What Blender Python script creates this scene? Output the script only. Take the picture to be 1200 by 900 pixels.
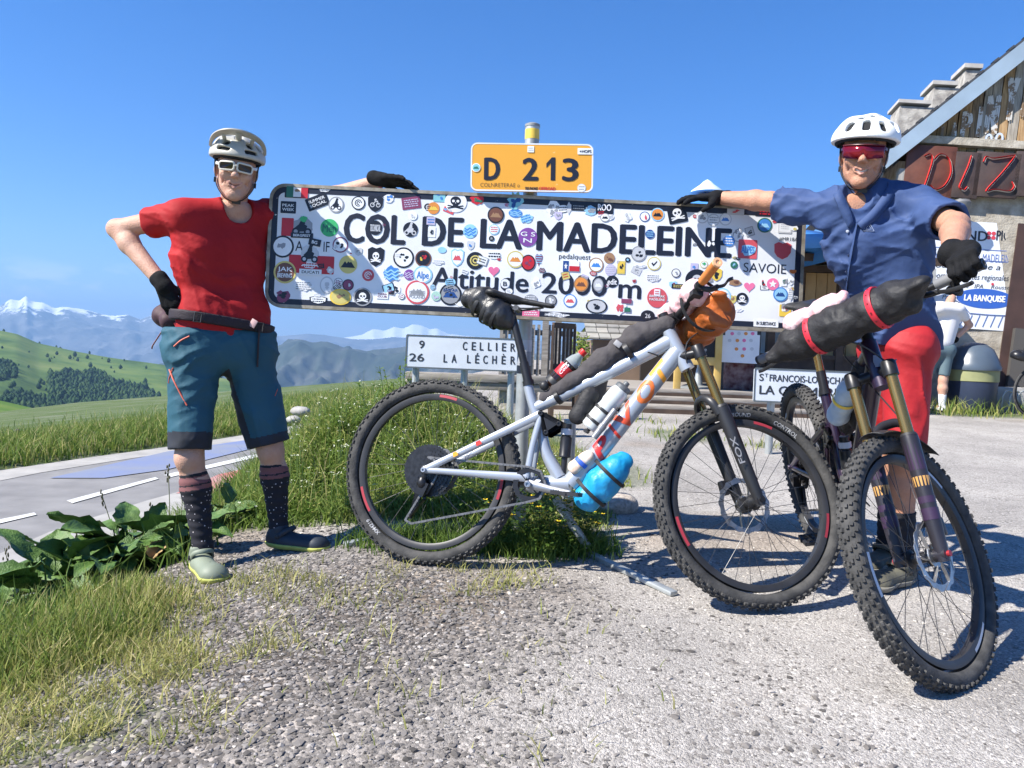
import bpy, bmesh, math, random
import numpy as np
from mathutils import Vector, Matrix
from math import radians as RAD, sin, cos, pi
for o in list(bpy.data.objects): bpy.data.objects.remove(o)
scene = bpy.context.scene
col = scene.collection
random.seed(7); RNG = np.random.default_rng(11)
# ------------------------------------------------------------ camera
ZC = 0.93
_p, _r = RAD(2.55), RAD(2.0)
F_ = Vector((0, cos(_p), -sin(_p))); _r0 = Vector((1, 0, 0)); _u0 = Vector((0, sin(_p), cos(_p)))
R_ = _r0*cos(_r) + _u0*sin(_r); U_ = _u0*cos(_r) - _r0*sin(_r)
cam = bpy.data.cameras.new('camera'); cam.sensor_width = 36; cam.lens = 27
cam.clip_start = .05; cam.clip_end = 120000
camo = bpy.data.objects.new('camera', cam); col.objects.link(camo)
camo.matrix_world = Matrix(((R_.x, U_.x, -F_.x, 0), (R_.y, U_.y, -F_.y, 0), (R_.z, U_.z, -F_.z, ZC), (0, 0, 0, 1)))
scene.camera = camo
scene.render.resolution_x, scene.render.resolution_y = 1024, 768
# ------------------------------------------------------------ sky, sun, exposure
SUN = Vector((-.69, -.31, .76)).normalized()
SUN_EL = math.asin(SUN.z); SUN_AZ = math.atan2(SUN.x, SUN.y)
world = bpy.data.worlds.new('World'); scene.world = world; world.use_nodes = True
wn, wl = world.node_tree.nodes, world.node_tree.links
wn.clear()
wo = wn.new('ShaderNodeOutputWorld'); bg = wn.new('ShaderNodeBackground'); sky = wn.new('ShaderNodeTexSky')
sky.sky_type = 'NISHITA'; sky.sun_disc = False; sky.sun_elevation = SUN_EL; sky.sun_rotation = SUN_AZ
sky.altitude = 2000; sky.air_density = 1.0; sky.dust_density = .0; sky.ozone_density = 3.5
bg.inputs['Strength'].default_value = .09
# small fair-weather clouds low over the horizon, all the way round
tc = wn.new('ShaderNodeTexCoord'); mp = wn.new('ShaderNodeMapping'); mp.inputs['Scale'].default_value = (1, 1, 2.6)
mp.inputs['Location'].default_value = (.37, .12, .05)
nz = wn.new('ShaderNodeTexNoise'); nz.inputs['Scale'].default_value = 17; nz.inputs['Detail'].default_value = 7; nz.inputs['Roughness'].default_value = .6
sx = wn.new('ShaderNodeSeparateXYZ')
band = wn.new('ShaderNodeValToRGB'); cr = band.color_ramp
cr.elements[0].position = .0; cr.elements[0].color = (0, 0, 0, 1); cr.elements[1].position = .02; cr.elements[1].color = (1, 1, 1, 1)
e = cr.elements.new(.055); e.color = (.75, .75, .75, 1); e = cr.elements.new(.085); e.color = (0, 0, 0, 1)
th = wn.new('ShaderNodeValToRGB'); th.color_ramp.elements[0].position = .49; th.color_ramp.elements[1].position = .64
mu = wn.new('ShaderNodeMath'); mu.operation = 'MULTIPLY'
mx = wn.new('ShaderNodeMixRGB'); mx.inputs[2].default_value = (7.6, 7.9, 8.3, 1)
wl.new(tc.outputs['Generated'], mp.inputs['Vector']); wl.new(mp.outputs['Vector'], nz.inputs['Vector'])
wl.new(tc.outputs['Generated'], sx.inputs[0]); wl.new(sx.outputs['Z'], band.inputs[0])
wl.new(nz.outputs['Fac'], th.inputs[0]); wl.new(th.outputs[0], mu.inputs[0]); wl.new(band.outputs[0], mu.inputs[1])
wl.new(mu.outputs[0], mx.inputs[0]); hs = wn.new('ShaderNodeHueSaturation'); hs.inputs['Saturation'].default_value = 1.36; hs.inputs['Hue'].default_value = .51; wl.new(sky.outputs[0], hs.inputs['Color'])
wl.new(hs.outputs[0], mx.inputs[1]); wl.new(mx.outputs[0], bg.inputs['Color'])
wl.new(bg.outputs[0], wo.inputs['Surface'])
sl = bpy.data.lights.new('sun', 'SUN'); sl.energy = 4.9; sl.angle = RAD(.53); sl.color = (1, .955, .88)
so = bpy.data.objects.new('sun', sl); col.objects.link(so)
so.rotation_euler = (-SUN).to_track_quat('-Z', 'Y').to_euler()
vs = scene.view_settings; vs.view_transform = 'Standard'; vs.look = 'None'; vs.gamma = 1; vs.exposure = 1.22; vs.use_curve_mapping = False

# ------------------------------------------------------------ helpers
def P(px, py, d):                       # a point d metres in front of the camera, read off the photograph
    d = float(d); px = float(px); py = float(py)
    return Vector((0, 0, ZC)) + d*(F_ + R_*((px-600)/900) - U_*((py-450)/900))
def V(*a): return Vector(a if len(a) > 1 else a[0])
_m = {}
def mat(name, c, rough=.6, metal=0., var=.0, vscale=8., bump=0., bscale=60., spec=.5, c2=None, detail=5., coat=0., trans=0., alpha=1., stretch=None, emit=None, sss=0.):
    if name in _m: return _m[name]
    m = bpy.data.materials.new(name); m.use_nodes = True; N, L = m.node_tree.nodes, m.node_tree.links
    b = N['Principled BSDF']; c = tuple(c)+(1,)
    b.inputs['Base Color'].default_value = c; b.inputs['Roughness'].default_value = rough; b.inputs['Metallic'].default_value = metal
    b.inputs['Specular IOR Level'].default_value = spec; b.inputs['Coat Weight'].default_value = coat
    b.inputs['Transmission Weight'].default_value = trans; b.inputs['Alpha'].default_value = alpha
    if sss: b.inputs['Subsurface Weight'].default_value = sss; b.inputs['Subsurface Radius'].default_value = (.012, .005, .003); b.inputs['Subsurface Scale'].default_value = 1
    vec = None
    if var or c2 or bump:
        t = N.new('ShaderNodeTexCoord'); vec = t.outputs['Object']
        if stretch:
            k = N.new('ShaderNodeMapping'); k.inputs['Scale'].default_value = stretch; L.new(vec, k.inputs['Vector']); vec = k.outputs['Vector']
    if var or c2:
        n = N.new('ShaderNodeTexNoise'); n.inputs['Scale'].default_value = vscale; n.inputs['Detail'].default_value = detail; L.new(vec, n.inputs['Vector'])
        r = N.new('ShaderNodeValToRGB'); r.color_ramp.elements[0].position = .32; r.color_ramp.elements[1].position = .68
        if c2: r.color_ramp.elements[0].color = c; r.color_ramp.elements[1].color = tuple(c2)+(1,)
        else:
            r.color_ramp.elements[0].color = tuple(max(0, x*(1-var)) for x in c[:3])+(1,)
            r.color_ramp.elements[1].color = tuple(min(1, x*(1+var)) for x in c[:3])+(1,)
        L.new(n.outputs['Fac'], r.inputs[0]); L.new(r.outputs[0], b.inputs['Base Color'])
    if bump:
        n = N.new('ShaderNodeTexNoise'); n.inputs['Scale'].default_value = bscale; n.inputs['Detail'].default_value = 4; L.new(vec, n.inputs['Vector'])
        bp = N.new('ShaderNodeBump'); bp.inputs['Strength'].default_value = bump; bp.inputs['Distance'].default_value = .01
        L.new(n.outputs['Fac'], bp.inputs['Height']); L.new(bp.outputs[0], b.inputs['Normal'])
    _m[name] = m; return m
def link(o, parent=None):
    col.objects.link(o)
    if parent is not None: o.parent = parent
    return o
def tag(o, label=None, cat=None, group=None, kind=None):
    if label: o['label'] = label
    if cat: o['category'] = cat
    if group: o['group'] = group
    if kind: o['kind'] = kind
    return o
def empty(name, loc=(0, 0, 0), M=None):
    o = bpy.data.objects.new(name, None); o.empty_display_size = .05
    if M is not None: o.matrix_world = M
    else: o.location = loc
    return link(o)
def frame_of(d, up=None):
    d = Vector(d).normalized(); up = Vector(up) if up is not None else (Vector((0, 0, 1)) if abs(d.z) < .95 else Vector((1, 0, 0)))
    a = up.cross(d).normalized(); return a, d.cross(a).normalized(), d
class MB:
    def __init__(s): s.v = []; s.f = []; s.m = []; s.cm = 0
    def add(s, vs, fs):
        o = len(s.v); s.v += [tuple(v) for v in vs]; s.f += [tuple(i+o for i in f) for f in fs]; s.m += [s.cm]*len(fs); return s
    def box(s, c, sz, M=None, taper=1.):
        c = Vector(c); hx, hy, hz = [x/2 for x in sz]; vs = []
        for z in (-1, 1):
            k = taper if z > 0 else 1
            for x, y in ((-1, -1), (1, -1), (1, 1), (-1, 1)):
                p = Vector((x*hx*k, y*hy*k, z*hz)); vs.append(c + (M @ p if M is not None else p))
        return s.add(vs, [(3, 2, 1, 0), (4, 5, 6, 7), (0, 1, 5, 4), (1, 2, 6, 5), (2, 3, 7, 6), (3, 0, 4, 7)])
    def tube(s, pts, r, n=10, caps=True, sq=1., up=None, closed=False):
        pts = [Vector(p) for p in pts]; k = len(pts)
        rs = list(r) if hasattr(r, '__len__') else [r]*k
        vs = []; a = None
        for i, p in enumerate(pts):
            if closed: d = pts[(i+1) % k]-pts[i-1]
            else: d = pts[min(i+1, k-1)]-pts[max(i-1, 0)]
            d.normalize()
            if a is None: a, b, _ = frame_of(d, up)
            else:
                a = (a - d*a.dot(d)).normalized(); b = d.cross(a)
            ri = rs[i]; ra, rb = ri if hasattr(ri, '__len__') else (ri, ri*sq)
            for j in range(n):
                t = 2*pi*j/n; vs.append(p + a*ra*cos(t) + b*rb*sin(t))
        fs = []
        for i in range(k if closed else k-1):
            i2 = (i+1) % k
            for j in range(n): fs.append((i*n+j, i*n+(j+1) % n, i2*n+(j+1) % n, i2*n+j))
        if caps and not closed: fs.append(tuple(range(n-1, -1, -1))); fs.append(tuple((k-1)*n+j for j in range(n)))
        return s.add(vs, fs)
    def lathe(s, prof, n=24, c=(0, 0, 0), axis=(0, 0, 1), up=None, closed=False):
        c = Vector(c); a, b, d = frame_of(axis, up); vs = []
        for r, h in prof:
            for j in range(n):
                t = 2*pi*j/n; vs.append(c + d*h + (a*cos(t)+b*sin(t))*r)
        fs = []; k = len(prof)
        for i in range(k if closed else k-1):
            i2 = (i+1) % k
            for j in range(n): fs.append((i*n+j, i*n+(j+1) % n, i2*n+(j+1) % n, i2*n+j))
        if not closed:
            if prof[0][0] > 1e-4: fs.append(tuple(range(n-1, -1, -1)))
            if prof[-1][0] > 1e-4: fs.append(tuple((k-1)*n+j for j in range(n)))
        return s.add(vs, fs)
    def ball(s, c, r, n=12, M=None):
        r = r if hasattr(r, '__len__') else (r, r, r); c = Vector(c); vs = []; fs = []; k = max(5, n//2)
        for i in range(1, k):
            t = pi*i/k
            for j in range(n):
                q = Vector((r[0]*sin(t)*cos(2*pi*j/n), r[1]*sin(t)*sin(2*pi*j/n), r[2]*cos(t))); vs.append(c+(M @ q if M is not None else q))
        q = Vector((0, 0, r[2])); vs.append(c+(M @ q if M is not None else q)); vs.append(c-(M @ q if M is not None else q))
        for i in range(k-2):
            for j in range(n): fs.append((i*n+j, (i+1)*n+j, (i+1)*n+(j+1) % n, i*n+(j+1) % n))
        T = len(vs)-2
        for j in range(n): fs.append((T, j, (j+1) % n)); fs.append((T+1, (k-2)*n+(j+1) % n, (k-2)*n+j))
        return s.add(vs, fs)
    def prism(s, poly, o, a, b, h):        # polygon in the a,b axes at o, pushed along a x b by h
        o, a, b = Vector(o), Vector(a), Vector(b); nrm = a.cross(b).normalized(); n = len(poly)
        lo = [o+a*x+b*y for x, y in poly]; hi = [p+nrm*h for p in lo]
        return s.add(lo+hi, [tuple(range(n-1, -1, -1)), tuple(range(n, 2*n))]+[(i, (i+1) % n, n+(i+1) % n, n+i) for i in range(n)])
    def mesh(s, name, mats):
        me = bpy.data.meshes.new(name); me.from_pydata(s.v, [], s.f)
        for m in (mats if isinstance(mats, (list, tuple)) else [mats]): me.materials.append(m)
        if any(s.m): me.polygons.foreach_set('material_index', s.m)
        return me
    def build(s, name, mats, parent=None, smooth=True, M=None, bevel=0, angle=40):
        me = s.mesh(name, mats)
        if bevel or smooth:
            bm = bmesh.new(); bm.from_mesh(me)
            if bevel:
                es = [e for e in bm.edges if len(e.link_faces) == 2 and e.calc_face_angle(0) > RAD(50)]
                bmesh.ops.bevel(bm, geom=es, offset=bevel, segments=2, affect='EDGES', profile=.5, clamp_overlap=True)
            for f in bm.faces: f.smooth = True
            for e in bm.edges:
                if len(e.link_faces) == 2 and e.calc_face_angle(0) > RAD(angle): e.smooth = False
            bm.to_mesh(me); bm.free()
        o = bpy.data.objects.new(name, me); link(o, parent)
        if M is not None: o.matrix_world = M
        return o
def npmesh(name, v, f, mats, parent=None, smooth=True, midx=None):
    me = bpy.data.meshes.new(name); v = np.asarray(v, np.float32); f = np.asarray(f, np.int32); k = f.shape[1]
    me.vertices.add(len(v)); me.vertices.foreach_set('co', v.ravel())
    me.loops.add(f.size); me.loops.foreach_set('vertex_index', f.ravel())
    me.polygons.add(len(f)); me.polygons.foreach_set('loop_start', np.arange(0, f.size, k, dtype=np.int32)); me.polygons.foreach_set('loop_total', np.full(len(f), k, np.int32))
    for m in (mats if isinstance(mats, (list, tuple)) else [mats]): me.materials.append(m)
    if midx is not None: me.polygons.foreach_set('material_index', np.asarray(midx, np.int32))
    me.polygons.foreach_set('use_smooth', np.full(len(f), smooth)); me.update(calc_edges=True)
    return link(bpy.data.objects.new(name, me), parent)
def grid_faces(nx, ny):
    i = np.arange(nx-1)[:, None]*ny + np.arange(ny-1)[None]; i = i.ravel()
    return np.stack([i, i+ny, i+ny+1, i+1], 1)
def catmull(pts, n=6):
    pts = [Vector(p) for p in pts]; q = [pts[0]*2-pts[1]]+pts+[pts[-1]*2-pts[-2]]; out = []
    for i in range(1, len(q)-2):
        for j in range(n):
            t = j/n; a, b, c, d = q[i-1:i+3]
            out.append(.5*((2*b)+(c-a)*t+(2*a-5*b+4*c-d)*t*t+(3*b-a-3*c+d)*t**3))
    return out+[pts[-1]]
# value noise on numpy arrays
_perm = np.random.default_rng(5).permutation(4096); _val = np.random.default_rng(6).random(4096)
def vnoise(x, y, z=None):
    x = np.asarray(x, float); y = np.asarray(y, float); z = np.zeros_like(x) if z is None else np.asarray(z, float)
    xi, yi, zi = np.floor(x).astype(int), np.floor(y).astype(int), np.floor(z).astype(int)
    fx, fy, fz = x-xi, y-yi, z-zi; fx, fy, fz = [t*t*(3-2*t) for t in (fx, fy, fz)]
    def h(a, b, c): return _val[_perm[(_perm[(_perm[a & 4095]+b) & 4095]+c) & 4095]]
    r = 0
    for dx in (0, 1):
        for dy in (0, 1):
            for dz in (0, 1):
                r = r + h(xi+dx, yi+dy, zi+dz)*(fx if dx else 1-fx)*(fy if dy else 1-fy)*(fz if dz else 1-fz)
    return r
def fbm(x, y, z=None, o=4, ridged=False):
    s, a, t = 0, .5, 0
    for k in range(o):
        n = vnoise(x*2**k+k*17.3, y*2**k-k*9.1, None if z is None else z*2**k)
        if ridged: n = 1-np.abs(2*n-1)
        s = s+a*n; t += a; a *= .5
    return s/t
# signed distance toolkit: fields on a grid, meshed with surface nets
def sstep(x, a, b): t = np.clip((x-a)/(b-a), 0, 1); return t*t*(3-2*t)
class SDF:
    def __init__(s, lo, hi, h):
        s.lo = np.array(lo, float); s.h = h; s.n = np.maximum(3, np.ceil((np.array(hi)-s.lo)/h).astype(int)+1); s.g = np.full(s.n, .2, np.float32)
    def sub(s, lo, hi):
        a = np.clip(np.floor((np.array(lo)-s.lo)/s.h).astype(int), 0, s.n); b = np.clip(np.ceil((np.array(hi)-s.lo)/s.h).astype(int)+1, 0, s.n)
        sl_ = tuple(slice(i, j) for i, j in zip(a, b)); ax = [s.lo[k]+s.h*np.arange(a[k], b[k]) for k in range(3)]
        return sl_, np.meshgrid(*ax, indexing='ij', sparse=True)
    def _op(s, sl_, d, k, op):
        g = s.g[sl_]
        if g.size == 0: return s
        if op == 'u':
            if k > 0:
                h = np.clip(.5+.5*(g-d)/k, 0, 1); r = g+(d-g)*h-k*h*(1-h)
            else: r = np.minimum(g, d)
        else:
            if k > 0:
                h = np.clip(.5-.5*(g+d)/k, 0, 1); r = g+(-d-g)*h+k*h*(1-h)
            else: r = np.maximum(g, -d)
        s.g[sl_] = r; return s
    def cone(s, a, b, ra, rb=None, k=.02, op='u', m=.05, flat=None):
        rb = ra if rb is None else rb; a, b = np.array(a, float), np.array(b, float); R = max(ra, rb)+m+k
        sl_, (X, Y, Z) = s.sub(np.minimum(a, b)-R, np.maximum(a, b)+R); d = b-a; L2 = d@d+1e-12
        px, py, pz = X-a[0], Y-a[1], Z-a[2]; t = np.clip((px*d[0]+py*d[1]+pz*d[2])/L2, 0, 1)
        qx, qy, qz = px-t*d[0], py-t*d[1], pz-t*d[2]
        if flat is not None:              # flat=(axis, factor): squash the section along the axis
            n = np.array(flat[0], float); n /= np.linalg.norm(n); w = qx*n[0]+qy*n[1]+qz*n[2]; e = w*(1/flat[1]-1)
            qx, qy, qz = qx+e*n[0], qy+e*n[1], qz+e*n[2]
        return s._op(sl_, np.sqrt(qx**2+qy**2+qz**2)-(ra+(rb-ra)*t), k, op)
    def ell(s, c, r, M=None, k=.02, op='u', m=.05):
        c = np.array(c, float); r = np.array(r, float); R = r.max()+m+k; sl_, (X, Y, Z) = s.sub(c-R, c+R)
        x, y, z = X-c[0], Y-c[1], Z-c[2]
        if M is not None:
            M = np.array(M); x, y, z = [M[0, i]*x+M[1, i]*y+M[2, i]*z for i in range(3)]
        q = np.sqrt((x/r[0])**2+(y/r[1])**2+(z/r[2])**2); q2 = np.sqrt((x/r[0]**2)**2+(y/r[1]**2)**2+(z/r[2]**2)**2)
        return s._op(sl_, q*(q-1)/np.maximum(q2, 1e-6), k, op)
    def box(s, c, hs, M=None, k=.0, op='u', rnd=.0, m=.05):
        c = np.array(c, float); R = np.linalg.norm(hs)+m+k; sl_, (X, Y, Z) = s.sub(c-R, c+R); x, y, z = X-c[0], Y-c[1], Z-c[2]
        if M is not None:
            M = np.array(M); x, y, z = [M[0, i]*x+M[1, i]*y+M[2, i]*z for i in range(3)]
        q = [np.abs(w)-(hh-rnd) for w, hh in zip((x, y, z), hs)]
        d = np.sqrt(sum(np.maximum(w, 0)**2 for w in q))+np.minimum(np.maximum(np.maximum(q[0], q[1]), q[2]), 0)-rnd
        return s._op(sl_, d, k, op)
    def cut(s, p, n, k=0.):               # remove everything on the side n points to
        p, n = np.array(p, float), np.array(n, float); n /= np.linalg.norm(n); sl_, (X, Y, Z) = s.sub(s.lo, s.lo+s.h*s.n)
        d = -((X-p[0])*n[0]+(Y-p[1])*n[1]+(Z-p[2])*n[2]); return s._op(sl_, d+0*s.g, k, 's')
    def disp(s, f):
        sl_, (X, Y, Z) = s.sub(s.lo, s.lo+s.h*s.n); near = np.abs(s.g) < .06
        i = np.nonzero(near); x = s.lo[0]+s.h*i[0]; y = s.lo[1]+s.h*i[1]; z = s.lo[2]+s.h*i[2]; s.g[i] -= f(x, y, z).astype(np.float32); return s
    def nets(s):
        g = s.g; neg = g < 0; c = [g[a:g.shape[0]-1+a, b:g.shape[1]-1+b, d:g.shape[2]-1+d] for a in (0, 1) for b in (0, 1) for d in (0, 1)]
        nn = sum((x < 0).astype(np.int8) for x in c); act = (nn > 0) & (nn < 8); idx = np.full(act.shape, -1, np.int64); ai = np.nonzero(act); N = len(ai[0]); idx[ai] = np.arange(N)
        vals = [x[ai] for x in c]; off = [(a, b, d) for a in (0, 1) for b in (0, 1) for d in (0, 1)]
        acc = np.zeros((N, 3)); cnt = np.zeros(N)
        for i in range(8):
            for j in range(i+1, 8):
                df = [off[j][k]-off[i][k] for k in range(3)]
                if sum(map(abs, df)) != 1: continue
                a, b = vals[i], vals[j]; mk = (a < 0) != (b < 0); t = np.where(mk, a/np.where(mk, a-b, 1), 0)
                p = np.array(off[i])[None]+t[:, None]*np.array(df)[None]; acc += p*mk[:, None]; cnt += mk
        v = (np.stack(ai, 1)+acc/cnt[:, None])*s.h+s.lo; fs = []
        for axk in range(3):
            sa = [slice(None)]*3; sb = [slice(None)]*3; sa[axk] = slice(0, -1); sb[axk] = slice(1, None)
            A, B = neg[tuple(sa)], neg[tuple(sb)]; ch = A != B; u, w = [k for k in range(3) if k != axk]
            I = np.nonzero(ch); ok = (I[u] > 0) & (I[w] > 0) & (I[u] < g.shape[u]-1) & (I[w] < g.shape[w]-1); I = [x[ok] for x in I]; fl = A[tuple(I)]
            def at(du, dw):
                q = [x.copy() for x in I]; q[u] = q[u]-du; q[w] = q[w]-dw; return idx[tuple(q)]
            q = np.stack([at(1, 1), at(0, 1), at(0, 0), at(1, 0)], 1)
            if axk == 1: q = q[:, ::-1]
            q = np.where(fl[:, None], q, q[:, ::-1]); fs.append(q[(q >= 0).all(1)])
        return v, np.concatenate(fs)
    def build(s, name, mats, parent=None, smooth=2):
        v, f = s.nets(); v = relax(v, f, smooth); return npmesh(name, v, f, mats, parent)
def relax(v, f, it=2):
    for _ in range(it):
        acc = np.zeros_like(v); cnt = np.zeros(len(v))
        for a, b in ((0, 1), (1, 2), (2, 3), (3, 0)):
            np.add.at(acc, f[:, a], v[f[:, b]]); np.add.at(acc, f[:, b], v[f[:, a]]); np.add.at(cnt, f[:, a], 1); np.add.at(cnt, f[:, b], 1)
        v = v*.5+.5*acc/np.maximum(cnt, 1)[:, None]
    return v
_tc = {}
def text_mesh(s, size, bold=0., xs=1., shear=0., align='LEFT', res=3):
    key = (s, size, bold, xs, shear, align)
    if key in _tc: return _tc[key]
    cu = bpy.data.curves.new('lettering', 'FONT'); cu.body = s; cu.size = size; cu.offset = bold; cu.shear = shear; cu.align_x = align; cu.resolution_u = res; cu.fill_mode = 'FRONT'
    o = bpy.data.objects.new('lettering', cu); col.objects.link(o); bpy.context.view_layer.update()
    me = bpy.data.meshes.new_from_object(o.evaluated_get(bpy.context.evaluated_depsgraph_get())); bpy.data.objects.remove(o)
    v = np.array([(x.co.x*xs, x.co.y) for x in me.vertices]); f = [tuple(p.vertices) for p in me.polygons]
    _tc[key] = (v, f); return v, f
def text_on(mb, s, o, a, b, h, bold=0., xs=1., shear=0., align='LEFT', fit=None, lift=.0006, size=None):
    """lettering whose capital height is h on the plane o,a,b; fit = full width"""
    if not s.strip(): return
    if bold > .018:
        e_ = bold*h/.729
        for i, (dx, dy) in enumerate(((-e_, 0), (e_, 0), (0, e_*.5), (0, -e_*.5))): text_on(mb, s, Vector(o)+Vector(a).normalized()*(dx+(e_ if align == 'LEFT' else 0))+Vector(b).normalized()*dy, a, b, h, .0, xs, shear, align, fit-2*e_ if fit else None, lift+.00012*i)
        return
    size = h/.729; v, f = text_mesh(s, 1., bold, 1., shear, 'LEFT'); v = v*size; x0, x1 = v[:, 0].min(), v[:, 0].max()
    k = (fit/(x1-x0)) if fit else xs; X = (v[:, 0]-x0)*k; W = (x1-x0)*k
    X = X-(W/2 if align == 'CENTER' else W if align == 'RIGHT' else 0)
    o, a, b = Vector(o), Vector(a).normalized(), Vector(b).normalized(); n = a.cross(b)
    mb.add([o+a*float(x)+b*float(y)+n*lift for x, y in zip(X, v[:, 1])], f)
# ------------------------------------------------------------ terrain
HZ = lambda px: 389+.035*px
BANK = np.array([(-2.3, -4), (-1.95, 0), (-1.75, 1.5), (-1.58, 2.4), (-1.32, 3.2), (-1.2, 3.8), (-1.35, 4.5), (-1.4, 5.5), (-1.3, 7), (-1.2, 9.5), (-1.0, 14), (-.4, 24), (0, 60)])
ROADZ = -.87
FAR_E = [(-7.6, -4), (-7.4, 2), (-7.05, 7), (-6.59, 9.88), (-6.19, 11.1), (-5.6, 12.65), (-5.1, 14.3), (-4.4, 17.5), (-3.7, 24), (-3.2, 40)]
NEAR_E = [(-3.5, -4), (-3.55, 2), (-3.6, 4.5), (-3.72, 5.6), (-3.8, 7.0), (-3.6, 8.5), (-3.2, 10.2), (-2.8, 12), (-2.4, 14.3), (-1.6, 19), (-1.0, 26), (-.6, 40)]
def interp_x(line, y): a = np.array(line); return np.interp(y, a[:, 1], a[:, 0])
def gz(x, y):
    x = np.asarray(x, float); y = np.asarray(y, float)
    base = np.where(y < 4, .045*(y-1.6), .108+.033*(np.minimum(y, 12)-4))
    base = base+.012*(fbm(x*1.3+5, y*1.3, o=3)-.5)*2
    m = np.exp(-(np.maximum(np.abs(x+.70)-.36, 0)/.40)**2)*sstep(y, 3.4, 5.1)*(1-sstep(y, 5.3, 7.2))
    m = m*(.37+.16*(fbm(x*2.1, y*2.1+3, o=3)-.5))
    z = base+m-.125*np.maximum(-.62-x, 0)*(x > -4)*(1-sstep(y, 4, 6))
    s = (interp_x(BANK, y)-x)
    z = z+(ROADZ-.035-z)*sstep(s, 0, 1.75)
    s2 = interp_x(FAR_E, y)-x                     # beyond the road
    z = z+np.where(s2 > 0, .10*sstep(s2, 0, .7)-.11*np.maximum(s2-1.6, 0), 0)
    return z
def gzf(x, y): return float(gz(np.array([x]), np.array([y]))[0])
def GP(px, py, it=30):                  # where the view ray through a pixel meets the ground
    d = 3.
    lo, hi = .8, 60.
    f = lambda d: P(px, py, d).z-gzf(*P(px, py, d)[:2])
    ds = np.linspace(lo, 25, 240)
    for a, b in zip(ds[:-1], ds[1:]):
        if f(b) <= 0:
            for _ in range(20):
                m_ = (a+b)/2
                if f(m_) > 0: a = m_
                else: b = m_
            return P(px, py, b)
    return P(px, py, 25)
def grassmask(x, y):
    x = np.asarray(x, float); y = np.asarray(y, float); n = fbm(x*3+1, y*3+7, o=4); s = interp_x(BANK, y)-x
    g = sstep(y, 3.45, 3.75)*np.exp(-(np.maximum(np.abs(x+.45)-.75, 0)/.25)**2)*(y < 8)                    # mound
    g = np.maximum(g, sstep(s, -.05, .3)*(1-sstep(interp_x(NEAR_E, y)+.25-x, 0, .5))*1.0)                     # bank
    g = np.maximum(g, np.where(interp_x(FAR_E, y)-x > .15, 1, 0))
    e = lambda cx, cy, rx, ry: np.exp(-(((x-cx)/rx)**2+((y-cy)/ry)**2)**2)
    g = np.maximum(g, e(-1.75, 2.45, .75, .55)); g = np.maximum(g, .55*e(-1.1, 2.25, .35, .38)); g = np.maximum(g, .62*e(-1.15, 1.9, .4, .25))
    g = np.maximum(g, .75*e(-.12, 3.28, .55, .17)); g = np.maximum(g, .3*e(-.3, 2.9, .35, .22)); g = np.maximum(g, .95*e(.16, 3.3, .26, .2))
    g = np.maximum(g, .55*e(.75, 5.1, .22, .6)); g = np.maximum(g, .75*e(1.55, 7.0, .35, .5)); g = np.maximum(g, .9*e(6.2, 9.9, 1.9, .4)); g = np.maximum(g, .7*e(2.3, 6.5, .5, .25))
    return np.clip(g*1.25-.55+(n-.5)*1.1+.3*g, 0, 1)*(g > .08)
def nodes(m): return m.node_tree.nodes, m.node_tree.links
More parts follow.
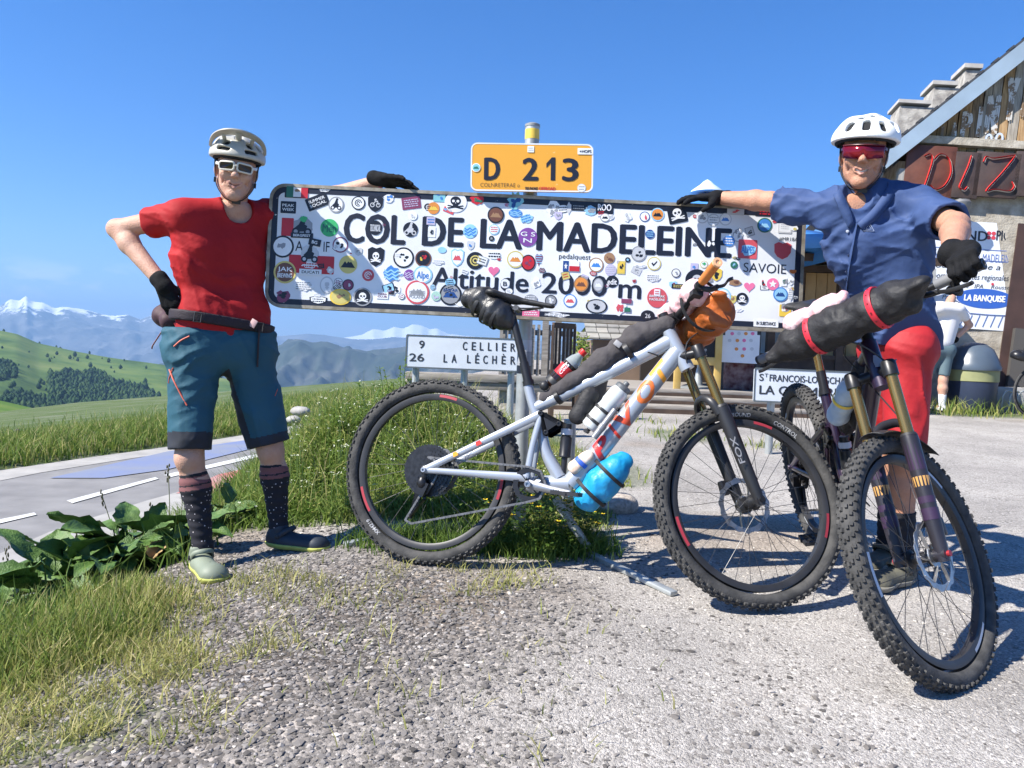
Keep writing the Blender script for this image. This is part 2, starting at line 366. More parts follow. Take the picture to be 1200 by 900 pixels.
def ground_mat():
    m = bpy.data.materials.new('gravel'); m.use_nodes = True; N, L = nodes(m); b = N['Principled BSDF']; b.inputs['Roughness'].default_value = .93; b.inputs['Specular IOR Level'].default_value = .25
    t = N.new('ShaderNodeTexCoord').outputs['Object']
    def vor(sc, rnd=1):
        v = N.new('ShaderNodeTexVoronoi'); v.inputs['Scale'].default_value = sc; L.new(t, v.inputs['Vector']); return v
    def ramp(src, stops):
        r = N.new('ShaderNodeValToRGB'); e = r.color_ramp.elements
        while len(e) < len(stops): e.new(.5)
        for el, (p, c) in zip(e, stops): el.position = p; el.color = tuple(c)+(1,)
        L.new(src, r.inputs[0]); return r.outputs[0]
    def mix(f, a, b_, op='MIX'):
        x = N.new('ShaderNodeMixRGB'); x.blend_type = op
        for s, v in ((0, f), (1, a), (2, b_)):
            if isinstance(v, (int, float)): x.inputs[s].default_value = v
            elif isinstance(v, tuple): x.inputs[s].default_value = v+(1,)
            else: L.new(v, x.inputs[s])
        return x.outputs[0]
    def noise(sc, d=5):
        n = N.new('ShaderNodeTexNoise'); n.inputs['Scale'].default_value = sc; n.inputs['Detail'].default_value = d; L.new(t, n.inputs['Vector']); return n.outputs['Fac']
    def sep(c): s = N.new('ShaderNodeSeparateColor'); L.new(c, s.inputs[0]); return s.outputs[0]
    v1, v2, v3 = vor(62), vor(120), vor(260)
    c1 = ramp(sep(v1.outputs['Color']), [(0, (.050, .045, .040)), (.45, (.125, .112, .102)), (.8, (.235, .215, .197)), (1, (.50, .46, .42))])
    c2 = ramp(sep(v2.outputs['Color']), [(0, (.18, .17, .16)), (.5, (.355, .34, .32)), (.85, (.45, .432, .41)), (1, (.63, .61, .58))])
    c3 = ramp(sep(v3.outputs['Color']), [(0, (.27, .255, .242)), (.6, (.40, .383, .362)), (1, (.55, .53, .505))])
    fine = mix(ramp(noise(14), [(.35, (0, 0, 0)), (.65, (1, 1, 1))]), c2, c3)
    at = N.new('ShaderNodeAttribute'); at.attribute_name = 'coarse'; ag = N.new('ShaderNodeAttribute'); ag.attribute_name = 'grass'
    cc = mix(at.outputs['Fac'], fine, c1)
    dirt = ramp(noise(1.6, 7), [(.3, (.74, .72, .70)), (.7, (1.10, 1.07, 1.03))])
    cc = mix(1., cc, dirt, 'MULTIPLY')
    ad = N.new('ShaderNodeAttribute'); ad.attribute_name = 'dirt'; cc = mix(ad.outputs['Fac'], cc, mix(1., cc, (.86, .77, .68), 'MULTIPLY'))
    soil = ramp(noise(30), [(.3, (.055, .080, .026)), (.55, (.085, .125, .036)), (.78, (.16, .17, .07))])
    cc = mix(ag.outputs['Fac'], cc, soil); L.new(cc, b.inputs['Base Color'])
    h = mix(at.outputs['Fac'], mix(.5, v2.outputs['Distance'], v3.outputs['Distance']), v1.outputs['Distance'])
    bp = N.new('ShaderNodeBump'); bp.inputs['Strength'].default_value = .75; bp.inputs['Distance'].default_value = .008; bp.invert = True
    L.new(h, bp.inputs['Height']); L.new(bp.outputs[0], b.inputs['Normal']); return m
M_GRAVEL = ground_mat()
def coarse(x, y):
    n = fbm(np.asarray(x)*1.1+3, np.asarray(y)*1.1, o=4)
    c = np.maximum(np.exp(-(((x+1.0)/1.15)**2+((y-2.2)/1.2)**2)), .75*np.exp(-(((x+.35)/.8)**2+((y-1.55)/.5)**2)))
    return np.clip(c*1.4+(n-.5)*1.1-.15, 0, 1)
_gx = np.concatenate([np.linspace(-26, -8, 30)[:-1], np.linspace(-8, -3, 50)[:-1], np.linspace(-3, 3.4, 214)[:-1], np.linspace(3.4, 26, 60)])
_gy = np.concatenate([np.linspace(-5, .8, 24)[:-1], np.linspace(.8, 6.2, 180)[:-1], np.linspace(6.2, 14, 80)[:-1], np.linspace(14, 46, 40)])
GX, GY = np.meshgrid(_gx, _gy, indexing='ij'); GZ = gz(GX, GY)
ground = npmesh('ground', np.stack([GX, GY, GZ], -1).reshape(-1, 3), grid_faces(len(_gx), len(_gy)), M_GRAVEL); tag(ground, kind='structure')
def dirt(x, y): return np.clip(1.5*np.exp(-(((x+.35)/.55)**2+((y-2.75)/.28)**2))*fbm(x*4, y*4, o=4)+.8*np.exp(-(((x+1.2)/.8)**2+((y-2.)/.5)**2))*fbm(x*3+9, y*3, o=4)+.9*sstep(fbm(x*.8+2, y*.8, o=4), .55, .75), 0, 1)
for nm, fn in (('grass', grassmask), ('coarse', coarse), ('dirt', dirt)):
    a = ground.data.attributes.new(nm, 'FLOAT', 'POINT'); a.data.foreach_set('value', fn(GX, GY).ravel().astype(np.float32))
# road
M_ROAD = mat('asphalt', (.185, .18, .178), .9, c2=(.26, .252, .246), vscale=2.2, bump=.35, bscale=260, spec=.25)
M_CONC = mat('concrete_edge', (.34, .325, .30), .9, var=.14, vscale=3, bump=.3, bscale=120)
M_WLINE = mat('road_white', (.58, .58, .56), .8, var=.15, vscale=6)
def ribbon(name, ya, yb, fa, fb, z, m, n=60, parent=None):
    ys = np.linspace(ya, yb, n); A = np.stack([fa(ys), ys, np.full(n, z)], 1); B = np.stack([fb(ys), ys, np.full(n, z)], 1)
    return npmesh(name, np.stack([A, B], 1).reshape(-1, 3), np.stack([np.arange(n-1)*2, np.arange(n-1)*2+1, np.arange(n-1)*2+3, np.arange(n-1)*2+2], 1), m, parent)
fE = lambda y: interp_x(FAR_E, y); nE = lambda y: interp_x(NEAR_E, y)
road = tag(ribbon('road', -4, 40, fE, nE, ROADZ, M_ROAD, 90), kind='structure')
tag(ribbon('road_edge', -4, 40, lambda y: fE(y)-.02, lambda y: fE(y)+.55, ROADZ+.005, M_CONC, 90), kind='structure')
tag(ribbon('road_shoulder', -4, 40, lambda y: nE(y)-.35, lambda y: nE(y)+.55, ROADZ+.006, M_CONC, 90), kind='structure')
def rp(px, py, z):                      # pixel -> horizontal plane z
    d = 5.; a = P(px, py, 1)-Vector((0, 0, ZC)); return Vector((0, 0, ZC))+a*((z-ZC)/a.z)
def marking(name, poly, m, z, lab=None):
    mb = MB(); mb.add([rp(x, y, z) for x, y in poly], [tuple(range(len(poly)))]); o = mb.build(name, m, road, smooth=False); return o
marking('road_line', [(-12, 611), (40, 600.5), (43, 603), (-12, 616)], M_WLINE, ROADZ+.009)
marking('road_line', [(78, 586.5), (182, 559), (186, 561), (85, 589.5)], M_WLINE, ROADZ+.009)
marking('road_line', [(192, 556.5), (325, 526.5), (327, 530), (200, 559)], M_WLINE, ROADZ+.009)
marking('road_paint', [(58, 560), (196, 529), (300, 514), (318, 520), (196, 550), (122, 560)], mat('blue_paint', (.15, .19, .34), .85, c2=(.20, .22, .28), vscale=1.5), ROADZ+.010)
marking('road_paint', [(206, 578), (256, 556), (300, 546), (304, 556), (258, 578)], mat('red_paint', (.50, .13, .13), .85, c2=(.42, .22, .20), vscale=2), ROADZ+.0095)
# radial terrain sheets
def radial(name, sky_pts, prof, m, amp, nscale, dmul=1., az=(-420, 900), nx=240, seed=0, ridged=False, nt=90, crestamp=0., zpost=None):
    px = np.linspace(az[0], az[1], nx); sk = np.array(sky_pts, float); sy = np.interp(px, sk[:, 0], sk[:, 1])
    D = np.array([p[0] for p in prof]); off = np.array([p[1] for p in prof]); t = np.linspace(0, 1, nt); d = np.interp(t, np.linspace(0, 1, len(D)), D); o_ = np.interp(t, np.linspace(0, 1, len(D)), off)
    PX, DD = np.meshgrid(px, d, indexing='ij'); PY = sy[:, None]+o_[None]
    ar = np.array; B = ar((0, 0, ZC))+DD[..., None]*(ar(F_)+((PX-600)/900)[..., None]*ar(R_)-((PY-450)/900)[..., None]*ar(U_))
    n = fbm(B[..., 0]*nscale+seed, B[..., 1]*nscale, o=6, ridged=ridged)-.5
    w = amp*(1-np.exp(-np.abs(DD-D[off.argmin()])/(.12*D[-1])))+crestamp
    B[..., 2] += n*w*2
    if zpost: B = zpost(B)
    return npmesh(name, B.reshape(-1, 3), grid_faces(nx, nt), m), B
def terrain_mat(name, stops, sc, snow=None, sc2=None):
    m = bpy.data.materials.new(name); m.use_nodes = True; N, L = nodes(m); b = N['Principled BSDF']; b.inputs['Roughness'].default_value = .95; b.inputs['Specular IOR Level'].default_value = .1
    t = N.new('ShaderNodeTexCoord').outputs['Object']; n = N.new('ShaderNodeTexNoise'); n.inputs['Scale'].default_value = sc; n.inputs['Detail'].default_value = 8; n.inputs['Roughness'].default_value = .62; L.new(t, n.inputs['Vector'])
    r = N.new('ShaderNodeValToRGB'); e = r.color_ramp.elements
    while len(e) < len(stops): e.new(.5)
    for el, (p, c) in zip(e, stops): el.position = p; el.color = tuple(c)+(1,)
    L.new(n.outputs['Fac'], r.inputs[0]); out = r.outputs[0]
    if snow:
        z0, z1, k = snow; s = N.new('ShaderNodeSeparateXYZ'); L.new(t, s.inputs[0]); mr = N.new('ShaderNodeMapRange'); mr.inputs[1].default_value = z0; mr.inputs[2].default_value = z1; mr.inputs[3].default_value = -.5; mr.inputs[4].default_value = .5; mr.clamp = False
        L.new(s.outputs['Z'], mr.inputs[0]); n2 = N.new('ShaderNodeTexNoise'); n2.inputs['Scale'].default_value = k; n2.inputs['Detail'].default_value = 9; n2.inputs['Roughness'].default_value = .7; L.new(t, n2.inputs['Vector'])
        g = N.new('ShaderNodeNewGeometry'); s3 = N.new('ShaderNodeSeparateXYZ'); L.new(g.outputs['Normal'], s3.inputs[0])
        a = N.new('ShaderNodeMath'); L.new(mr.outputs[0], a.inputs[0]); L.new(n2.outputs['Fac'], a.inputs[1])
        a2 = N.new('ShaderNodeMath'); a2.operation = 'MULTIPLY_ADD'; L.new(s3.outputs['Z'], a2.inputs[0]); a2.inputs[1].default_value = .35; L.new(a.outputs[0], a2.inputs[2])
        rr = N.new('ShaderNodeValToRGB'); rr.color_ramp.elements[0].position = .80; rr.color_ramp.elements[1].position = .87; L.new(a2.outputs[0], rr.inputs[0])
        x = N.new('ShaderNodeMixRGB'); L.new(rr.outputs[0], x.inputs[0]); L.new(out, x.inputs[1]); x.inputs[2].default_value = (.85, .87, .9, 1); out = x.outputs[0]
    L.new(out, b.inputs['Base Color']); return m
M_ROCK = terrain_mat('far_rock', [(.3, (.055, .06, .06)), (.5, (.11, .11, .11)), (.7, (.19, .185, .18))], .0016, snow=(-250, 1150, .0030))
M_ROCK2 = terrain_mat('mid_rock', [(.3, (.022, .036, .030)), (.5, (.045, .058, .045)), (.72, (.12, .118, .11))], .0022)
M_HILL = terrain_mat('hill_meadow', [(.30, (.045, .085, .022)), (.43, (.085, .14, .034)), (.56, (.13, .18, .045)), (.7, (.19, .21, .07)), (.84, (.27, .25, .12))], .0062)
M_MEAD = terrain_mat('meadow', [(.3, (.07, .14, .026)), (.5, (.11, .185, .036)), (.7, (.17, .22, .05))], .035)
mt, _ = radial('mountains', [(-500, 352), (-320, 340), (-220, 362), (-120, 350), (-60, 366), (0, 360), (12, 353), (22, 355), (30, 349), (38, 355), (50, 356), (64, 362), (80, 360), (110, 367), (130, 371), (150, 370), (165, 376), (183, 370), (205, 378), (240, 385), (300, 392), (330, 396), (360, 393), (410, 398), (460, 396), (560, 398), (700, 400), (900, 415)],
            [(12500, 110), (14500, 62), (16500, 28), (18500, 0), (21000, 30)], M_ROCK, 560, .00062, seed=3, ridged=True, nx=520, nt=170, crestamp=75)
tag(mt, kind='structure')
sn, _ = radial('snow_mountain', [(-500, 385), (60, 372), (100, 376), (140, 372), (175, 378), (205, 384), (300, 400), (400, 397), (425, 393), (437, 387), (450, 388), (462, 383), (472, 385), (484, 380), (494, 381), (503, 386), (512, 385), (525, 391), (545, 393), (600, 402), (900, 420)],
            [(23000, 60), (25000, 20), (26500, 0), (29000, 30)], terrain_mat('snow_rock', [(.3, (.10, .10, .11)), (.6, (.2, .2, .2))], .0009, snow=(-150, 350, .0014)), 480, .0005, seed=9, ridged=True, nx=520, nt=120, crestamp=70)
tag(sn, kind='structure')
md, _ = radial('mountain_ridge', [(-500, 440), (150, 430), (240, 424), (300, 414), (318, 409), (335, 401), (352, 398), (366, 401), (385, 400), (402, 406), (430, 411), (458, 407), (480, 404), (520, 409), (600, 415), (900, 430)],
            [(4200, 190), (5200, 85), (6200, 35), (7000, 0), (8200, 40)], M_ROCK2, 360, .0016, seed=5, ridged=True, nx=520, nt=150, crestamp=26)
tag(md, kind='structure')
HILLSK = [(-500, 355), (-200, 372), (0, 387), (20, 391), (45, 402), (90, 412), (130, 419), (190, 427), (250, 441), (300, 449), (345, 455), (420, 475), (600, 500), (900, 520)]
hl, HB = radial('hillside', HILLSK, [(900, 104), (1150, 82), (1450, 56), (1800, 26), (2200, 0), (2700, 14)], M_HILL, 13, .004, seed=1, nx=300, nt=120, crestamp=1.5)
tag(hl, kind='structure')
me_, MBm = radial('meadow', [(-500, 430), (-100, 458), (0, 469), (60, 483), (110, 497), (150, 507), (200, 511), (300, 513), (900, 520)],
            [(26, 62), (60, 36), (120, 14), (230, 0), (340, 14)], M_MEAD, 1.6, .03, seed=2, nx=200, nt=70)
tag(me_, kind='structure')
# wide base so that no gap opens below the hills
mb = MB(); mb.add([(-45000, -45000, -1500), (45000, -45000, -1500), (45000, 45000, -1500), (-45000, 45000, -1500)], [(0, 1, 2, 3)]); tag(mb.build('valley_floor', M_HILL, smooth=False), kind='structure')
# plateau that carries on behind and beside the camera
mb = MB(); q = [(26, -5, gzf(25.9, 0)), (26, 46, gzf(25.9, 40)), (900, 400, -20), (900, -500, -20), (-300, -500, -20), (-26, -5, gzf(-25.9, -4.9))]
mb.add(q[:4], [(0, 3, 2, 1)]); mb.add([(26, -5, gzf(25.9, -4.9)), (-26, -5, gzf(-25.9, -4.9)), (-400, -500, -30), (900, -500, -20)], [(0, 1, 2, 3)]); tag(mb.build('plateau', M_MEAD, smooth=False), kind='structure')
# wood on the hillside
def inpoly(x, y, poly):
    c = np.zeros(x.shape, bool); n = len(poly)
    for i in range(n):
        (x1, y1), (x2, y2) = poly[i], poly[i-1]; c ^= ((y1 > y) != (y2 > y)) & (x < (x2-x1)*(y-y1)/((y2-y1) if y2 != y1 else 1e-9)+x1)
    return c
def project(B):
    q = B-np.array((0, 0, ZC)); d = q@np.array(F_); return 600+900*(q@np.array(R_))/d, 450-900*(q@np.array(U_))/d, d
WOOD = [[(50, 447), (80, 438), (112, 434), (126, 444), (150, 447), (172, 452), (195, 470), (230, 486), (280, 505), (180, 505), (130, 492), (95, 478), (60, 465)],
        [(0, 462), (40, 466), (95, 482), (130, 495), (120, 502), (60, 486), (0, 476)], [(-60, 425), (10, 427), (18, 437), (4, 446), (-60, 450)], [(170, 478), (300, 500), (300, 512), (180, 505)]]
def stuff_clumps(name, pts, sz, mats, tall=1.25, nside=7):
    vs, fs, mi = [], [], []; ring = np.arange(nside)*2*pi/nside
    for i, (p, s) in enumerate(zip(pts, sz)):
        o = len(vs); ph = RNG.random()*6; prof = [(.55, .12), (1, .45), (.78, .8), (.3, 1.05)]
        for r, h in prof:
            for t in ring: k = s*r*(.8+.4*RNG.random())*.5; vs.append((p[0]+k*cos(t+ph), p[1]+k*sin(t+ph), p[2]+s*tall*(h-.12+.08*RNG.random())))
        vs.append((p[0], p[1], p[2]+s*tall*1.1)); T = o+4*nside
        for a in range(3):
            for j in range(nside): fs.append((o+a*nside+j, o+a*nside+(j+1) % nside, o+(a+1)*nside+(j+1) % nside, o+(a+1)*nside+j))
        for j in range(nside): fs.append((o+3*nside+j, o+3*nside+(j+1) % nside, T, T))
        mi += [i % len(mats)]*(4*nside)
    mb_ = MB(); mb_.v = vs; mb_.f = [f if f[2] != f[3] else f[:3] for f in fs]; mb_.m = mi
    return mb_.build(name, mats, smooth=False)
u = RNG.random((110000, 2)); ii = u[:, 0]*(HB.shape[0]-1.01); jj = u[:, 1]*(HB.shape[1]-1.01); i0, j0 = ii.astype(int), jj.astype(int); fi, fj = (ii-i0)[:, None], (jj-j0)[:, None]
pts = HB[i0, j0]*(1-fi)*(1-fj)+HB[i0+1, j0]*fi*(1-fj)+HB[i0, j0+1]*(1-fi)*fj+HB[i0+1, j0+1]*fi*fj
wx, wy, wd = project(pts); wx2 = wx+(fbm(pts[:, 0]*.01, pts[:, 1]*.01)-.5)*26; wy2 = wy+(fbm(pts[:, 0]*.012+9, pts[:, 1]*.012)-.5)*12
keep = np.zeros(len(pts), bool)
for w in WOOD: keep |= inpoly(wx2, wy2, w)
keep |= ((RNG.random(len(pts)) < .010) & (fbm(pts[:, 0]*.006, pts[:, 1]*.006+3) > .5)) & (wx > -80) & (wx < 360)
pts = pts[keep][:6500]; sz = 3.5+8*RNG.random(len(pts))**1.6
MW = [mat('wood_%d' % i, c, .95, spec=.1) for i, c in enumerate([(.030, .062, .024), (.040, .078, .026), (.024, .050, .024), (.052, .088, .032)])]
tag(stuff_clumps('hillside_wood', pts, sz, MW), 'dark green wood of shrubs and trees spread over the far hillside', 'wood', kind='stuff')
# ------------------------------------------------------------ haze
hz = MB(); hz.box((0, 0, 200), (92000, 92000, 3402))
M_HAZE = bpy.data.materials.new('haze'); M_HAZE.use_nodes = True; N, L = nodes(M_HAZE); N.remove(N['Principled BSDF'])
pv = N.new('ShaderNodeVolumePrincipled'); pv.inputs['Color'].default_value = (.36, .62, 1, 1); pv.inputs['Density'].default_value = 6.5e-5; pv.inputs['Anisotropy'].default_value = .1
L.new(pv.outputs[0], N['Material Output'].inputs['Volume']); tag(hz.build('haze', M_HAZE, smooth=False), kind='stuff')
# ------------------------------------------------------------ grass, plants, stones
def tint_mat(name, stops, rough=.65, trans=.35):
    m = bpy.data.materials.new(name); m.use_nodes = True; N, L = nodes(m); b = N['Principled BSDF']; b.inputs['Roughness'].default_value = rough; b.inputs['Specular IOR Level'].default_value = .3
    a = N.new('ShaderNodeAttribute'); a.attribute_name = 'tint'; r = N.new('ShaderNodeValToRGB'); e = r.color_ramp.elements
    while len(e) < len(stops): e.new(.5)
    for el, (p, c) in zip(e, stops): el.position = p; el.color = tuple(c)+(1,)
    L.new(a.outputs['Fac'], r.inputs[0]); L.new(r.outputs[0], b.inputs['Base Color'])
    if trans:
        t = N.new('ShaderNodeBsdfTranslucent'); L.new(r.outputs[0], t.inputs['Color']); x = N.new('ShaderNodeMixShader'); x.inputs[0].default_value = trans
        L.new(b.outputs[0], x.inputs[1]); L.new(t.outputs[0], x.inputs[2]); L.new(x.outputs[0], N['Material Output'].inputs['Surface'])
    return m
M_GRASS = tint_mat('grass', [(0, (.060, .12, .020)), (.3, (.11, .19, .030)), (.55, (.20, .27, .055)), (.75, (.36, .36, .11)), (1, (.50, .43, .21))])
def set_tint(o, t): a = o.data.attributes.new('tint', 'FLOAT', 'POINT'); a.data.foreach_set('value', np.asarray(t, np.float32))
def blades(name, xy, h, tint, w=.004, lean=.35, bend=.4, zoff=-.01, clump=None):
    n = len(xy); x, y = xy[:, 0], xy[:, 1]; z = gz(x, y)+zoff; B = np.stack([x, y, z], 1)
    a = RNG.random(n)*2*pi; f = RNG.random(n)*2*pi; D = np.stack([np.cos(a), np.sin(a), 0*a], 1); S = np.stack([np.cos(f), np.sin(f), 0*f], 1)
    ln = (lean*RNG.random(n)*h)[:, None]; bd = (bend*RNG.random(n)*h)[:, None]; up = np.array((0, 0, 1.))[None]; H = h[:, None]; w_ = (w*(.6+.8*RNG.random(n)))[:, None]
    m1 = B+D*ln*.45+up*H*.5; tip = B+D*(ln+bd)+up*(H-.35*bd)
    v = np.stack([B-S*w_, B+S*w_, m1-S*w_*.75, m1+S*w_*.75, tip], 1).reshape(-1, 3); k = np.arange(n)*5
    fs = np.concatenate([np.stack([k, k+1, k+3], 1), np.stack([k, k+3, k+2], 1), np.stack([k+2, k+3, k+4], 1)])
    o = npmesh(name, v, fs, M_GRASS, smooth=False); t = np.clip(tint, 0, 1); set_tint(o, np.repeat(t, 5)); return o
def scat(n, x0, x1, y0, y1): return np.stack([RNG.uniform(x0, x1, n), RNG.uniform(y0, y1, n)], 1)
def keep_by(xy, p): return xy[RNG.random(len(xy)) < p]
# tall grass left of the gravel
e_ = lambda x, y, cx, cy, rx, ry: np.exp(-(((x-cx)/rx)**2+((y-cy)/ry)**2)**2)
xy = scat(60000, -2.7, -.6, 1.5, 3.2); x, y = xy.T; nn = fbm(x*5, y*5, o=3)
p = np.clip(1.3*e_(x, y, -1.62, 2.48, .52, .5)*np.clip(nn*3.9-1.5, 0, 1), 0, 1); q = xy[RNG.random(len(xy)) < p]; x, y = q.T
o = blades('tall_grass', q, (.035+.115*e_(x, y, -1.7, 2.5, .55, .5))*RNG.uniform(.5, 1.3, len(q)), .34+.5*sstep(x, -1.75, -1.0)*RNG.random(len(q))+.5*RNG.random(len(q))**1.6+.25*(fbm(x*4, y*4)-.5), .0026)
tag(o, 'fresh green tall grass at the edge of the gravel, left of the standing rider', 'grass', kind='stuff')
# dry yellow grass thinning out over the gravel
xy = scat(90000, -2.2, .5, 1.45, 3.5); x, y = xy.T; nn = fbm(x*7+3, y*7, o=3)
p = np.maximum.reduce([1.0*e_(x, y, -1.0, 2.16, .36, .26), .9*e_(x, y, -1.08, 1.88, .40, .2), .3*e_(x, y, -.85, 2.75, .5, .3), .34*e_(x, y, -.22, 2.86, .42, .18), .035*e_(x, y, -.4, 2.3, .9, .6)])*np.clip(nn*3.4-1.2, 0, 1)
q = xy[RNG.random(len(xy)) < p]; x, y = q.T
o = blades('dry_grass', q, RNG.uniform(.02, .075, len(q)), .62+.38*RNG.random(len(q)), .0022, .9, .6)
tag(o, 'short dry yellow grass thinning out across the gravel', 'grass', kind='stuff')
# mound behind the sign
xy = scat(90000, -1.9, .75, 3.4, 6.0); x, y = xy.T; p = np.clip(grassmask(x, y)*.75, 0, 1); q = keep_by(xy, p); x, y = q.T; n5 = fbm(x*3.3, y*3.3, o=3)
o = blades('bank_grass', q, (.03+.12*n5)*RNG.uniform(.5, 1.4, len(q))*(1-.5*sstep(x, -.1, .4)), .30+.6*n5*RNG.random(len(q))+.4*sstep(x, -.3, .3)*RNG.random(len(q)), .0042, .6, .6)
tag(o, 'grassy bank behind the big name sign', 'grass', kind='stuff')
xy = scat(1500, -1.6, .5, 3.7, 5.6); q = keep_by(xy, grassmask(*xy.T)*.8)
o = blades('bank_seed_grass', q, RNG.uniform(.14, .34, len(q)), .55+.4*RNG.random(len(q)), .0022, .5, .45); tag(o, 'sparse tall seeding grass rising out of the bank', 'grass', kind='stuff')
# grass under the light bicycle
xy = scat(17000, -.75, .5, 3.02, 3.55); x, y = xy.T; p = np.clip(.6*e_(x, y, -.15, 3.30, .48, .16)+.8*e_(x, y, .17, 3.32, .26, .18), 0, .9); q = keep_by(xy, p); x, y = q.T
o = blades('verge_grass', q, RNG.uniform(.03, .13, len(q)), .15+.4*RNG.random(len(q)), .003, .6, .5)
tag(o, 'low green grass growing round the foot of the sign post', 'grass', kind='stuff')
# road bank and far verge
xy = scat(52000, -4.0, -1.0, 2.2, 9.0); x, y = xy.T; s = interp_x(BANK, y)-x; p = sstep(s, -.08, .25)*(x > interp_x(NEAR_E, y)+.35)*.6*np.clip(fbm(x*3, y*3)*2.2-.4, 0, 1); q = keep_by(xy, p); x, y = q.T
o = blades('road_bank_grass', q, RNG.uniform(.06, .24, len(q)), .15+.5*RNG.random(len(q)), .004, .5, .5)
tag(o, 'grass on the slope between the gravel and the road', 'grass', kind='stuff')
xy = np.concatenate([scat(60000, -16, -3.2, 6, 30), scat(26000, -9, -4, 9, 17)]); x, y = xy.T; s = interp_x(FAR_E, y)-x; p = sstep(s, .05, .4)*np.exp(-np.maximum(s-2.2, 0)*.55); q = keep_by(xy, p*.9); x, y = q.T
o = blades('roadside_grass', q, RNG.uniform(.10, .34, len(q)), .22+.4*RNG.random(len(q))+.4*(RNG.random(len(q)) > .75), .008, .4, .5)
tag(o, 'tall flowering grass along the far side of the road', 'grass', kind='stuff')
# grass at the foot of the restaurant wall and by the terrace
xy = scat(42000, .3, 9, 4.4, 10.6); x, y = xy.T; p = np.maximum.reduce([.85*e_(x, y, 6.2, 9.95, 2.2, .42), .45*e_(x, y, 1.5, 7.0, .4, .5), .4*e_(x, y, .72, 5.1, .2, .5), .6*e_(x, y, 2.35, 6.45, .55, .25), .5*e_(x, y, 1.0, 7.9, .8, .2)]); q = keep_by(xy, p*np.clip(fbm(x*2.3, y*2.3)*2.4-.5, 0, 1)); x, y = q.T
o = blades('wall_grass', q, RNG.uniform(.04, .12, len(q))*np.where(y > 9, 2.4, 1), .3+.6*RNG.random(len(q)), .006, .5, .5)
tag(o, 'unmown grass along the restaurant wall and terrace', 'grass', kind='stuff')
# white flower umbels on the bank and verge
def flowers(name, q, h, mats, r, label):
    vs, fs, mi = [], [], []
    for (x, y), hh in zip(q, h):
        z = gzf(x, y)+hh
        for k in range(5):
            a, b, c = x+RNG.normal()*r*.8, y+RNG.normal()*r*.8, z+RNG.normal()*r*.35; o = len(vs); s = r*RNG.uniform(.3, .6); t = RNG.random()*6; tl = RNG.normal(size=2)*.4
            for j in range(5): vs.append((a+s*cos(t+j*1.257), b+s*sin(t+j*1.257), c+s*(tl[0]*cos(t+j*1.257)+tl[1]*sin(t+j*1.257))))
            fs.append(tuple(range(o, o+5))); mi.append(0)
        o = len(vs); vs += [(x-.0015, y, gzf(x, y)), (x+.0015, y, gzf(x, y)), (x+.0012, y, z), (x-.0012, y, z)]; fs.append((o, o+1, o+2, o+3)); mi.append(1)
    mb_ = MB(); mb_.v, mb_.f, mb_.m = vs, fs, mi; return tag(mb_.build(name, mats, smooth=False), label, 'flowers', kind='stuff')
M_STEM = mat('stem_green', (.10, .17, .04), .7)
M_WFL = mat('white_petal', (.48, .50, .36), .8)
M_YFL = mat('yellow_petal', (.78, .55, .02), .7)
xy = scat(700, -1.5, .55, 3.6, 5.2); q = keep_by(xy, grassmask(*xy.T)*.75); flowers('bank_flowers', q, RNG.uniform(.08, .22, len(q)), [M_WFL, M_STEM], .008, 'small white umbel flowers across the grassy bank')
# leafy herbs on the bank (broad small leaves, clumped)
def herb(name, q, h, spread, n, leaf, tint, label=None, kind='stuff'):
    vs, fs, tt = [], [], []
    for (x, y), hh in zip(q, h):
        g = gzf(x, y); t0 = RNG.random()
        for k in range(n):
            a = RNG.random()*2*pi; r = spread*math.sqrt(RNG.random()); zz = g+hh*RNG.uniform(.1, 1)*(1-.35*r/spread); c = np.array((x+r*cos(a), y+r*sin(a), zz)); d = np.array((cos(a), sin(a), RNG.uniform(-.4, .6))); d /= np.linalg.norm(d)
            s_ = np.cross(d, (0, 0, 1)); s_ /= np.linalg.norm(s_); L_ = leaf*RNG.uniform(.6, 1.3); o = len(vs); up = np.cross(s_, d)*L_*.12
            vs += [c, c+d*L_*.45+s_*L_*.28+up, c+d*L_, c+d*L_*.45-s_*L_*.28+up, c+d*L_*.45]; fs += [(o, o+4, o+1), (o+1, o+4, o+2), (o+2, o+4, o+3), (o+3, o+4, o)]; tt += [tint[0]+tint[1]*RNG.random()+.12*(t0-.5)]*5
    o = npmesh(name, np.array(vs), np.array(fs), M_GRASS, smooth=False); set_tint(o, np.clip(tt, 0, 1)); return tag(o, label, 'plants', kind=kind)
xy = scat(560, -1.3, .25, 3.65, 5.2); q = keep_by(xy, grassmask(*xy.T)*.6); herb('bank_herbs', q, RNG.uniform(.03, .17, len(q)), .10, 30, .027, (.26, .5), 'leafy green herbs covering the grassy bank')
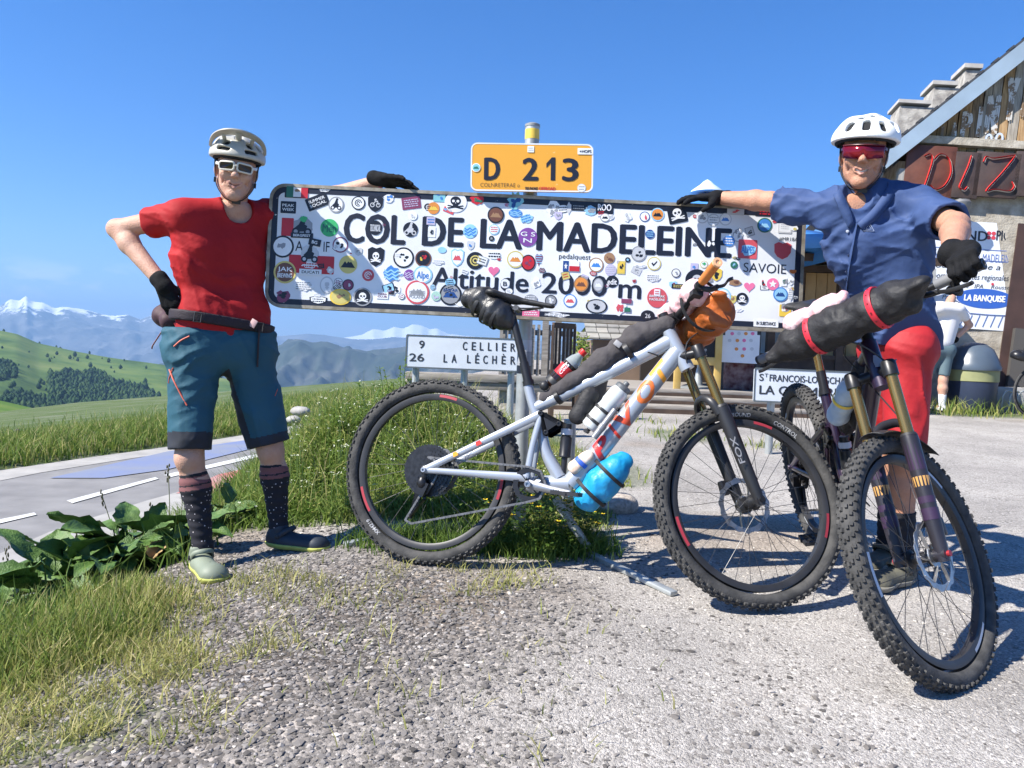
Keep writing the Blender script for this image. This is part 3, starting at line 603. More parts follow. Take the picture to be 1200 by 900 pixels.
# weeds standing up against the sky at the left end of the direction sign
for wx_, wy_, hh in [(P(462, 440, 4.8).x, 4.8, .46), (P(437, 445, 4.6).x, 4.65, .34), (P(488, 440, 4.9).x, 4.95, .22), (P(408, 455, 4.5).x, 4.5, .2), (P(452, 445, 5.1).x, 5.1, .3)]:
    st = MB(); g = gzf(wx_, wy_)-.02; lv, lf = [], []
    for k in range(7):
        a = RNG.random()*6.28; top = Vector((wx_+.10*cos(a), wy_+.10*sin(a), g+hh*RNG.uniform(.6, 1))); b0 = Vector((wx_, wy_, g)); st.tube(catmull([b0, b0.lerp(top, .5)+Vector((.02*cos(a+1), .02*sin(a+1), .03)), top], 4), .002, 4)
        for j in range(26):
            t = RNG.uniform(.25, 1); c = np.array(b0.lerp(top, t)); an = RNG.random()*6.28; d = np.array((cos(an), sin(an), .5)); d /= np.linalg.norm(d); s_ = np.cross(d, (0, 0, 1)); s_ /= np.linalg.norm(s_); L_ = RNG.uniform(.02, .05); o = len(lv)
            lv += [c, c+d*L_*.5+s_*L_*.17, c+d*L_, c+d*L_*.5-s_*L_*.17]; lf.append((o, o+1, o+2, o+3))
    root = tag(empty('weed', (wx_, wy_, g)), {.46: 'tallest slender green weed standing up beside the left end of the distance sign', .34: 'branching green weed left of the tallest one on the bank', .22: 'low branching weed under the left corner of the distance sign', .2: 'short weed on the bank beside the rear tyre of the silver bicycle', .3: 'slender weed behind the tallest one on the bank top'}[hh], 'weed', 'weeds on the bank')
    s1 = st.build('stem', M_STEM, root); s1.matrix_parent_inverse = Matrix.Translation((-wx_, -wy_, -g))
    l1 = npmesh('foliage', np.array(lv), np.array(lf), M_GRASS, root, smooth=False); set_tint(l1, RNG.uniform(.2, .5, len(lv))); l1.matrix_parent_inverse = Matrix.Translation((-wx_, -wy_, -g))
# yellow-flowered bush at the foot of the post
bc = Vector((.14, 3.33, gzf(.14, 3.33)))
root = tag(empty('flowering_bush', bc), 'low leafy bush with small yellow flowers growing under the light grey bicycle', 'bush')
lv, lf, tt = [], [], []; fl = MB(); stb = MB()
for k in range(2100):
    a, r = RNG.random()*6.28, math.sqrt(RNG.random()); c = np.array((r*.27*cos(a), r*.20*sin(a), RNG.uniform(.0, .31)*(1.08-.6*r*r)+.01)); an = RNG.random()*6.28; d = np.array((cos(an), sin(an), RNG.uniform(-.5, .7))); d /= np.linalg.norm(d)
    s_ = np.cross(d, (0, 0, 1)); s_ /= np.linalg.norm(s_); L_ = RNG.uniform(.016, .034); o = len(lv); lv += [c, c+d*L_*.5+s_*L_*.3, c+d*L_, c+d*L_*.5-s_*L_*.3]; lf.append((o, o+1, o+2, o+3)); tt += [RNG.uniform(.02, .34)]*4
for k in range(26):
    a = RNG.random()*6.28; stb.tube([(0, 0, 0), (.1*cos(a), .08*sin(a), .1), (.2*cos(a), .15*sin(a), RNG.uniform(.12, .22))], .0018, 4)
for k in range(150):
    a, r = RNG.random()*6.28, math.sqrt(RNG.random()); c = Vector((float(r*.28*cos(a)), float(r*.21*sin(a)-.02), float(RNG.uniform(.5, 1.08)*.31*(1.08-.6*r*r)+.012))); t = RNG.random()*6
    for j in range(4): q_ = t+j*pi/2; fl.add([c, c+Vector((.010*cos(q_-.5), .010*sin(q_-.5), .003)), c+Vector((.014*cos(q_), .014*sin(q_), .005)), c+Vector((.010*cos(q_+.5), .010*sin(q_+.5), .003))], [(0, 1, 2, 3)])
l1 = npmesh('foliage', np.array(lv), np.array(lf), M_GRASS, root, smooth=False); set_tint(l1, tt); stb.build('stem', M_STEM, root); tag(fl.build('flowers', M_YFL, root, smooth=False), kind='stuff')
# big-leaved plants on the slope at the left
M_LEAF = mat('broad_leaf', (.045, .105, .016), .5, c2=(.105, .185, .036), vscale=6, bump=.5, bscale=30)
M_DEADLEAF = mat('dead_leaf', (.22, .13, .06), .8, c2=(.34, .24, .10), vscale=30)
def leaf_mesh(L_, W_, droop, fold, m, jag=.14):
    v, f = [], []; n, k = 9, 6; ph = RNG.random()*6
    for i in range(n+1):
        t = i/n; w = W_*(math.sin(pi*min(1, t**.72*.98+.02))**.62)*(1+jag*math.sin(t*31+ph)) if 0 < i < n else W_*(.22 if i == 0 else .02)
        for j in range(k+1):
            s = (j/k-.5)*2; v.append((t*L_, s*w*.5, -droop*L_*t*t+fold*abs(s)*w+.035*L_*math.sin(11*t+4*s+ph)*(.3+abs(s))))
    for i in range(n):
        for j in range(k): o = i*(k+1)+j; f.append((o, o+k+1, o+k+2, o+1))
    mb_ = MB(); mb_.v, mb_.f, mb_.m = v, f, [0]*len(f); return mb_
LEAVES = [leaf_mesh(1, RNG.uniform(.52, .78), RNG.uniform(.1, .5), RNG.uniform(.05, .3), None).mesh('leaf', M_LEAF) for _ in range(7)]
for me2 in LEAVES:
    for p_ in me2.polygons: p_.use_smooth = True
def leaf_plant(px, py, d, n, size, label, h=.25):
    b0 = P(px, py, d); g = gzf(b0.x, b0.y); b0.z = g; root = tag(empty('broad_leaved_plant', b0), label, 'plant'); st = MB()
    n = int(n*1.7)
    for i in range(n):
        a = 6.283*(i/n)*2+RNG.normal()*.35; el = RNG.uniform(.25, 1.1); L_ = min(.24, .72*size*RNG.uniform(.6, 1.25)); r = L_*.45; tip = Vector((r*cos(a), r*sin(a), h*RNG.uniform(.35, 1.)))
        st.tube(catmull([(0, 0, -.02), tip*.6+Vector((0, 0, -.02)), tip], 3), [.006, .005, .0045, .004, .004, .0035, .003], 5)
        o = bpy.data.objects.new('leaf', LEAVES[i % len(LEAVES)]); link(o, root); o.location = tip; o.scale = (L_, L_, L_); o.rotation_euler = (RNG.normal()*.5, -RNG.uniform(-.15, .95), a+RNG.normal()*.3)
    st.build('stalk', M_STEM, root); return root
BL = 'broad_leaved_plant'
for px, py, d, n, s_, lab in [(5, 735, 3.0, 8, .30, 'broad-leaved plant with torn leaves at the outer end of the roadside clump'), (60, 715, 3.05, 9, .28, 'wide broad-leaved plant leaning over the tall grass'), (215, 655, 3.4, 8, .20, 'broad-leaved plant against the dotted sock of the rider in red'), (130, 650, 3.75, 9, .24, 'tall broad-leaved plant behind the others against the road surface'),
        (20, 712, 3.25, 8, .30, 'broad-leaved plant with a long pale leaf hanging toward the road edge'), (95, 690, 3.35, 12, .31, 'dense broad-leaved green plant in the middle of the clump beside the road'),
        (150, 665, 3.45, 12, .29, 'broad-leaved green plant with upright folded leaves next to the tall grass'), (190, 640, 3.6, 9, .2, 'broad-leaved plant growing just behind the grey clog'), (255, 632, 3.75, 9, .16, 'small broad-leaved plant between the two legs of the rider in red'),
        (60, 668, 3.7, 8, .22, 'broad-leaved plant at the back of the clump beside the asphalt'), (120, 700, 3.2, 8, .2, 'low broad-leaved plant at the front of the clump above the tall grass')]:
    leaf_plant(px, py, d, n, s_, lab, .26 if s_ > .2 else .17)
# dead curled leaf in the clump
mbd = leaf_mesh(.11, .07, .5, .5, None, .2); o = mbd.build('dead_leaf', M_DEADLEAF); o.location = P(178, 655, 3.3); o.rotation_euler = (.4, -.9, 1.1); tag(o, 'curled brown dead leaf among the broad green leaves', 'leaf')
# seed stalks in front of the road
for i, (x0, y0, x1, y1, d) in enumerate([(150, 640, 118, 575, 3.8), (172, 640, 140, 598, 3.7), (30, 660, 5, 642, 3.5), (100, 650, 88, 610, 3.9), (196, 630, 197, 545, 3.6), (205, 640, 215, 556, 3.7), (260, 620, 232, 580, 3.9), (186, 640, 176, 590, 3.8), (250, 612, 258, 566, 4.0)]):
    a, b = P(x0, y0, d), P(x1, y1, d); root = tag(empty('seed_stalk', a), 'thin dry seed stalk rising in front of the road', 'stalk', 'seed stalks on the bank'); st = MB(); a.z = min(a.z, gzf(a.x, a.y)); pts_ = [Vector(), (b-a)*.5+Vector((.01, 0, 0)), b-a]; root.location = a
    st.tube(catmull(pts_, 4), [.0028]*4+[.002]*4+[.0012], 5); st.build('stem', mat('dry_stem', (.13, .14, .05), .8), root); hd = MB()
    for k in range(9): hd.ball((b-a)*(1-.02*k)+Vector((float(RNG.normal())*.006, float(RNG.normal())*.006, 0)), (.004, .004, .009), 6)
    hd.build('seed_head', mat('seed_brown', (.10, .09, .05), .9), root)
# loose stones over the gravel
def pebbles(name, n, box, size, label, dens):
    xy = scat(n*4, *box); xy = keep_by(xy, dens(*xy.T))[:n]; n = len(xy); x, y = xy.T; s = size[0]*(size[1]/size[0])**(RNG.random(n)**2.2); z = gz(x, y)
    base = np.array([(1, 0, 0), (0, 1, 0), (-1, 0, 0), (0, -1, 0), (.7, .7, .55), (-.7, .7, .5), (-.6, -.7, .6), (.6, -.75, .5), (0, 0, .8)], float); base[:4, 2] = -.15
    v = base[None]*(1+.35*RNG.normal(size=(n, 9, 1)).clip(-1.5, 1.5)*.6); t = RNG.random(n)*6.28; c, s1 = np.cos(t)[:, None], np.sin(t)[:, None]; sc = s[:, None, None]*np.stack([RNG.uniform(.7, 1.3, n), RNG.uniform(.7, 1.2, n), RNG.uniform(.5, .95, n)], 1)[:, None]
    v = v*sc; X, Y = v[..., 0]*c-v[..., 1]*s1, v[..., 0]*s1+v[..., 1]*c; v = np.stack([X+x[:, None], Y+y[:, None], v[..., 2]+z[:, None]-.0005], -1).reshape(-1, 3)
    f0 = np.array([(0, 4, 7), (0, 1, 4), (1, 5, 4), (1, 2, 5), (2, 6, 5), (2, 3, 6), (3, 7, 6), (3, 0, 7), (4, 5, 8), (5, 6, 8), (6, 7, 8), (7, 4, 8)]); fs = (f0[None]+(np.arange(n)*9)[:, None, None]).reshape(-1, 3)
    o = npmesh(name, v, fs, M_STONE, smooth=False); set_tint(o, np.repeat(np.clip(RNG.normal(.70 if size[0] < .003 else .45, .20, n), 0, 1), 9)); return tag(o, label, 'gravel', kind='stuff')
M_STONE = tint_mat('stone_chips', [(0, (.060, .055, .050)), (.35, (.13, .118, .108)), (.65, (.235, .215, .197)), (.9, (.40, .37, .34)), (1, (.60, .55, .48))], .9, 0)
pebbles('loose_gravel', 30000, (-1.9, .9, 1.35, 3.6), (.0035, .011), 'loose grey stone chips lying over the ground', lambda x, y: np.clip(coarse(x, y)*1.1+.06, 0, 1)*(1-.6*grassmask(x, y)))
pebbles('fine_gravel', 17000, (-.9, 2.6, 1.3, 5.2), (.0022, .0062), 'fine stone chips bedded in the pale ground', lambda x, y: np.clip(.5-.3*coarse(x, y), 0, 1)/(1+.25*(y-1.3)**2))
# boulder below the light bicycle
s = SDF((-.2, -.16, -.1), (.2, .16, .16), .006); s.ell((0, 0, .03), (.125, .10, .07), k=0); s.disp(lambda x, y, z: .03*(fbm(x*9+2, y*9, z*9, o=4)-.5)); o = s.build('boulder', mat('granite', (.30, .25, .20), .9, c2=(.55, .48, .40), vscale=60, bump=.5, bscale=90)); b0 = GP(722, 600); o.location = (b0.x, b0.y+.05, gzf(b0.x, b0.y)-.005); o.rotation_euler = (0, 0, .2); tag(o, 'rounded speckled granite boulder lying on the gravel behind the blue roll', 'boulder')
# ------------------------------------------------------------ the name sign with its stickers
class Plane:
    def __init__(s, tl, tr, bl, d, dr=None, db=None):
        s.o = P(*tl, d); t = P(*tr, dr or d); b = P(*bl, db or d); s.a = (t-s.o).normalized(); bb = s.o-b; s.b = (bb-s.a*bb.dot(s.a)).normalized(); s.n = s.a.cross(s.b); s.W = (t-s.o).length; s.H = bb.dot(s.b)
    def uv(s, px, py):
        c = Vector((0, 0, ZC)); r = P(px, py, 1)-c; t = (s.o-c).dot(s.n)/r.dot(s.n); q = c+r*t-s.o; return q.dot(s.a), q.dot(s.b)
    def at(s, u, v, w=0.): return s.o+s.a*u+s.b*v+s.n*w
def rrect(x0, y0, x1, y1, r, n=6):
    out = []
    for cx, cy, a0 in ((x1-r, y1-r, 0), (x0+r, y1-r, pi/2), (x0+r, y0+r, pi), (x1-r, y0+r, 1.5*pi)):
        for k in range(n+1): t = a0+pi/2*k/n; out.append((cx+r*cos(t), cy+r*sin(t)))
    return out
def smat(nm, c, rough=.38): return mat(nm, c, rough, var=.10, vscale=9)
COLS = dict(k=(.012, .014, .022), w=(.80, .81, .82), r=(.52, .02, .03), R=(.62, .09, .11), g=(.05, .42, .14), G=(.03, .16, .10), b=(.06, .22, .58), B=(.02, .07, .25), c=(.30, .58, .80), t=(.22, .52, .58), y=(.78, .55, .08), Y=(.62, .52, .16), o=(.70, .26, .05), n=(.16, .065, .04), N=(.33, .19, .10), p=(.22, .07, .32), P=(.80, .18, .34), l=(.50, .46, .62), a=(.30, .31, .33), A=(.55, .56, .58), m=(.23, .05, .11), M=(.40, .62, .52))
def SM(c): return smat('sticker_'+c if c.islower() else 'sticker_deep_'+c.lower(), COLS[c])
def poly_of(kind, w, h, rnd=None):
    if kind == 'o': return [(w*cos(t*2*pi/28), h*sin(t*2*pi/28)) for t in range(28)]
    if kind == 'q': return rrect(-w, -h, w, h, min(w, h)*.12, 3)
    if kind == 's': return [(-w, h*.75), (-w*.5, h), (0, h*.85), (w*.5, h), (w, h*.75), (w*.95, -.2*h), (w*.6, -.7*h), (0, -h), (-w*.6, -.7*h), (-w*.95, -.2*h)]
    if kind == 'h': return [(w*.95*16*math.sin(t)**3/16, h*(13*cos(t)-5*cos(2*t)-2*cos(3*t)-cos(4*t))/16) for t in [2*pi*k/26 for k in range(26)]]
    if kind == 'z':
        rr = random.Random(rnd); return [(w*cos(t*2*pi/15)*rr.uniform(.6, 1.05), h*sin(t*2*pi/15)*rr.uniform(.6, 1.05)) for t in range(15)]
def motif(mb, kind, ctr, a, b, w, h, mats, cidx, seed, lift, txt=''):
    n = a.cross(b); rr = random.Random(seed)
    def pg(poly, ci, l):
        mb.cm = ci; mb.add([ctr+a*x+b*y+n*l for x, y in poly], [tuple(range(len(poly)))])
    def disc(x, y, rx, ry, ci, l, k=14): pg([(x+rx*cos(t*2*pi/k), y+ry*sin(t*2*pi/k)) for t in range(k)], ci, l)
    l = lift; c = cidx
    if kind == 'mount':
        pg([(-.8*w, -.35*h), (-.35*w, .35*h), (-.15*w, .1*h), (.15*w, .55*h), (.8*w, -.35*h)], c, l); pg([(.0*w, .36*h), (.15*w, .55*h), (.33*w, .3*h), (.15*w, .22*h)], 0, l+.0002)
    elif kind == 'skull':
        disc(0, .12*h, .48*w, .45*h, c, l); pg([(-.25*w, -.2*h), (.25*w, -.2*h), (.2*w, -.55*h), (-.2*w, -.55*h)], c, l+.0001); disc(-.2*w, .1*h, .13*w, .13*h, 0, l+.0003); disc(.2*w, .1*h, .13*w, .13*h, 0, l+.0003); pg([(-.05*w, -.12*h), (.05*w, -.12*h), (0, .02*h)], 0, l+.0003)
        for s in (-1, 1): pg([(-.75*w*s, -.55*h), (-.65*w*s, -.68*h), (.75*w*s, .02*h-.4*h), (.68*w*s, .1*h-.38*h)], c, l)
    elif kind == 'bike':
        for x in (-.38, .38):
            pts = [(x*w+.3*w*cos(t), -.15*h+.3*w*sin(t)) for t in np.linspace(0, 2*pi, 15)[:-1]]; pin = [(x*w+.2*w*cos(t), -.15*h+.2*w*sin(t)) for t in np.linspace(0, 2*pi, 15)[:-1]]
            for k in range(14): pg([pts[k], pts[(k+1) % 14], pin[(k+1) % 14], pin[k]], c, l)
        pg([(-.4*w, -.15*h), (-.1*w, .3*h), (0, .25*h), (-.25*w, -.12*h)], c, l+.0002); pg([(-.1*w, .3*h), (.3*w, .35*h), (.3*w, .22*h), (-.05*w, .2*h)], c, l+.0002); pg([(.22*w, .4*h), (.32*w, .4*h), (.45*w, -.15*h), (.33*w, -.15*h)], c, l+.0003); disc(.0, .5*h, .16*w, .14*h, c, l+.0002)
    elif kind == 'moto':
        for x in (-.5, .5): disc(x*w, -.45*h, .33*w, .33*w, c, l); disc(x*w, -.45*h, .17*w, .17*w, 0, l+.0003)
        pg([(-.6*w, -.1*h), (-.2*w, -.45*h), (.3*w, -.4*h), (.45*w, .1*h), (.2*w, .25*h), (-.3*w, .2*h)], c, l+.0002); pg([(-.3*w, .15*h), (-.05*w, .75*h), (.2*w, .7*h), (.25*w, .3*h), (.1*w, .1*h)], c, l+.0004); disc(.12*w, .8*h, .18*w, .17*h, c, l+.0005)
    elif kind == 'lines':
        k = max(2, int(h/.006))
        for i in range(k):
            y = h*.7-(i+.5)*1.4*h/k; x = -.75*w
            while x < .65*w:
                q = rr.uniform(.08, .3)*w; pg([(x, y-.3*h/k), (min(x+q, .78*w), y-.3*h/k), (min(x+q, .78*w), y+.35*h/k), (x, y+.35*h/k)], c, l); x += q+.07*w
    elif kind == 'blob':
        for i in range(5):
            cx, cy, s = rr.uniform(-.4, .4)*w, rr.uniform(-.4, .4)*h, rr.uniform(.15, .38); pts = [(cx+s*w*cos(t*.785)*rr.uniform(.5, 1.1), cy+s*h*sin(t*.785)*rr.uniform(.5, 1.1)) for t in range(8)]; pg(pts, c if i % 3 else min(c+1, len(mats)-1), l+.0001*i)
    elif kind == 'wave':
        for i in range(3):
            y0 = (-.4+.4*i)*h; top = [(-.8*w+1.6*w*t/10, y0+.14*h*math.sin(t*1.3+i)) for t in range(11)]; pg(top+[(x, y-.2*h) for x, y in reversed(top)], c, l+.0001*i)
    elif kind == 'check':
        pg([(-.5*w, .0), (-.3*w, .2*h), (-.1*w, -.1*h), (.45*w, .5*h), (.55*w, .3*h), (-.1*w, -.5*h)], c, l)
    elif kind == 'star':
        pg([((.7 if k % 2 == 0 else .3)*w*sin(k*pi/5), (.7 if k % 2 == 0 else .3)*h*cos(k*pi/5)) for k in range(10)], c, l)
    elif kind == 'swirl':
        for i in range(2):
            r = .62-.3*i
            for k in range(12): t0, t1 = 2*pi*k/14, 2*pi*(k+1)/14; pg([(r*w*cos(t0), r*h*sin(t0)), (r*w*cos(t1), r*h*sin(t1)), ((r-.15)*w*cos(t1), (r-.15)*h*sin(t1)), ((r-.15)*w*cos(t0), (r-.15)*h*sin(t0))], c, l)
    if txt:
        rows = txt.split('/'); k = len(rows); mb.cm = c
        for i, t in enumerate(rows):
            hh = min(h*1.35/k*.72, .05); y = h*.68-(i+.86)*1.36*h/k; text_on(mb, t, ctr+b*y, a, b, hh, .02, align='CENTER', fit=1.55*w*(1 if len(t) > 2 else .6), lift=l)
_sn = [0]
def sticker(pl, parent, px, py, w, h=None, shape='o', bg='w', rim=None, fg='k', kind='', txt='', rot=0, fg2=None, w0=.0015):
    h = h or w; k = 3.3/900; _sn[0] += 1; i = _sn[0]; u, v = pl.uv(px, py); w, h = w*k, h*k; lift = w0+.00016*(i % 7)
    c, s = cos(RAD(rot)), sin(RAD(rot)); a, b = pl.a*c+pl.b*s, pl.b*c-pl.a*s; ctr = pl.at(u, v); mats = [SM(bg), SM(fg), SM(fg2 or fg), SM(rim or fg)]
    mb = MB(); poly = poly_of(shape, w, h, i); n = pl.n
    def plate(pts, ci, z0, z1):
        mb.cm = ci; K = len(pts); mb.add([ctr+a*x+b*y+n*z0 for x, y in pts]+[ctr+a*x+b*y+n*z1 for x, y in pts], [tuple(range(K, 2*K))]+[(j, (j+1) % K, K+(j+1) % K, K+j) for j in range(K)])
    if rim:
        plate(poly, 3, .0006, lift); mb.cm = 0; mb.add([ctr+a*x*.84+b*y*.84+n*(lift+.0003) for x, y in poly], [tuple(range(len(poly)))])
    else: plate(poly, 0, .0006, lift)
    if kind or txt: motif(mb, kind, ctr, a, b, w*.84 if rim else w, h*.84 if rim else h, mats, 1, i, lift+.0006, txt)
    return mb.build('sticker', mats, parent, smooth=False)
def worn(name, c, under, sc, pos):
    m = mat(name, c, .45); N, L = nodes(m); b = N['Principled BSDF']; t = N.new('ShaderNodeTexCoord'); n = N.new('ShaderNodeTexNoise'); n.inputs['Scale'].default_value = sc; n.inputs['Detail'].default_value = 8; n.inputs['Roughness'].default_value = .7
    L.new(t.outputs['Object'], n.inputs['Vector']); r = N.new('ShaderNodeValToRGB'); r.color_ramp.elements[0].position = pos; r.color_ramp.elements[1].position = pos+.02; r.color_ramp.elements[0].color = tuple(c)+(1,); r.color_ramp.elements[1].color = tuple(under)+(1,)
    L.new(n.outputs['Fac'], r.inputs[0]); L.new(r.outputs[0], b.inputs['Base Color']); return m
M_SIGNW = mat('sign_white', (.70, .71, .73), .38, c2=(.82, .83, .84), vscale=4, detail=9); M_NAVY = worn('sign_navy', (.010, .014, .030), (.60, .60, .58), 26, .66); M_INK = worn('sign_letters', (.010, .013, .028), (.45, .46, .48), 34, .70)
M_RIM = mat('sign_rim', (.22, .19, .14), .55, .4, c2=(.40, .36, .29), vscale=30); M_GALV = mat('galvanised', (.42, .44, .43), .5, .55, var=.16, vscale=14, bump=.1, bscale=50); M_BACK = mat('sign_back', (.35, .36, .36), .5, .6)
SG = Plane((318, 215.5), (944, 246), (316.5, 358.5), 3.3)
sign = empty('village_name_sign', (0, 0, 0)); sb = P(607, 640, 3.36); sb.z = gzf(sb.x, sb.y)
tag(sign, 'long white pass sign covered in stickers, with a yellow plate above', 'sign')
def flatpoly(mb, pl, poly, w): mb.add([pl.at(x, y, w) for x, y in poly], [tuple(range(len(poly)))])
def rimband(mb, pl, o, i, w0, w1=None):
    n = len(o); vo = [pl.at(x, y, w0) for x, y in o]; vi = [pl.at(x, y, w1 if w1 is not None else w0) for x, y in i]; mb.add(vo+vi, [(k, (k+1) % n, n+(k+1) % n, n+k) for k in range(n)])
W, H = SG.W, SG.H; R0 = .062
mb = MB(); out = rrect(0, -H, W, 0, R0); nrm = len(out); mb.add([SG.at(x, y, -.03) for x, y in out]+[SG.at(x, y, 0) for x, y in out], [tuple(range(nrm-1, -1, -1)), tuple(range(nrm, 2*nrm))]+[(k, (k+1) % nrm, nrm+(k+1) % nrm, nrm+k) for k in range(nrm)])
panel = mb.build('panel', M_SIGNW, sign, smooth=False)
mb = MB(); i1 = rrect(.010, -H+.010, W-.010, -.010, R0-.010); rimband(mb, SG, rrect(-.004, -H-.004, W+.004, .004, R0+.004), i1, .004); rimband(mb, SG, rrect(-.004, -H-.004, W+.004, .004, R0+.004), rrect(-.004, -H-.004, W+.004, .004, R0+.004), .004, -.035); rimband(mb, SG, i1, i1, .004, 0); mb.build('rim', M_RIM, panel, smooth=False)
mb = MB(); rimband(mb, SG, rrect(.0095, -H+.0095, W-.0095, -.0095, R0-.0095), rrect(.034, -H+.034, W-.034, -.034, R0-.034), .0009); mb.build('border', M_NAVY, panel, smooth=False)
mb = MB(); pxm = 3.3/900
def sign_word(mb_, s, x0, x1, yb0, yb1, hpx, bold, pl=SG, k=pxm, lift=.0013, xs=None):
    u0, v0 = pl.uv(x0, yb0); u1, v1 = pl.uv(x1, yb1); A = (pl.a*(u1-u0)+pl.b*(v1-v0)).normalized(); B = pl.n.cross(A); text_on(mb_, s, pl.at(u0, v0), A, B, hpx*k, bold, fit=math.hypot(u1-u0, v1-v0), lift=lift)
bl = lambda x: 283.5+(x-401)*.0405
for s_, x0, x1 in (('COL', 402, 475), ('DE', 494, 543), ('LA', 562, 612), ('MADELEINE', 628, 857)): mb = MB(); sign_word(mb, s_, x0, x1, bl(x0), bl(x1), 35.5, .030); mb.build('lettering', M_INK, panel, smooth=False)
mb = MB()
b2 = lambda x: 336+(x-505)*.058
for w_ in (('Altitude', 505, 619, b2(505), b2(619), 24.5, .020), ('2000', 634, 711, b2(634)-.5, b2(711)-.5, 25, .020), ('m', 724, 751, b2(724), b2(751), 25, .020)): mb = MB(); sign_word(mb, *w_); mb.build('lettering', M_INK, panel, smooth=False)
for w_ in (('pedalquest', 655, 692, 303, 304.5, 6.5, .0), ('SAVOIE', 871, 921, 318.5, 321, 11.5, -.004), ('IF', 379, 386, 295, 295.3, 12.5, 0), ('A', 346, 355, 294, 294.3, 12.5, 0), ('#MR18AM', 913, 939, 282, 283, 4.5, 0)): mb = MB(); sign_word(mb, *w_); mb.build('lettering', M_INK, panel, smooth=False)
Sk = lambda *a, **k: sticker(SG, panel, *a, **k)
for a_ in [(365, 310, 26.5, 10.5, 'q', 'r'), (337, 266, 7, 10.5, 'q', 'r'), (917, 294, 10, 10, 's', 'R'), (876, 292, 11, 11, 'q', 'R')]: Sk(*a_)
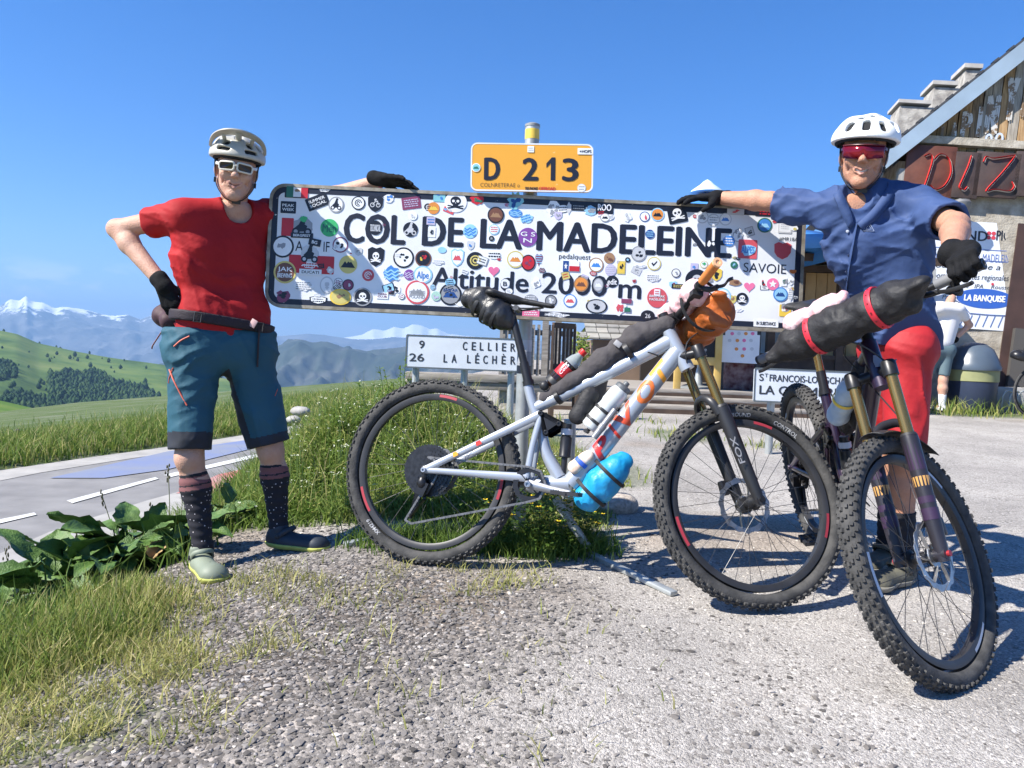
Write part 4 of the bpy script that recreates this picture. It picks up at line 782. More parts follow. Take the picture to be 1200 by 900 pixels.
STK = [(347, 225, 13, 7, 'q', 'w', 'k', 'N', 'blob'), (340, 225, 4, 6.5, 'q', 'G'), (357, 226, 4, 6.5, 'q', 'r'), (338, 243, 9, 7, 'q', 'k', None, 'w', '', 'PEAK/WEEK'), (372, 236.5, 13, 7.5, 'q', 'k', None, 'w', '', 'SUMMER/SOCIAL', 24),
 (394, 240, 9, 9.5, 'o', 'w', 'a', 'k', 'moto'), (420, 238, 8, 8, 'o', 'w', 'k', 'k', 'swirl'), (440, 239, 9, 9.5, 's', 'k', None, 'A', 'bike'), (456, 232, 7, 6, 'z', 'w', None, 'b', 'blob'), (482, 238, 11, 7, 'q', 'm', None, 'l', 'lines', '', 10), (515, 230, 7, 6.5, 'q', 't', None, 'b', 'blob'),
 (508, 244, 7, 7, 'o', 'o', None, 'y', 'mount'), (534, 237, 13, 12, 'o', 'w', None, 'k', 'skull'), (560, 234, 10, 6.5, 'z', 'r', None, 'G', 'blob'), (581, 252, 9.7, 9.7, 'o', 'n', 'k', 'N', 'mount'), (604, 236, 10, 12, 'z', 't', None, 'B', 'blob'), (604, 250, 8, 5, 'o', 'b', None, 'c', 'wave'), (617, 256, 8, 6.5, 'z', 'c', None, 'b', 'lines', '', 20),
 (386, 267, 10.4, 10.4, 'o', 'g', None, 'G', '', 'Men'), (440, 267, 8, 8.5, 'o', 'k', None, 'A', '', 'TECHNICAL'), (481, 269, 8.6, 8.6, 'o', 'k', None, 'A', 'moto'), (484, 253, 5, 5, 'o', 'w', None, 'A', 'blob'), (505, 259, 5, 4.5, 'q', 'l', None, 'b', 'lines'), (506, 272, 4.5, 6, 'q', 'w', None, 'k', '', '40'), (551, 271, 8.2, 8.2, 'o', 'c', None, 'b', 'wave'),
 (579, 269, 6.2, 6.2, 'o', 'w', 'c', 'R', 'lines'), (576, 279.5, 3.2, 3.2, 'o', 'k', None, 'a', 'star'), (618.5, 278, 11, 11, 'o', 'p', None, 'w', '', 'G S/N'), (331.5, 289, 13, 13, 'o', 'w', 'k', 'a', 'blob'), (334, 319, 13.2, 13.2, 'o', 'n', 'Y', 'w', '', 'JAK/BREWING'), (354, 266, 14, 12.5, 'z', 'a', None, 'k', 'moto'), (356, 257, 5, 4, 'z', 'g'), (354, 276, 13, 3, 'q', 'k', None, 'w', '', 'BERGFEST'),
 (363, 298, 12, 13, 'z', 'A', None, 'k', 'moto'), (364, 311, 12, 4.5, 'z', 'w', None, 'r', 'lines'), (364, 319, 13, 3.4, 'q', 'w', None, 'k', '', 'DUCATI'), (369, 284, 7, 4, 'q', 'k', None, 'w', '', 'BG', -10), (399, 287, 9.2, 9.2, 'o', 'w', 'm', 'k', 'blob'), (408, 310, 10.6, 10.6, 'o', 'Y', None, 'k', 'mount'), (387, 317, 5, 5.5, 'z', 'A', None, 'w', 'blob'), (383, 334, 8, 10, 'o', 'w', 'A', 'A', 'blob'),
 (408, 334, 6.7, 6.7, 'o', 'm', 'k', 'A', 'blob'), (399, 348, 12.7, 9.5, 'o', 'Y', 'y', 'N', 'blob'), (425, 348, 10.8, 10.8, 'o', 'k', 'a', 'w', 'skull'), (373, 352, 10.5, 4.5, 's', 'w', 'k', 'k', 'lines'), (332, 347, 10, 8, 'z', 'm', None, 'k', 'blob'), (431.5, 322.5, 7, 7, 'o', 'R', None, 'w', 'swirl'), (440.5, 301, 9.7, 11.5, 's', 'k', 'k', 'w', 'skull'), (420, 295, 4.6, 5, 's', 'A', None, 'a', 'blob'),
 (448, 346, 7, 4.2, 'q', 'w', None, 'm', '', 'TERRA/CLUB'), (459, 321, 11, 10, 'z', 'b', None, 'c', 'wave'), (473, 302, 12.2, 12.2, 'o', 'w', 'k', 'k', 'blob'), (496, 303, 9.5, 9.7, 'o', 'k', 'n', 'r', 'blob', '', 0, 'y'), (465, 339, 5, 6, 'z', 'w', None, 'k', 'blob'), (479.5, 322, 6.2, 6.2, 'o', 'p', None, 'l', 'wave'), (495.5, 322, 11, 10.5, 'o', 'w', 'c', 'b', '', 'Alpe'), (489, 342.5, 14, 14, 'o', 'w', 'R', 'a', 'mount', '/MUZMUZKI/POLAND'),
 (511, 347, 5.6, 5.6, 'o', 'M', None, 'l', 'blob'), (528, 345, 13, 13, 'o', 'a', 'k', 'B', 'mount', 'EMPAR/ / '), (536, 302, 7.6, 10.5, 's', 'w', 'c', 'R', 'mount'), (557, 305.5, 10.3, 10.3, 'o', 'k', None, 'Y', 'swirl'), (580, 299, 10, 4.8, 'z', 'w', None, 'k', 'lines'), (578.5, 317.5, 6.8, 6.5, 'h', 'P', None, 'w', ''), (604, 304, 10, 10, 'o', 'w', 'Y', 'o', 'mount'), (619, 308, 8.5, 9.5, 'o', 'r', 'k', 'm', 'blob'), (631.5, 303.5, 4.5, 8, 'h', 'm', None, 'c', 'lines'),
 (551.5, 287.5, 4.6, 5.5, 's', 'A', None, 'b', 'blob'), (518, 293, 5, 3.6, 'o', 'c'), (514, 307, 8, 3.5, 'z', 'w', None, 'A', 'lines'), (592, 332.5, 5.2, 5.4, 'o', 'w', None, 'k', '', 'B'), (628.5, 331.5, 5.5, 7, 'z', 'w', None, 'a', 'blob'), (622, 350.5, 7.5, 5.5, 'o', 'a', None, 'w', 'lines'), (649, 245, 11.5, 11, 'z', 'w', None, 'a', 'blob'), (667, 244, 3.6, 8, 'z', 'A'), (678, 243, 8.5, 4, 'q', 'k', None, 'a', 'lines'), (693, 248, 9, 7, 'z', 'c', None, 'a', 'blob'),
 (708.5, 243, 10.3, 8, 'q', 'k', None, 'w', '', 'ROO'), (709, 255, 5.8, 5, 'o', 'w', 'a', 'k', 'mount'), (734.5, 253.5, 6.5, 7, 'z', 'w', None, 'A', 'blob'), (755.5, 254, 6, 6, 'o', 'w', 'B', 'R', 'blob'), (770.5, 251.5, 8, 7.8, 'o', 'o', 'c', 'k', 'mount'), (793.5, 250.5, 11, 11, 'q', 'k', None, 'w', 'skull', '', 14), (823, 254.5, 7.3, 7.3, 'o', 'w', 'A', 'a', 'blob'), (836, 258, 7.3, 7.3, 'o', 'w', 'A', 'a', 'lines'), (850, 257, 7.3, 7.3, 'o', 'w', 'A', 'b', 'mount'),
 (865.5, 271.5, 5, 5, 'z', 'a', None, 'w', 'blob'), (878.5, 271.5, 5, 5.5, 'q', 'A', 'a', 'k', 'blob', '', 20), (896, 264, 8.7, 8.7, 'o', 'b', 'G', 'c', 'mount'), (920, 263.5, 8, 10, 'q', 'w', 'A', 'A', 'lines'), (930, 267, 6, 5, 'z', 'w', None, 'Y', 'blob'), (876, 292.5, 10, 8.5, 'z', 'c', None, 'b', '', 'ALPES'), (761.5, 274.5, 5.3, 5.3, 'o', 'B', None, 'c', 'lines'), (854, 282.5, 7, 6.3, 'o', 'b', None, 'w', 'lines'), (833, 288, 7.5, 9, 'z', 'k', None, 'w', 'blob'),
 (748.5, 297.5, 9.2, 9.2, 'o', 'A', 'a', 'k', 'blob'), (766.5, 309, 8, 8, 'o', 'w', 'Y', 'k', 'check'), (714, 302.5, 6.4, 6.4, 'o', 'N', None, 'n', 'blob'), (698.5, 310.5, 8.6, 8.6, 'o', 'w', 'N', 'b', 'mount'), (715.5, 316.5, 6.8, 6.8, 'o', 'l', None, 'A', 'lines'), (669.5, 312, 9.3, 6.2, 'q', 'w'), (663, 312, 3.3, 6.2, 'q', 'B', None, 'w', 'star'), (673, 315, 6, 3, 'q', 'r'), (728, 313.5, 4.7, 7.7, 'q', 'y', 'Y', 'k', 'blob'), (735.5, 304.5, 3, 3, 'o', 'k', None, 'c', 'star'),
 (751, 312, 8, 2.5, 'z', 'w', None, 'A', '', 'B-O'), (765, 325.5, 9, 5, 'z', 'w', None, 'a', 'lines'), (792, 320, 5.2, 5.2, 'o', 'w', 'k', 'a', 'blob'), (813.5, 313, 4.5, 4.5, 'q', 'l', None, 'b', 'blob'), (825, 310, 4.5, 4.5, 'o', 'w', 'Y', 'g', 'blob'), (816.5, 328, 13.5, 12.5, 'o', 'k', 'k', 'A', 'skull'), (795, 335.5, 8, 2.6, 'q', 'k', None, 'Y', 'lines'), (839.5, 322, 6.5, 7.5, 's', 'y', None, 'k', 'blob'), (860, 310.5, 4.2, 4.2, 'o', 'G', None, 'c', 'blob'),
 (861, 331, 8.5, 4, 'z', 'N', None, 'n', 'blob'), (878, 336, 6.8, 6.3, 'h', 'P', None, 'w', ''), (894.5, 331.5, 5, 7, 'z', 'w', None, 'r', 'blob', '', 0, 'k'), (905.5, 333, 7, 7, 'o', 'P', None, 'w', 'star'), (918.5, 330.5, 3.5, 5, 'q', 'w', None, 'G', '', 'T'), (926.5, 330, 4, 4.5, 'z', 'w', None, 'a', 'blob'), (914.5, 345, 8.6, 8.4, 'o', 'c', 'b', 'B', 'mount'), (869.5, 350, 7, 7, 'o', 'k', None, 'w', 'skull'), (859, 351, 4, 5, 's', 'Y', None, 'N', 'blob'), (920, 364, 6.8, 7, 'q', 'y', None, 'R', 'blob', '', 0, 'w'),
 (866, 363, 5, 3, 'z', 'w', None, 'A', 'check'), (770, 349, 11.7, 11.5, 'o', 'R', None, 'w', '', '/BIKEPARK/MADELEINE/'), (770, 343, 3.5, 3.8, 'q', 'w', None, 'R', 'lines'), (681, 333, 8.6, 9, 'o', 'o', 'N', 'n', 'mount'), (701, 334, 6, 8, 'o', 'A', 'a', 'w', 'mount'), (717.5, 330, 7.2, 7.2, 'o', 'k', None, 'w', '', 'edit'), (645.5, 352.5, 7, 7, 'o', 'a', 'k', 'w', 'blob'), (668, 352.5, 7.8, 7.8, 'o', 'w', 'b', 'R', 'mount'), (699, 359, 12.7, 8.5, 'o', 'A', 'k', 'k', 'blob'), (727, 361, 8, 10, 'z', 'w', None, 'R', 'blob'), (734, 353, 6, 2.5, 'q', 'm'), (735, 363, 3.5, 2.5, 'q', 'G'),
 (759, 370, 8.2, 6.5, 'o', 'k', 'k', 'A', '', '26'), (782, 362.5, 8, 7.5, 'o', 'l', 'B', 'R', 'blob'), (846.5, 347.5, 10, 10, 'o', 'w', 'c', 'c', 'wave'), (897.5, 379, 14.5, 4.2, 'q', 'w', None, 'k', '', 'IN SUBSTANCE'), (622, 367.5, 10, 3.3, 'q', 'P', None, 'w', 'lines'), (651, 369, 17, 3, 'z', 'w', None, 'a', 'lines'), (929, 318.5, 4, 2.4, 's', 'o', None, 'r', 'lines'), (540, 356, 9, 3.5, 'z', 'w'), (380, 222.5, 8, 2.5, 'z', 'w', None, 'k', 'lines'), (905, 250, 20, 4, 'q', 'k', None, 'r', 'lines'), (862, 248, 10, 4, 'q', 'A', None, 'R', 'blob'), (926, 345, 3, 9, 'z', 'w', None, 'A', 'lines'), (795, 372, 9, 5, 'z', 'w', None, 'A', 'blob'), (356, 335, 12, 7, 'z', 'w', None, 'a', 'lines')]
for t in STK:
    t = list(t)+[None]*(12-len(t)); Sk(t[0], t[1], t[2], t[3], t[4] or 'o', t[5] or 'w', t[6], t[7] or 'k', t[8] or '', t[9] or '', t[10] or 0, t[11], .0031 if (t[0], t[1]) in ((340, 225), (357, 226), (663, 312), (673, 315), (356, 257), (354, 276), (770, 343), (369, 284), (735, 363), (734, 353), (364, 319), (876, 292.5)) else .0015)
rs = random.Random(4)
for i in range(70):
    x_, r_ = rs.uniform(326, 936), rs.choice([2.2, 2.8, 3.4, 4, 5]); y_ = rs.uniform(228, 348)+(x_-318)*.049
    if 243+.04*(x_-400) < y_ < 290+.04*(x_-400) and 395 < x_ < 862 and rs.random() < .75: y_ = rs.choice([rs.uniform(226, 238), rs.uniform(300, 312)])+(x_-318)*.049
    if 862 < x_ < 930 and 306 < y_ < 328: continue
    Sk(x_, y_, r_*rs.uniform(.9, 1.6), r_, rs.choice('ozqqos'), rs.choice('wwAAakwcYlR'), rs.choice([None, None, 'k', 'a']), rs.choice('kaAbrm'), rs.choice(['lines', 'blob', 'lines', 'swirl', 'wave']), '', rs.uniform(-25, 25), w0=.0011)
# route plate
RPl = Plane((552, 167), (695.5, 169), (550, 223.5), 3.27)
mb = MB(); W2, H2 = RPl.W, RPl.H; out = rrect(0, -H2, W2, 0, .028); nrm = len(out); mb.add([RPl.at(x, y, -.012) for x, y in out]+[RPl.at(x, y, 0) for x, y in out], [tuple(range(nrm-1, -1, -1)), tuple(range(nrm, 2*nrm))]+[(k, (k+1) % nrm, nrm+(k+1) % nrm, nrm+k) for k in range(nrm)])
plate = mb.build('route_plate', worn('plate_yellow', (.78, .36, .035), (.82, .58, .25), 16, .66), sign, smooth=False); plate['label'] = 'yellow route number plate above the long sign'
mb = MB(); rimband(mb, RPl, rrect(.0, -H2, W2, 0, .028), rrect(.006, -H2+.006, W2-.006, -.006, .022), .0008); mb.build('border', M_SIGNW, plate, smooth=False)
mb = MB(); k2 = 3.27/900
for s_, x0, x1 in (('D', 567, 586), ('2', 612, 631), ('3', 658.5, 678)): mb = MB(); sign_word(mb, s_, x0, x1, 210.5+(x0-567)*.012, 210.5+(x1-567)*.012, 27, .034, RPl, k2); mb.build('lettering', M_INK, plate, smooth=False)
mb = MB(); u0, v0 = RPl.uv(640, 211.4); mb.add([RPl.at(u0+x*10.5*k2, v0+y*27*k2, .0014) for x, y in ((.5, 0), (1, 0), (1, 1), (.6, 1), (0, .74), (0, .54), (.5, .76))], [tuple(range(7))]); mb.build('lettering', M_INK, plate, smooth=False)
for w_ in (('COLNRETERAE o', 563, 609, 219, 219.5, 5, -.012), ('TRIS PHONES', 615, 630.5, 222.5, 222.8, 3.6, .03)): mb = MB(); sign_word(mb, *w_, RPl, k2); mb.build('lettering', M_INK, plate, smooth=False)
mb = MB(); sign_word(mb, 'OFFROAD', 631.5, 651, 222.8, 223.2, 4, .04, RPl, k2); mb.build('lettering', mat('red_ink', (.6, .05, .03), .5), plate, smooth=False)
for a_ in [(622, 175, 3.8, 3.6, 'q', 'w', None, 'A', 'lines'), (686, 177.5, 9, 3.6, 'q', 'w', None, 'k', '', '+HOPS'), (558, 196.5, 5, 5, 'o', 't', 'w', 'G', 'mount'), (681.5, 220.5, 5, 5, 'o', 'w', 'A', 'a', 'lines')]: sticker(RPl, plate, *a_)
# posts and feet
pt = P(624, 149, 3.345); mb = MB(); mb.tube([(pt.x, pt.y, gzf(pt.x, pt.y)-.05), (pt.x, pt.y, pt.z)], .031, 20); post = mb.build('post', M_GALV, sign)
mb = MB(); mb.tube([(pt.x, pt.y, pt.z-.055), (pt.x, pt.y, pt.z-.012)], .0318, 20, caps=False); mb.build('sticker', SM('y'), post)
mb = MB(); mb.lathe([(.033, 0), (.033, .01), (.02, .016), (0, .017)], 18, (pt.x, pt.y, pt.z)); mb.build('cap', mat('post_cap', (.25, .26, .26), .6), post)
def polep(px, py, d, pyb):  # vertical post seen through px,py
    a = P(px, py, d); return a
p2 = P(669, 470, 3.4); mb = MB(); mb.tube([(p2.x, p2.y, gzf(p2.x, p2.y)-.05), (p2.x, p2.y, P(669, 492, 3.4).z)], .027, 18); mb.build('post', M_GALV, sign)
q0 = P(608, 420, 3.36); mb = MB()
for zz, hh in ((P(610, 420, 3.36).z, .10), (P(610, 405, 3.36).z, .05), (P(610, 433, 3.36).z, .035)):
    mb.cm = {.10: 0, .05: 1, .035: 2}[hh]; mb.tube([(pt.x, pt.y, zz-hh/2), (pt.x, pt.y, zz+hh/2)], .0314+.0004*mb.cm, 20, caps=False)
mb.build('sticker', [SM('a'), SM('A'), SM('k')], post)
def strap(a, b, w, t, up=(0, 0, 1)):
    a, b = Vector(a), Vector(b); x, y, z = frame_of(b-a, up); mb.box((a+b)/2, (w, t, (b-a).length), Matrix((x, y, z)).transposed()); return mb
for (x0, y0), (x1, y1), w in (((662, 638), (790, 699), .036), ((404, 641), (470, 628), .04)):
    a, b = GP(x0, y0), GP(x1, y1); mb = MB(); strap(a+Vector((0, 0, .012)), b+Vector((0, 0, .010)), w, .018); mb.build('foot', M_GALV, sign, bevel=.004)
a, b = P(650, 584, 3.3), GP(689, 650)+Vector((0, 0, .03)); mb = MB(); strap(a, b, .03, .03); mb.build('brace', M_GALV, sign, bevel=.003)
# ------------------------------------------------------------ distance signs
M_PLW = mat('panel_white', (.62, .66, .70), .5, var=.06, vscale=6); M_DKRIM = mat('panel_rim', (.10, .12, .13), .5)
def road_panel(name, label, tl, tr, bl, d, rows, posts, rnd=.012, kx=1.0):
    pl = Plane(tl, tr, bl, d); root = empty(name); tag(root, label, 'sign'); out = rrect(0, -pl.H, pl.W*kx, 0, rnd); n_ = len(out); mb = MB(); k = d/900
    mb.add([pl.at(x, y, -.03) for x, y in out]+[pl.at(x, y, 0) for x, y in out], [tuple(range(n_-1, -1, -1)), tuple(range(n_, 2*n_))]+[(j, (j+1) % n_, n_+(j+1) % n_, n_+j) for j in range(n_)]); p_ = mb.build('panel', M_PLW, root, smooth=False)
    mb = MB(); rimband(mb, pl, rrect(-.006, -pl.H-.006, pl.W*kx+.006, .006, rnd), rrect(.006, -pl.H+.006, pl.W*kx-.006, -.006, rnd), .003); mb.build('rim', M_DKRIM, p_, smooth=False)
    for s_, x0, x1, y0, y1, hh, bo in rows: mb = MB(); sign_word(mb, s_, x0, x1, y0, y1, hh, bo, pl, k, .002); mb.build('lettering', mat('panel_ink', (.03, .035, .045), .5), p_, smooth=False)
    for px, py in posts:
        a = P(px, py, d+.06); mb = MB(); mb.tube([(a.x, a.y, gzf(a.x, a.y)-.1), (a.x, a.y, a.z)], .03, 14); mb.build('post', M_GALV, root)
    return pl, root
road_panel('distance_sign', 'white panel giving the distances to Celliers and La Lechere', (477, 392.5), (612, 398), (475.5, 430), 6.4,
    [('9', 491, 497.5, 408, 408.2, 9.5, .02), ('26', 479.5, 497, 423, 423.4, 9.5, .02), ('C', 542, 547.5, 410, 410.2, 10, .02), ('E', 552.5, 557.5, 410.2, 410.4, 10, .02), ('L', 562, 566.5, 410.5, 410.6, 10, .02), ('L', 571.5, 576, 410.8, 411, 10, .02), ('I', 581, 582.8, 411.2, 411.2, 10, .02), ('E', 588, 593, 411.4, 411.6, 10, .02), ('R', 598, 604, 411.8, 412, 10, .02),
     ('L', 519.5, 524, 424.5, 424.7, 10, .02), ('A', 529, 535, 424.8, 425, 10, .02), ('L', 547, 551.5, 425.2, 425.4, 10, .02), ('É', 556.5, 561.5, 425.6, 425.8, 10, .02), ('C', 566, 571.5, 426, 426.1, 10, .02), ('H', 576.5, 582, 426.2, 426.4, 10, .02), ('È', 587.5, 592.5, 426.6, 426.8, 10, .02), ('R', 598, 604, 427, 427.2, 10, .02)], [(488, 410), (545, 410), (600, 410)])
road_panel('town_name_sign', 'white panel reading St Francois Longchamp La Chambre behind the dark bicycle', (885, 431.5), (1015, 437), (884, 470), 6.0,
    [('S', 889.5, 895, 446, 446.2, 8.5, .02), ('T', 896, 900, 442, 442.1, 4.5, .01), ('FRANCOIS-LONGCHAMP', 901.5, 1002, 446.5, 451, 8.2, .02), ('LA CHAMBRE', 889.5, 985, 461.5, 465.5, 10.5, .03)], [(905, 440), (975, 440)])
# ------------------------------------------------------------ bicycles
HA = RAD(65); AX = Vector((-cos(HA), 0, sin(HA))); PF = Vector((sin(HA), 0, cos(HA))); WB = 1.24; OFF = .044; RW = .372
FHUB = Vector((WB, 0, 0)); A0 = FHUB-PF*OFF
M_TYRE = mat('tyre_rubber', (.036, .036, .036), .85, c2=(.085, .082, .078), vscale=22, bump=.25, bscale=140, spec=.3)
M_SIDE = mat('tyre_sidewall', (.045, .045, .046), .75, c2=(.11, .108, .104), vscale=9, bump=.15, bscale=120)
M_BLK = mat('black_metal', (.020, .020, .022), .38, .3, var=.2, vscale=20); M_BLKP = mat('black_plastic', (.022, .022, .024), .5, var=.2, vscale=30)
M_STEEL = mat('steel', (.42, .42, .42), .35, .9, var=.2, vscale=40); M_DSTEEL = mat('dark_steel', (.09, .09, .092), .42, .9, var=.25, vscale=50)
M_CHAIN = mat('chain_steel', (.20, .19, .18), .45, .85, var=.25, vscale=60)
M_GOLD = mat('gold_stanchion', (.46, .27, .085), .22, .9, var=.05, vscale=6)
M_SILVER = mat('silver_paint', (.36, .39, .435), .34, .3, var=.04, vscale=6, coat=.5)
M_PURPLE = mat('plum_paint', (.026, .014, .034), .35, .3, var=.12, vscale=6, coat=.4)
M_CARB = mat('carbon_rim', (.028, .028, .030), .45, var=.25, vscale=12)
M_NYL = mat('black_nylon', (.020, .0195, .021), .62, var=.22, vscale=14, bump=.6, bscale=34, spec=.35); M_NYLG = mat('grey_nylon', (.062, .056, .058), .8, var=.18, vscale=12, bump=.55, bscale=34, spec=.3)
def fold(p, n=7): return p
def wheel(bike, name, M, tread_mat, decal, rear=False, disc_side=1, label=None, arc_text=None):
    rim = MB(); rim.lathe([(.288, -.012), (.2885, .012), (.298, .0165), (.312, .0155), (.3135, .012), (.306, .0), (.3135, -.012), (.312, -.0155), (.298, -.0165)], 72, (0, 0, 0), (0, 1, 0), closed=True)
    ro = rim.build(name, M_CARB, bike, angle=60); ro.matrix_local = M
    if label: ro['label'] = label
    t = MB(); c = .342; r = .0285; prof = [(c+r*.93*cos(a), r*1.04*sin(a)) for a in np.linspace(-2.55, 2.55, 19)]; prof = [(max(q[0], .309), q[1]) for q in prof]; t.lathe(prof, 84, (0, 0, 0), (0, 1, 0), closed=True)
    nk = 76
    def knob(ang, y, w, l, hgt, tilt):
        rr = c+r*.93*cos(tilt); yy = r*1.04*sin(tilt); n = Vector((cos(ang)*cos(tilt), sin(tilt), sin(ang)*cos(tilt))); tg = Vector((-sin(ang), 0, cos(ang))); sd = n.cross(tg)
        p = Vector((cos(ang)*rr, yy, sin(ang)*rr))+n*(hgt*.3); t.box(p, (l, w, hgt), Matrix((tg, sd, n)).transposed(), .82)
    for k in range(nk):
        a = 2*pi*k/nk; o = (k % 2)*.5
        for sg in (-1, 1):
            knob(a+(.2 if sg > 0 else 0)*2*pi/nk, 0, .0085, .0125, .0085, sg*(.17 if k % 2 else .26)); knob(a+.5*2*pi/nk, 0, .0085, .013, .0075, sg*.62); knob(a, 0, .0095, .015, .0085, sg*(1.03 if k % 2 else .95))
    t.build('tyre', tread_mat, ro, angle=35)
    # sidewall print
    tx = MB()
    def arc(s_, R0_, a0, h, y, sg, rev):
        v, f = text_mesh(s_, 1., .02); v = v*(h/.729); x0, x1 = v[:, 0].min(), v[:, 0].max(); pts_ = []
        for x, yv in v:
            ang = a0-sg*(x-(x0+x1)/2)/R0_*1.25 if not rev else a0+sg*(x-(x0+x1)/2)/R0_*1.25; R1 = R0_+(yv if not rev else -yv); dy = .0285*1.04*math.sqrt(max(0, 1-((R1-.342)/(.0285*.93))**2))+.0012; pts_.append((R1*cos(ang), y*dy, R1*sin(ang)))
        tx.add(pts_, f)
    for a0, s_ in (arc_text or []): arc(s_, .322, a0, .0125, -1, -1 if False else 1, False)
    if arc_text: tx.build('lettering', mat('tyre_print', (.42, .42, .42), .7), ro, smooth=False)
    # rim decals
    for ci, (a0, a1, sides) in enumerate(decal['arcs']):
        for sg in sides:
            dc = MB()
            n = 10
            for k in range(n):
                p, q = a0+(a1-a0)*k/n, a0+(a1-a0)*(k+1)/n; rr = [(.2995, .0171), (.3105, .0162)]
                v_ = [(R*cos(g), sg*y_, R*sin(g)) for (R, y_) in rr for g in (p, q)]; dc.add(v_, [(0, 1, 3, 2) if sg < 0 else (2, 3, 1, 0)])
            dc.build('rim_decal', decal['mat'], ro, smooth=False)
    hub = MB(); hub.lathe([(.010, -.06), (.012, -.05), (.028, -.032), (.029, -.028), (.017, -.022), (.016, .022), (.029, .028), (.028, .032), (.014, .05), (.010, .06)], 20, (0, 0, 0), (0, 1, 0)); hub.build('hub', M_BLK, ro)
    sp = MB()
    for k in range(32):
        a = 2*pi*k/32; sg = 1 if k % 2 else -1; da = (.33 if (k//2) % 2 else -.33)*1.0; sp.tube([(.027*cos(a+da*3.2), sg*.030, .027*sin(a+da*3.2)), (.289*cos(a), sg*.003, .289*sin(a))], .0010, 5)
    tag(sp.build('spokes', M_DSTEEL, ro), kind='stuff')
    vv = MB(); vv.tube([(0, 0, .289), (0, 0, .255)], [.0032, .0022], 7); o = vv.build('valve', M_BLK, ro); o.rotation_euler = (0, .5, 0)
    d = MB(); y = disc_side*.040; R1, R2, n = .1015, .083, 60
    ring = []
    for k in range(n):
        a = 2*pi*k/n; w = .0022*(1 if (k//2) % 2 else -1)
        for (R, yy) in ((R1+w, y-.001), (R1+w, y+.001), (R2, y+.001), (R2, y-.001)): ring.append((R*cos(a), yy, R*sin(a)))
    d.add(ring, [(4*k+j, 4*k+(j+1) % 4, 4*((k+1) % n)+(j+1) % 4, 4*((k+1) % n)+j) for k in range(n) for j in range(4)])
    for k in range(6):
        a = 2*pi*k/6; d.tube([(.03*cos(a), y, .03*sin(a)), (.06*cos(a+.28), y, .06*sin(a+.28)), (.086*cos(a+.42), y, .086*sin(a+.42))], [(.0012, .006)]*3, 6, up=(0, 1, 0)); d.tube([(.086*cos(a+.42), y, .086*sin(a+.42)), (.1*cos(a+.9), y, .1*sin(a+.9))], [(.0012, .003)]*2, 6, up=(0, 1, 0))
    d.lathe([(.034, -.002), (.034, .002), (.014, .002), (.014, -.002)], 20, (0, y, 0), (0, 1, 0), closed=True)
    d.build('brake_disc', M_STEEL, ro, angle=30)
    return ro
def toothed(mb, R, n, y0, y1, hole):
    pts = []
    for k in range(n*2): a = pi*k/n; r = R+(.0028 if k % 2 else -.0022); pts.append((r*cos(a), r*sin(a)))
    m = len(pts); ho = [(hole*cos(pi*k/n), hole*sin(pi*k/n)) for k in range(m)]
    vs = [(x, y0, z) for x, z in pts]+[(x, y1, z) for x, z in pts]+[(x, y0, z) for x, z in ho]+[(x, y1, z) for x, z in ho]
    fs = []
    for k in range(m): j = (k+1) % m; fs += [(k, j, m+j, m+k), (k, 2*m+k, 2*m+j, j), (m+k, m+j, 3*m+j, 3*m+k)]
    mb.add(vs, fs)
def cassette(parent):
    mb = MB()
    for i, (R, n) in enumerate([(.104, 50), (.090, 42), (.077, 36), (.065, 32), (.055, 28), (.047, 24), (.040, 21), (.034, 18), (.028, 14)]): toothed(mb, R, n, -.030-.0042*i, -.0318-.0042*i, R*.62 if i < 4 else .016)
    mb.lathe([(.020, -.028), (.020, -.068), (.012, -.070)], 18, (0, 0, 0), (0, 1, 0)); return mb.build('cassette', mat('cassette_steel', (.045, .045, .047), .4, .8, var=.3, vscale=60), parent, angle=30)
def chain_path(mb, pts):
    pts = [Vector(p) for p in pts]; seg = []; acc = 0
    for a, b in zip(pts[:-1], pts[1:]):
        n = max(1, int((b-a).length/.0127))
        for i in range(n): seg.append((a.lerp(b, i/n), a.lerp(b, (i+1)/n)))
    for i, (a, b) in enumerate(seg):
        x, y, z = frame_of(b-a, (0, 1, 0)); w = .0042 if i % 2 else .0030
        for s in (-1, 1): mb.box((a+b)/2+Vector((0, s*w, 0)), (.0085, .0012, (b-a).length*1.05), Matrix((x, Vector((0, 1, 0)), z)).transposed())
        mb.tube([a-Vector((0, .0052, 0)), a+Vector((0, .0052, 0))], .0036, 6)
class Bike:
    def __init__(s, name, q, label):
        x, y, z, yaw, lean, pitch, steer = q
        R = Matrix.Rotation(yaw, 4, 'Z') @ Matrix.Rotation(pitch, 4, 'Y') @ Matrix.Rotation(lean, 4, 'X'); s.M = Matrix.Translation((x, y, z)) @ R; s.Mi = s.M.inverted()
        s.root = empty(name, M=s.M); tag(s.root, label, 'bicycle'); s.S = Matrix.Translation(A0) @ Matrix.Rotation(steer, 4, AX) @ Matrix.Translation(-A0); s.ST = s.S; bpy.context.view_layer.update()
    def L(s, px, py, yl=0., steered=False):   # a photograph point carried onto the bicycle's own plane
        Mi = (s.M @ s.S).inverted() if steered else s.Mi
        c = Mi @ Vector((0, 0, ZC)); r = (Mi @ P(px, py, 1))-c; return c+r*((yl-c.y)/r.y)
    def st(s, o): o.matrix_local = s.S; return o
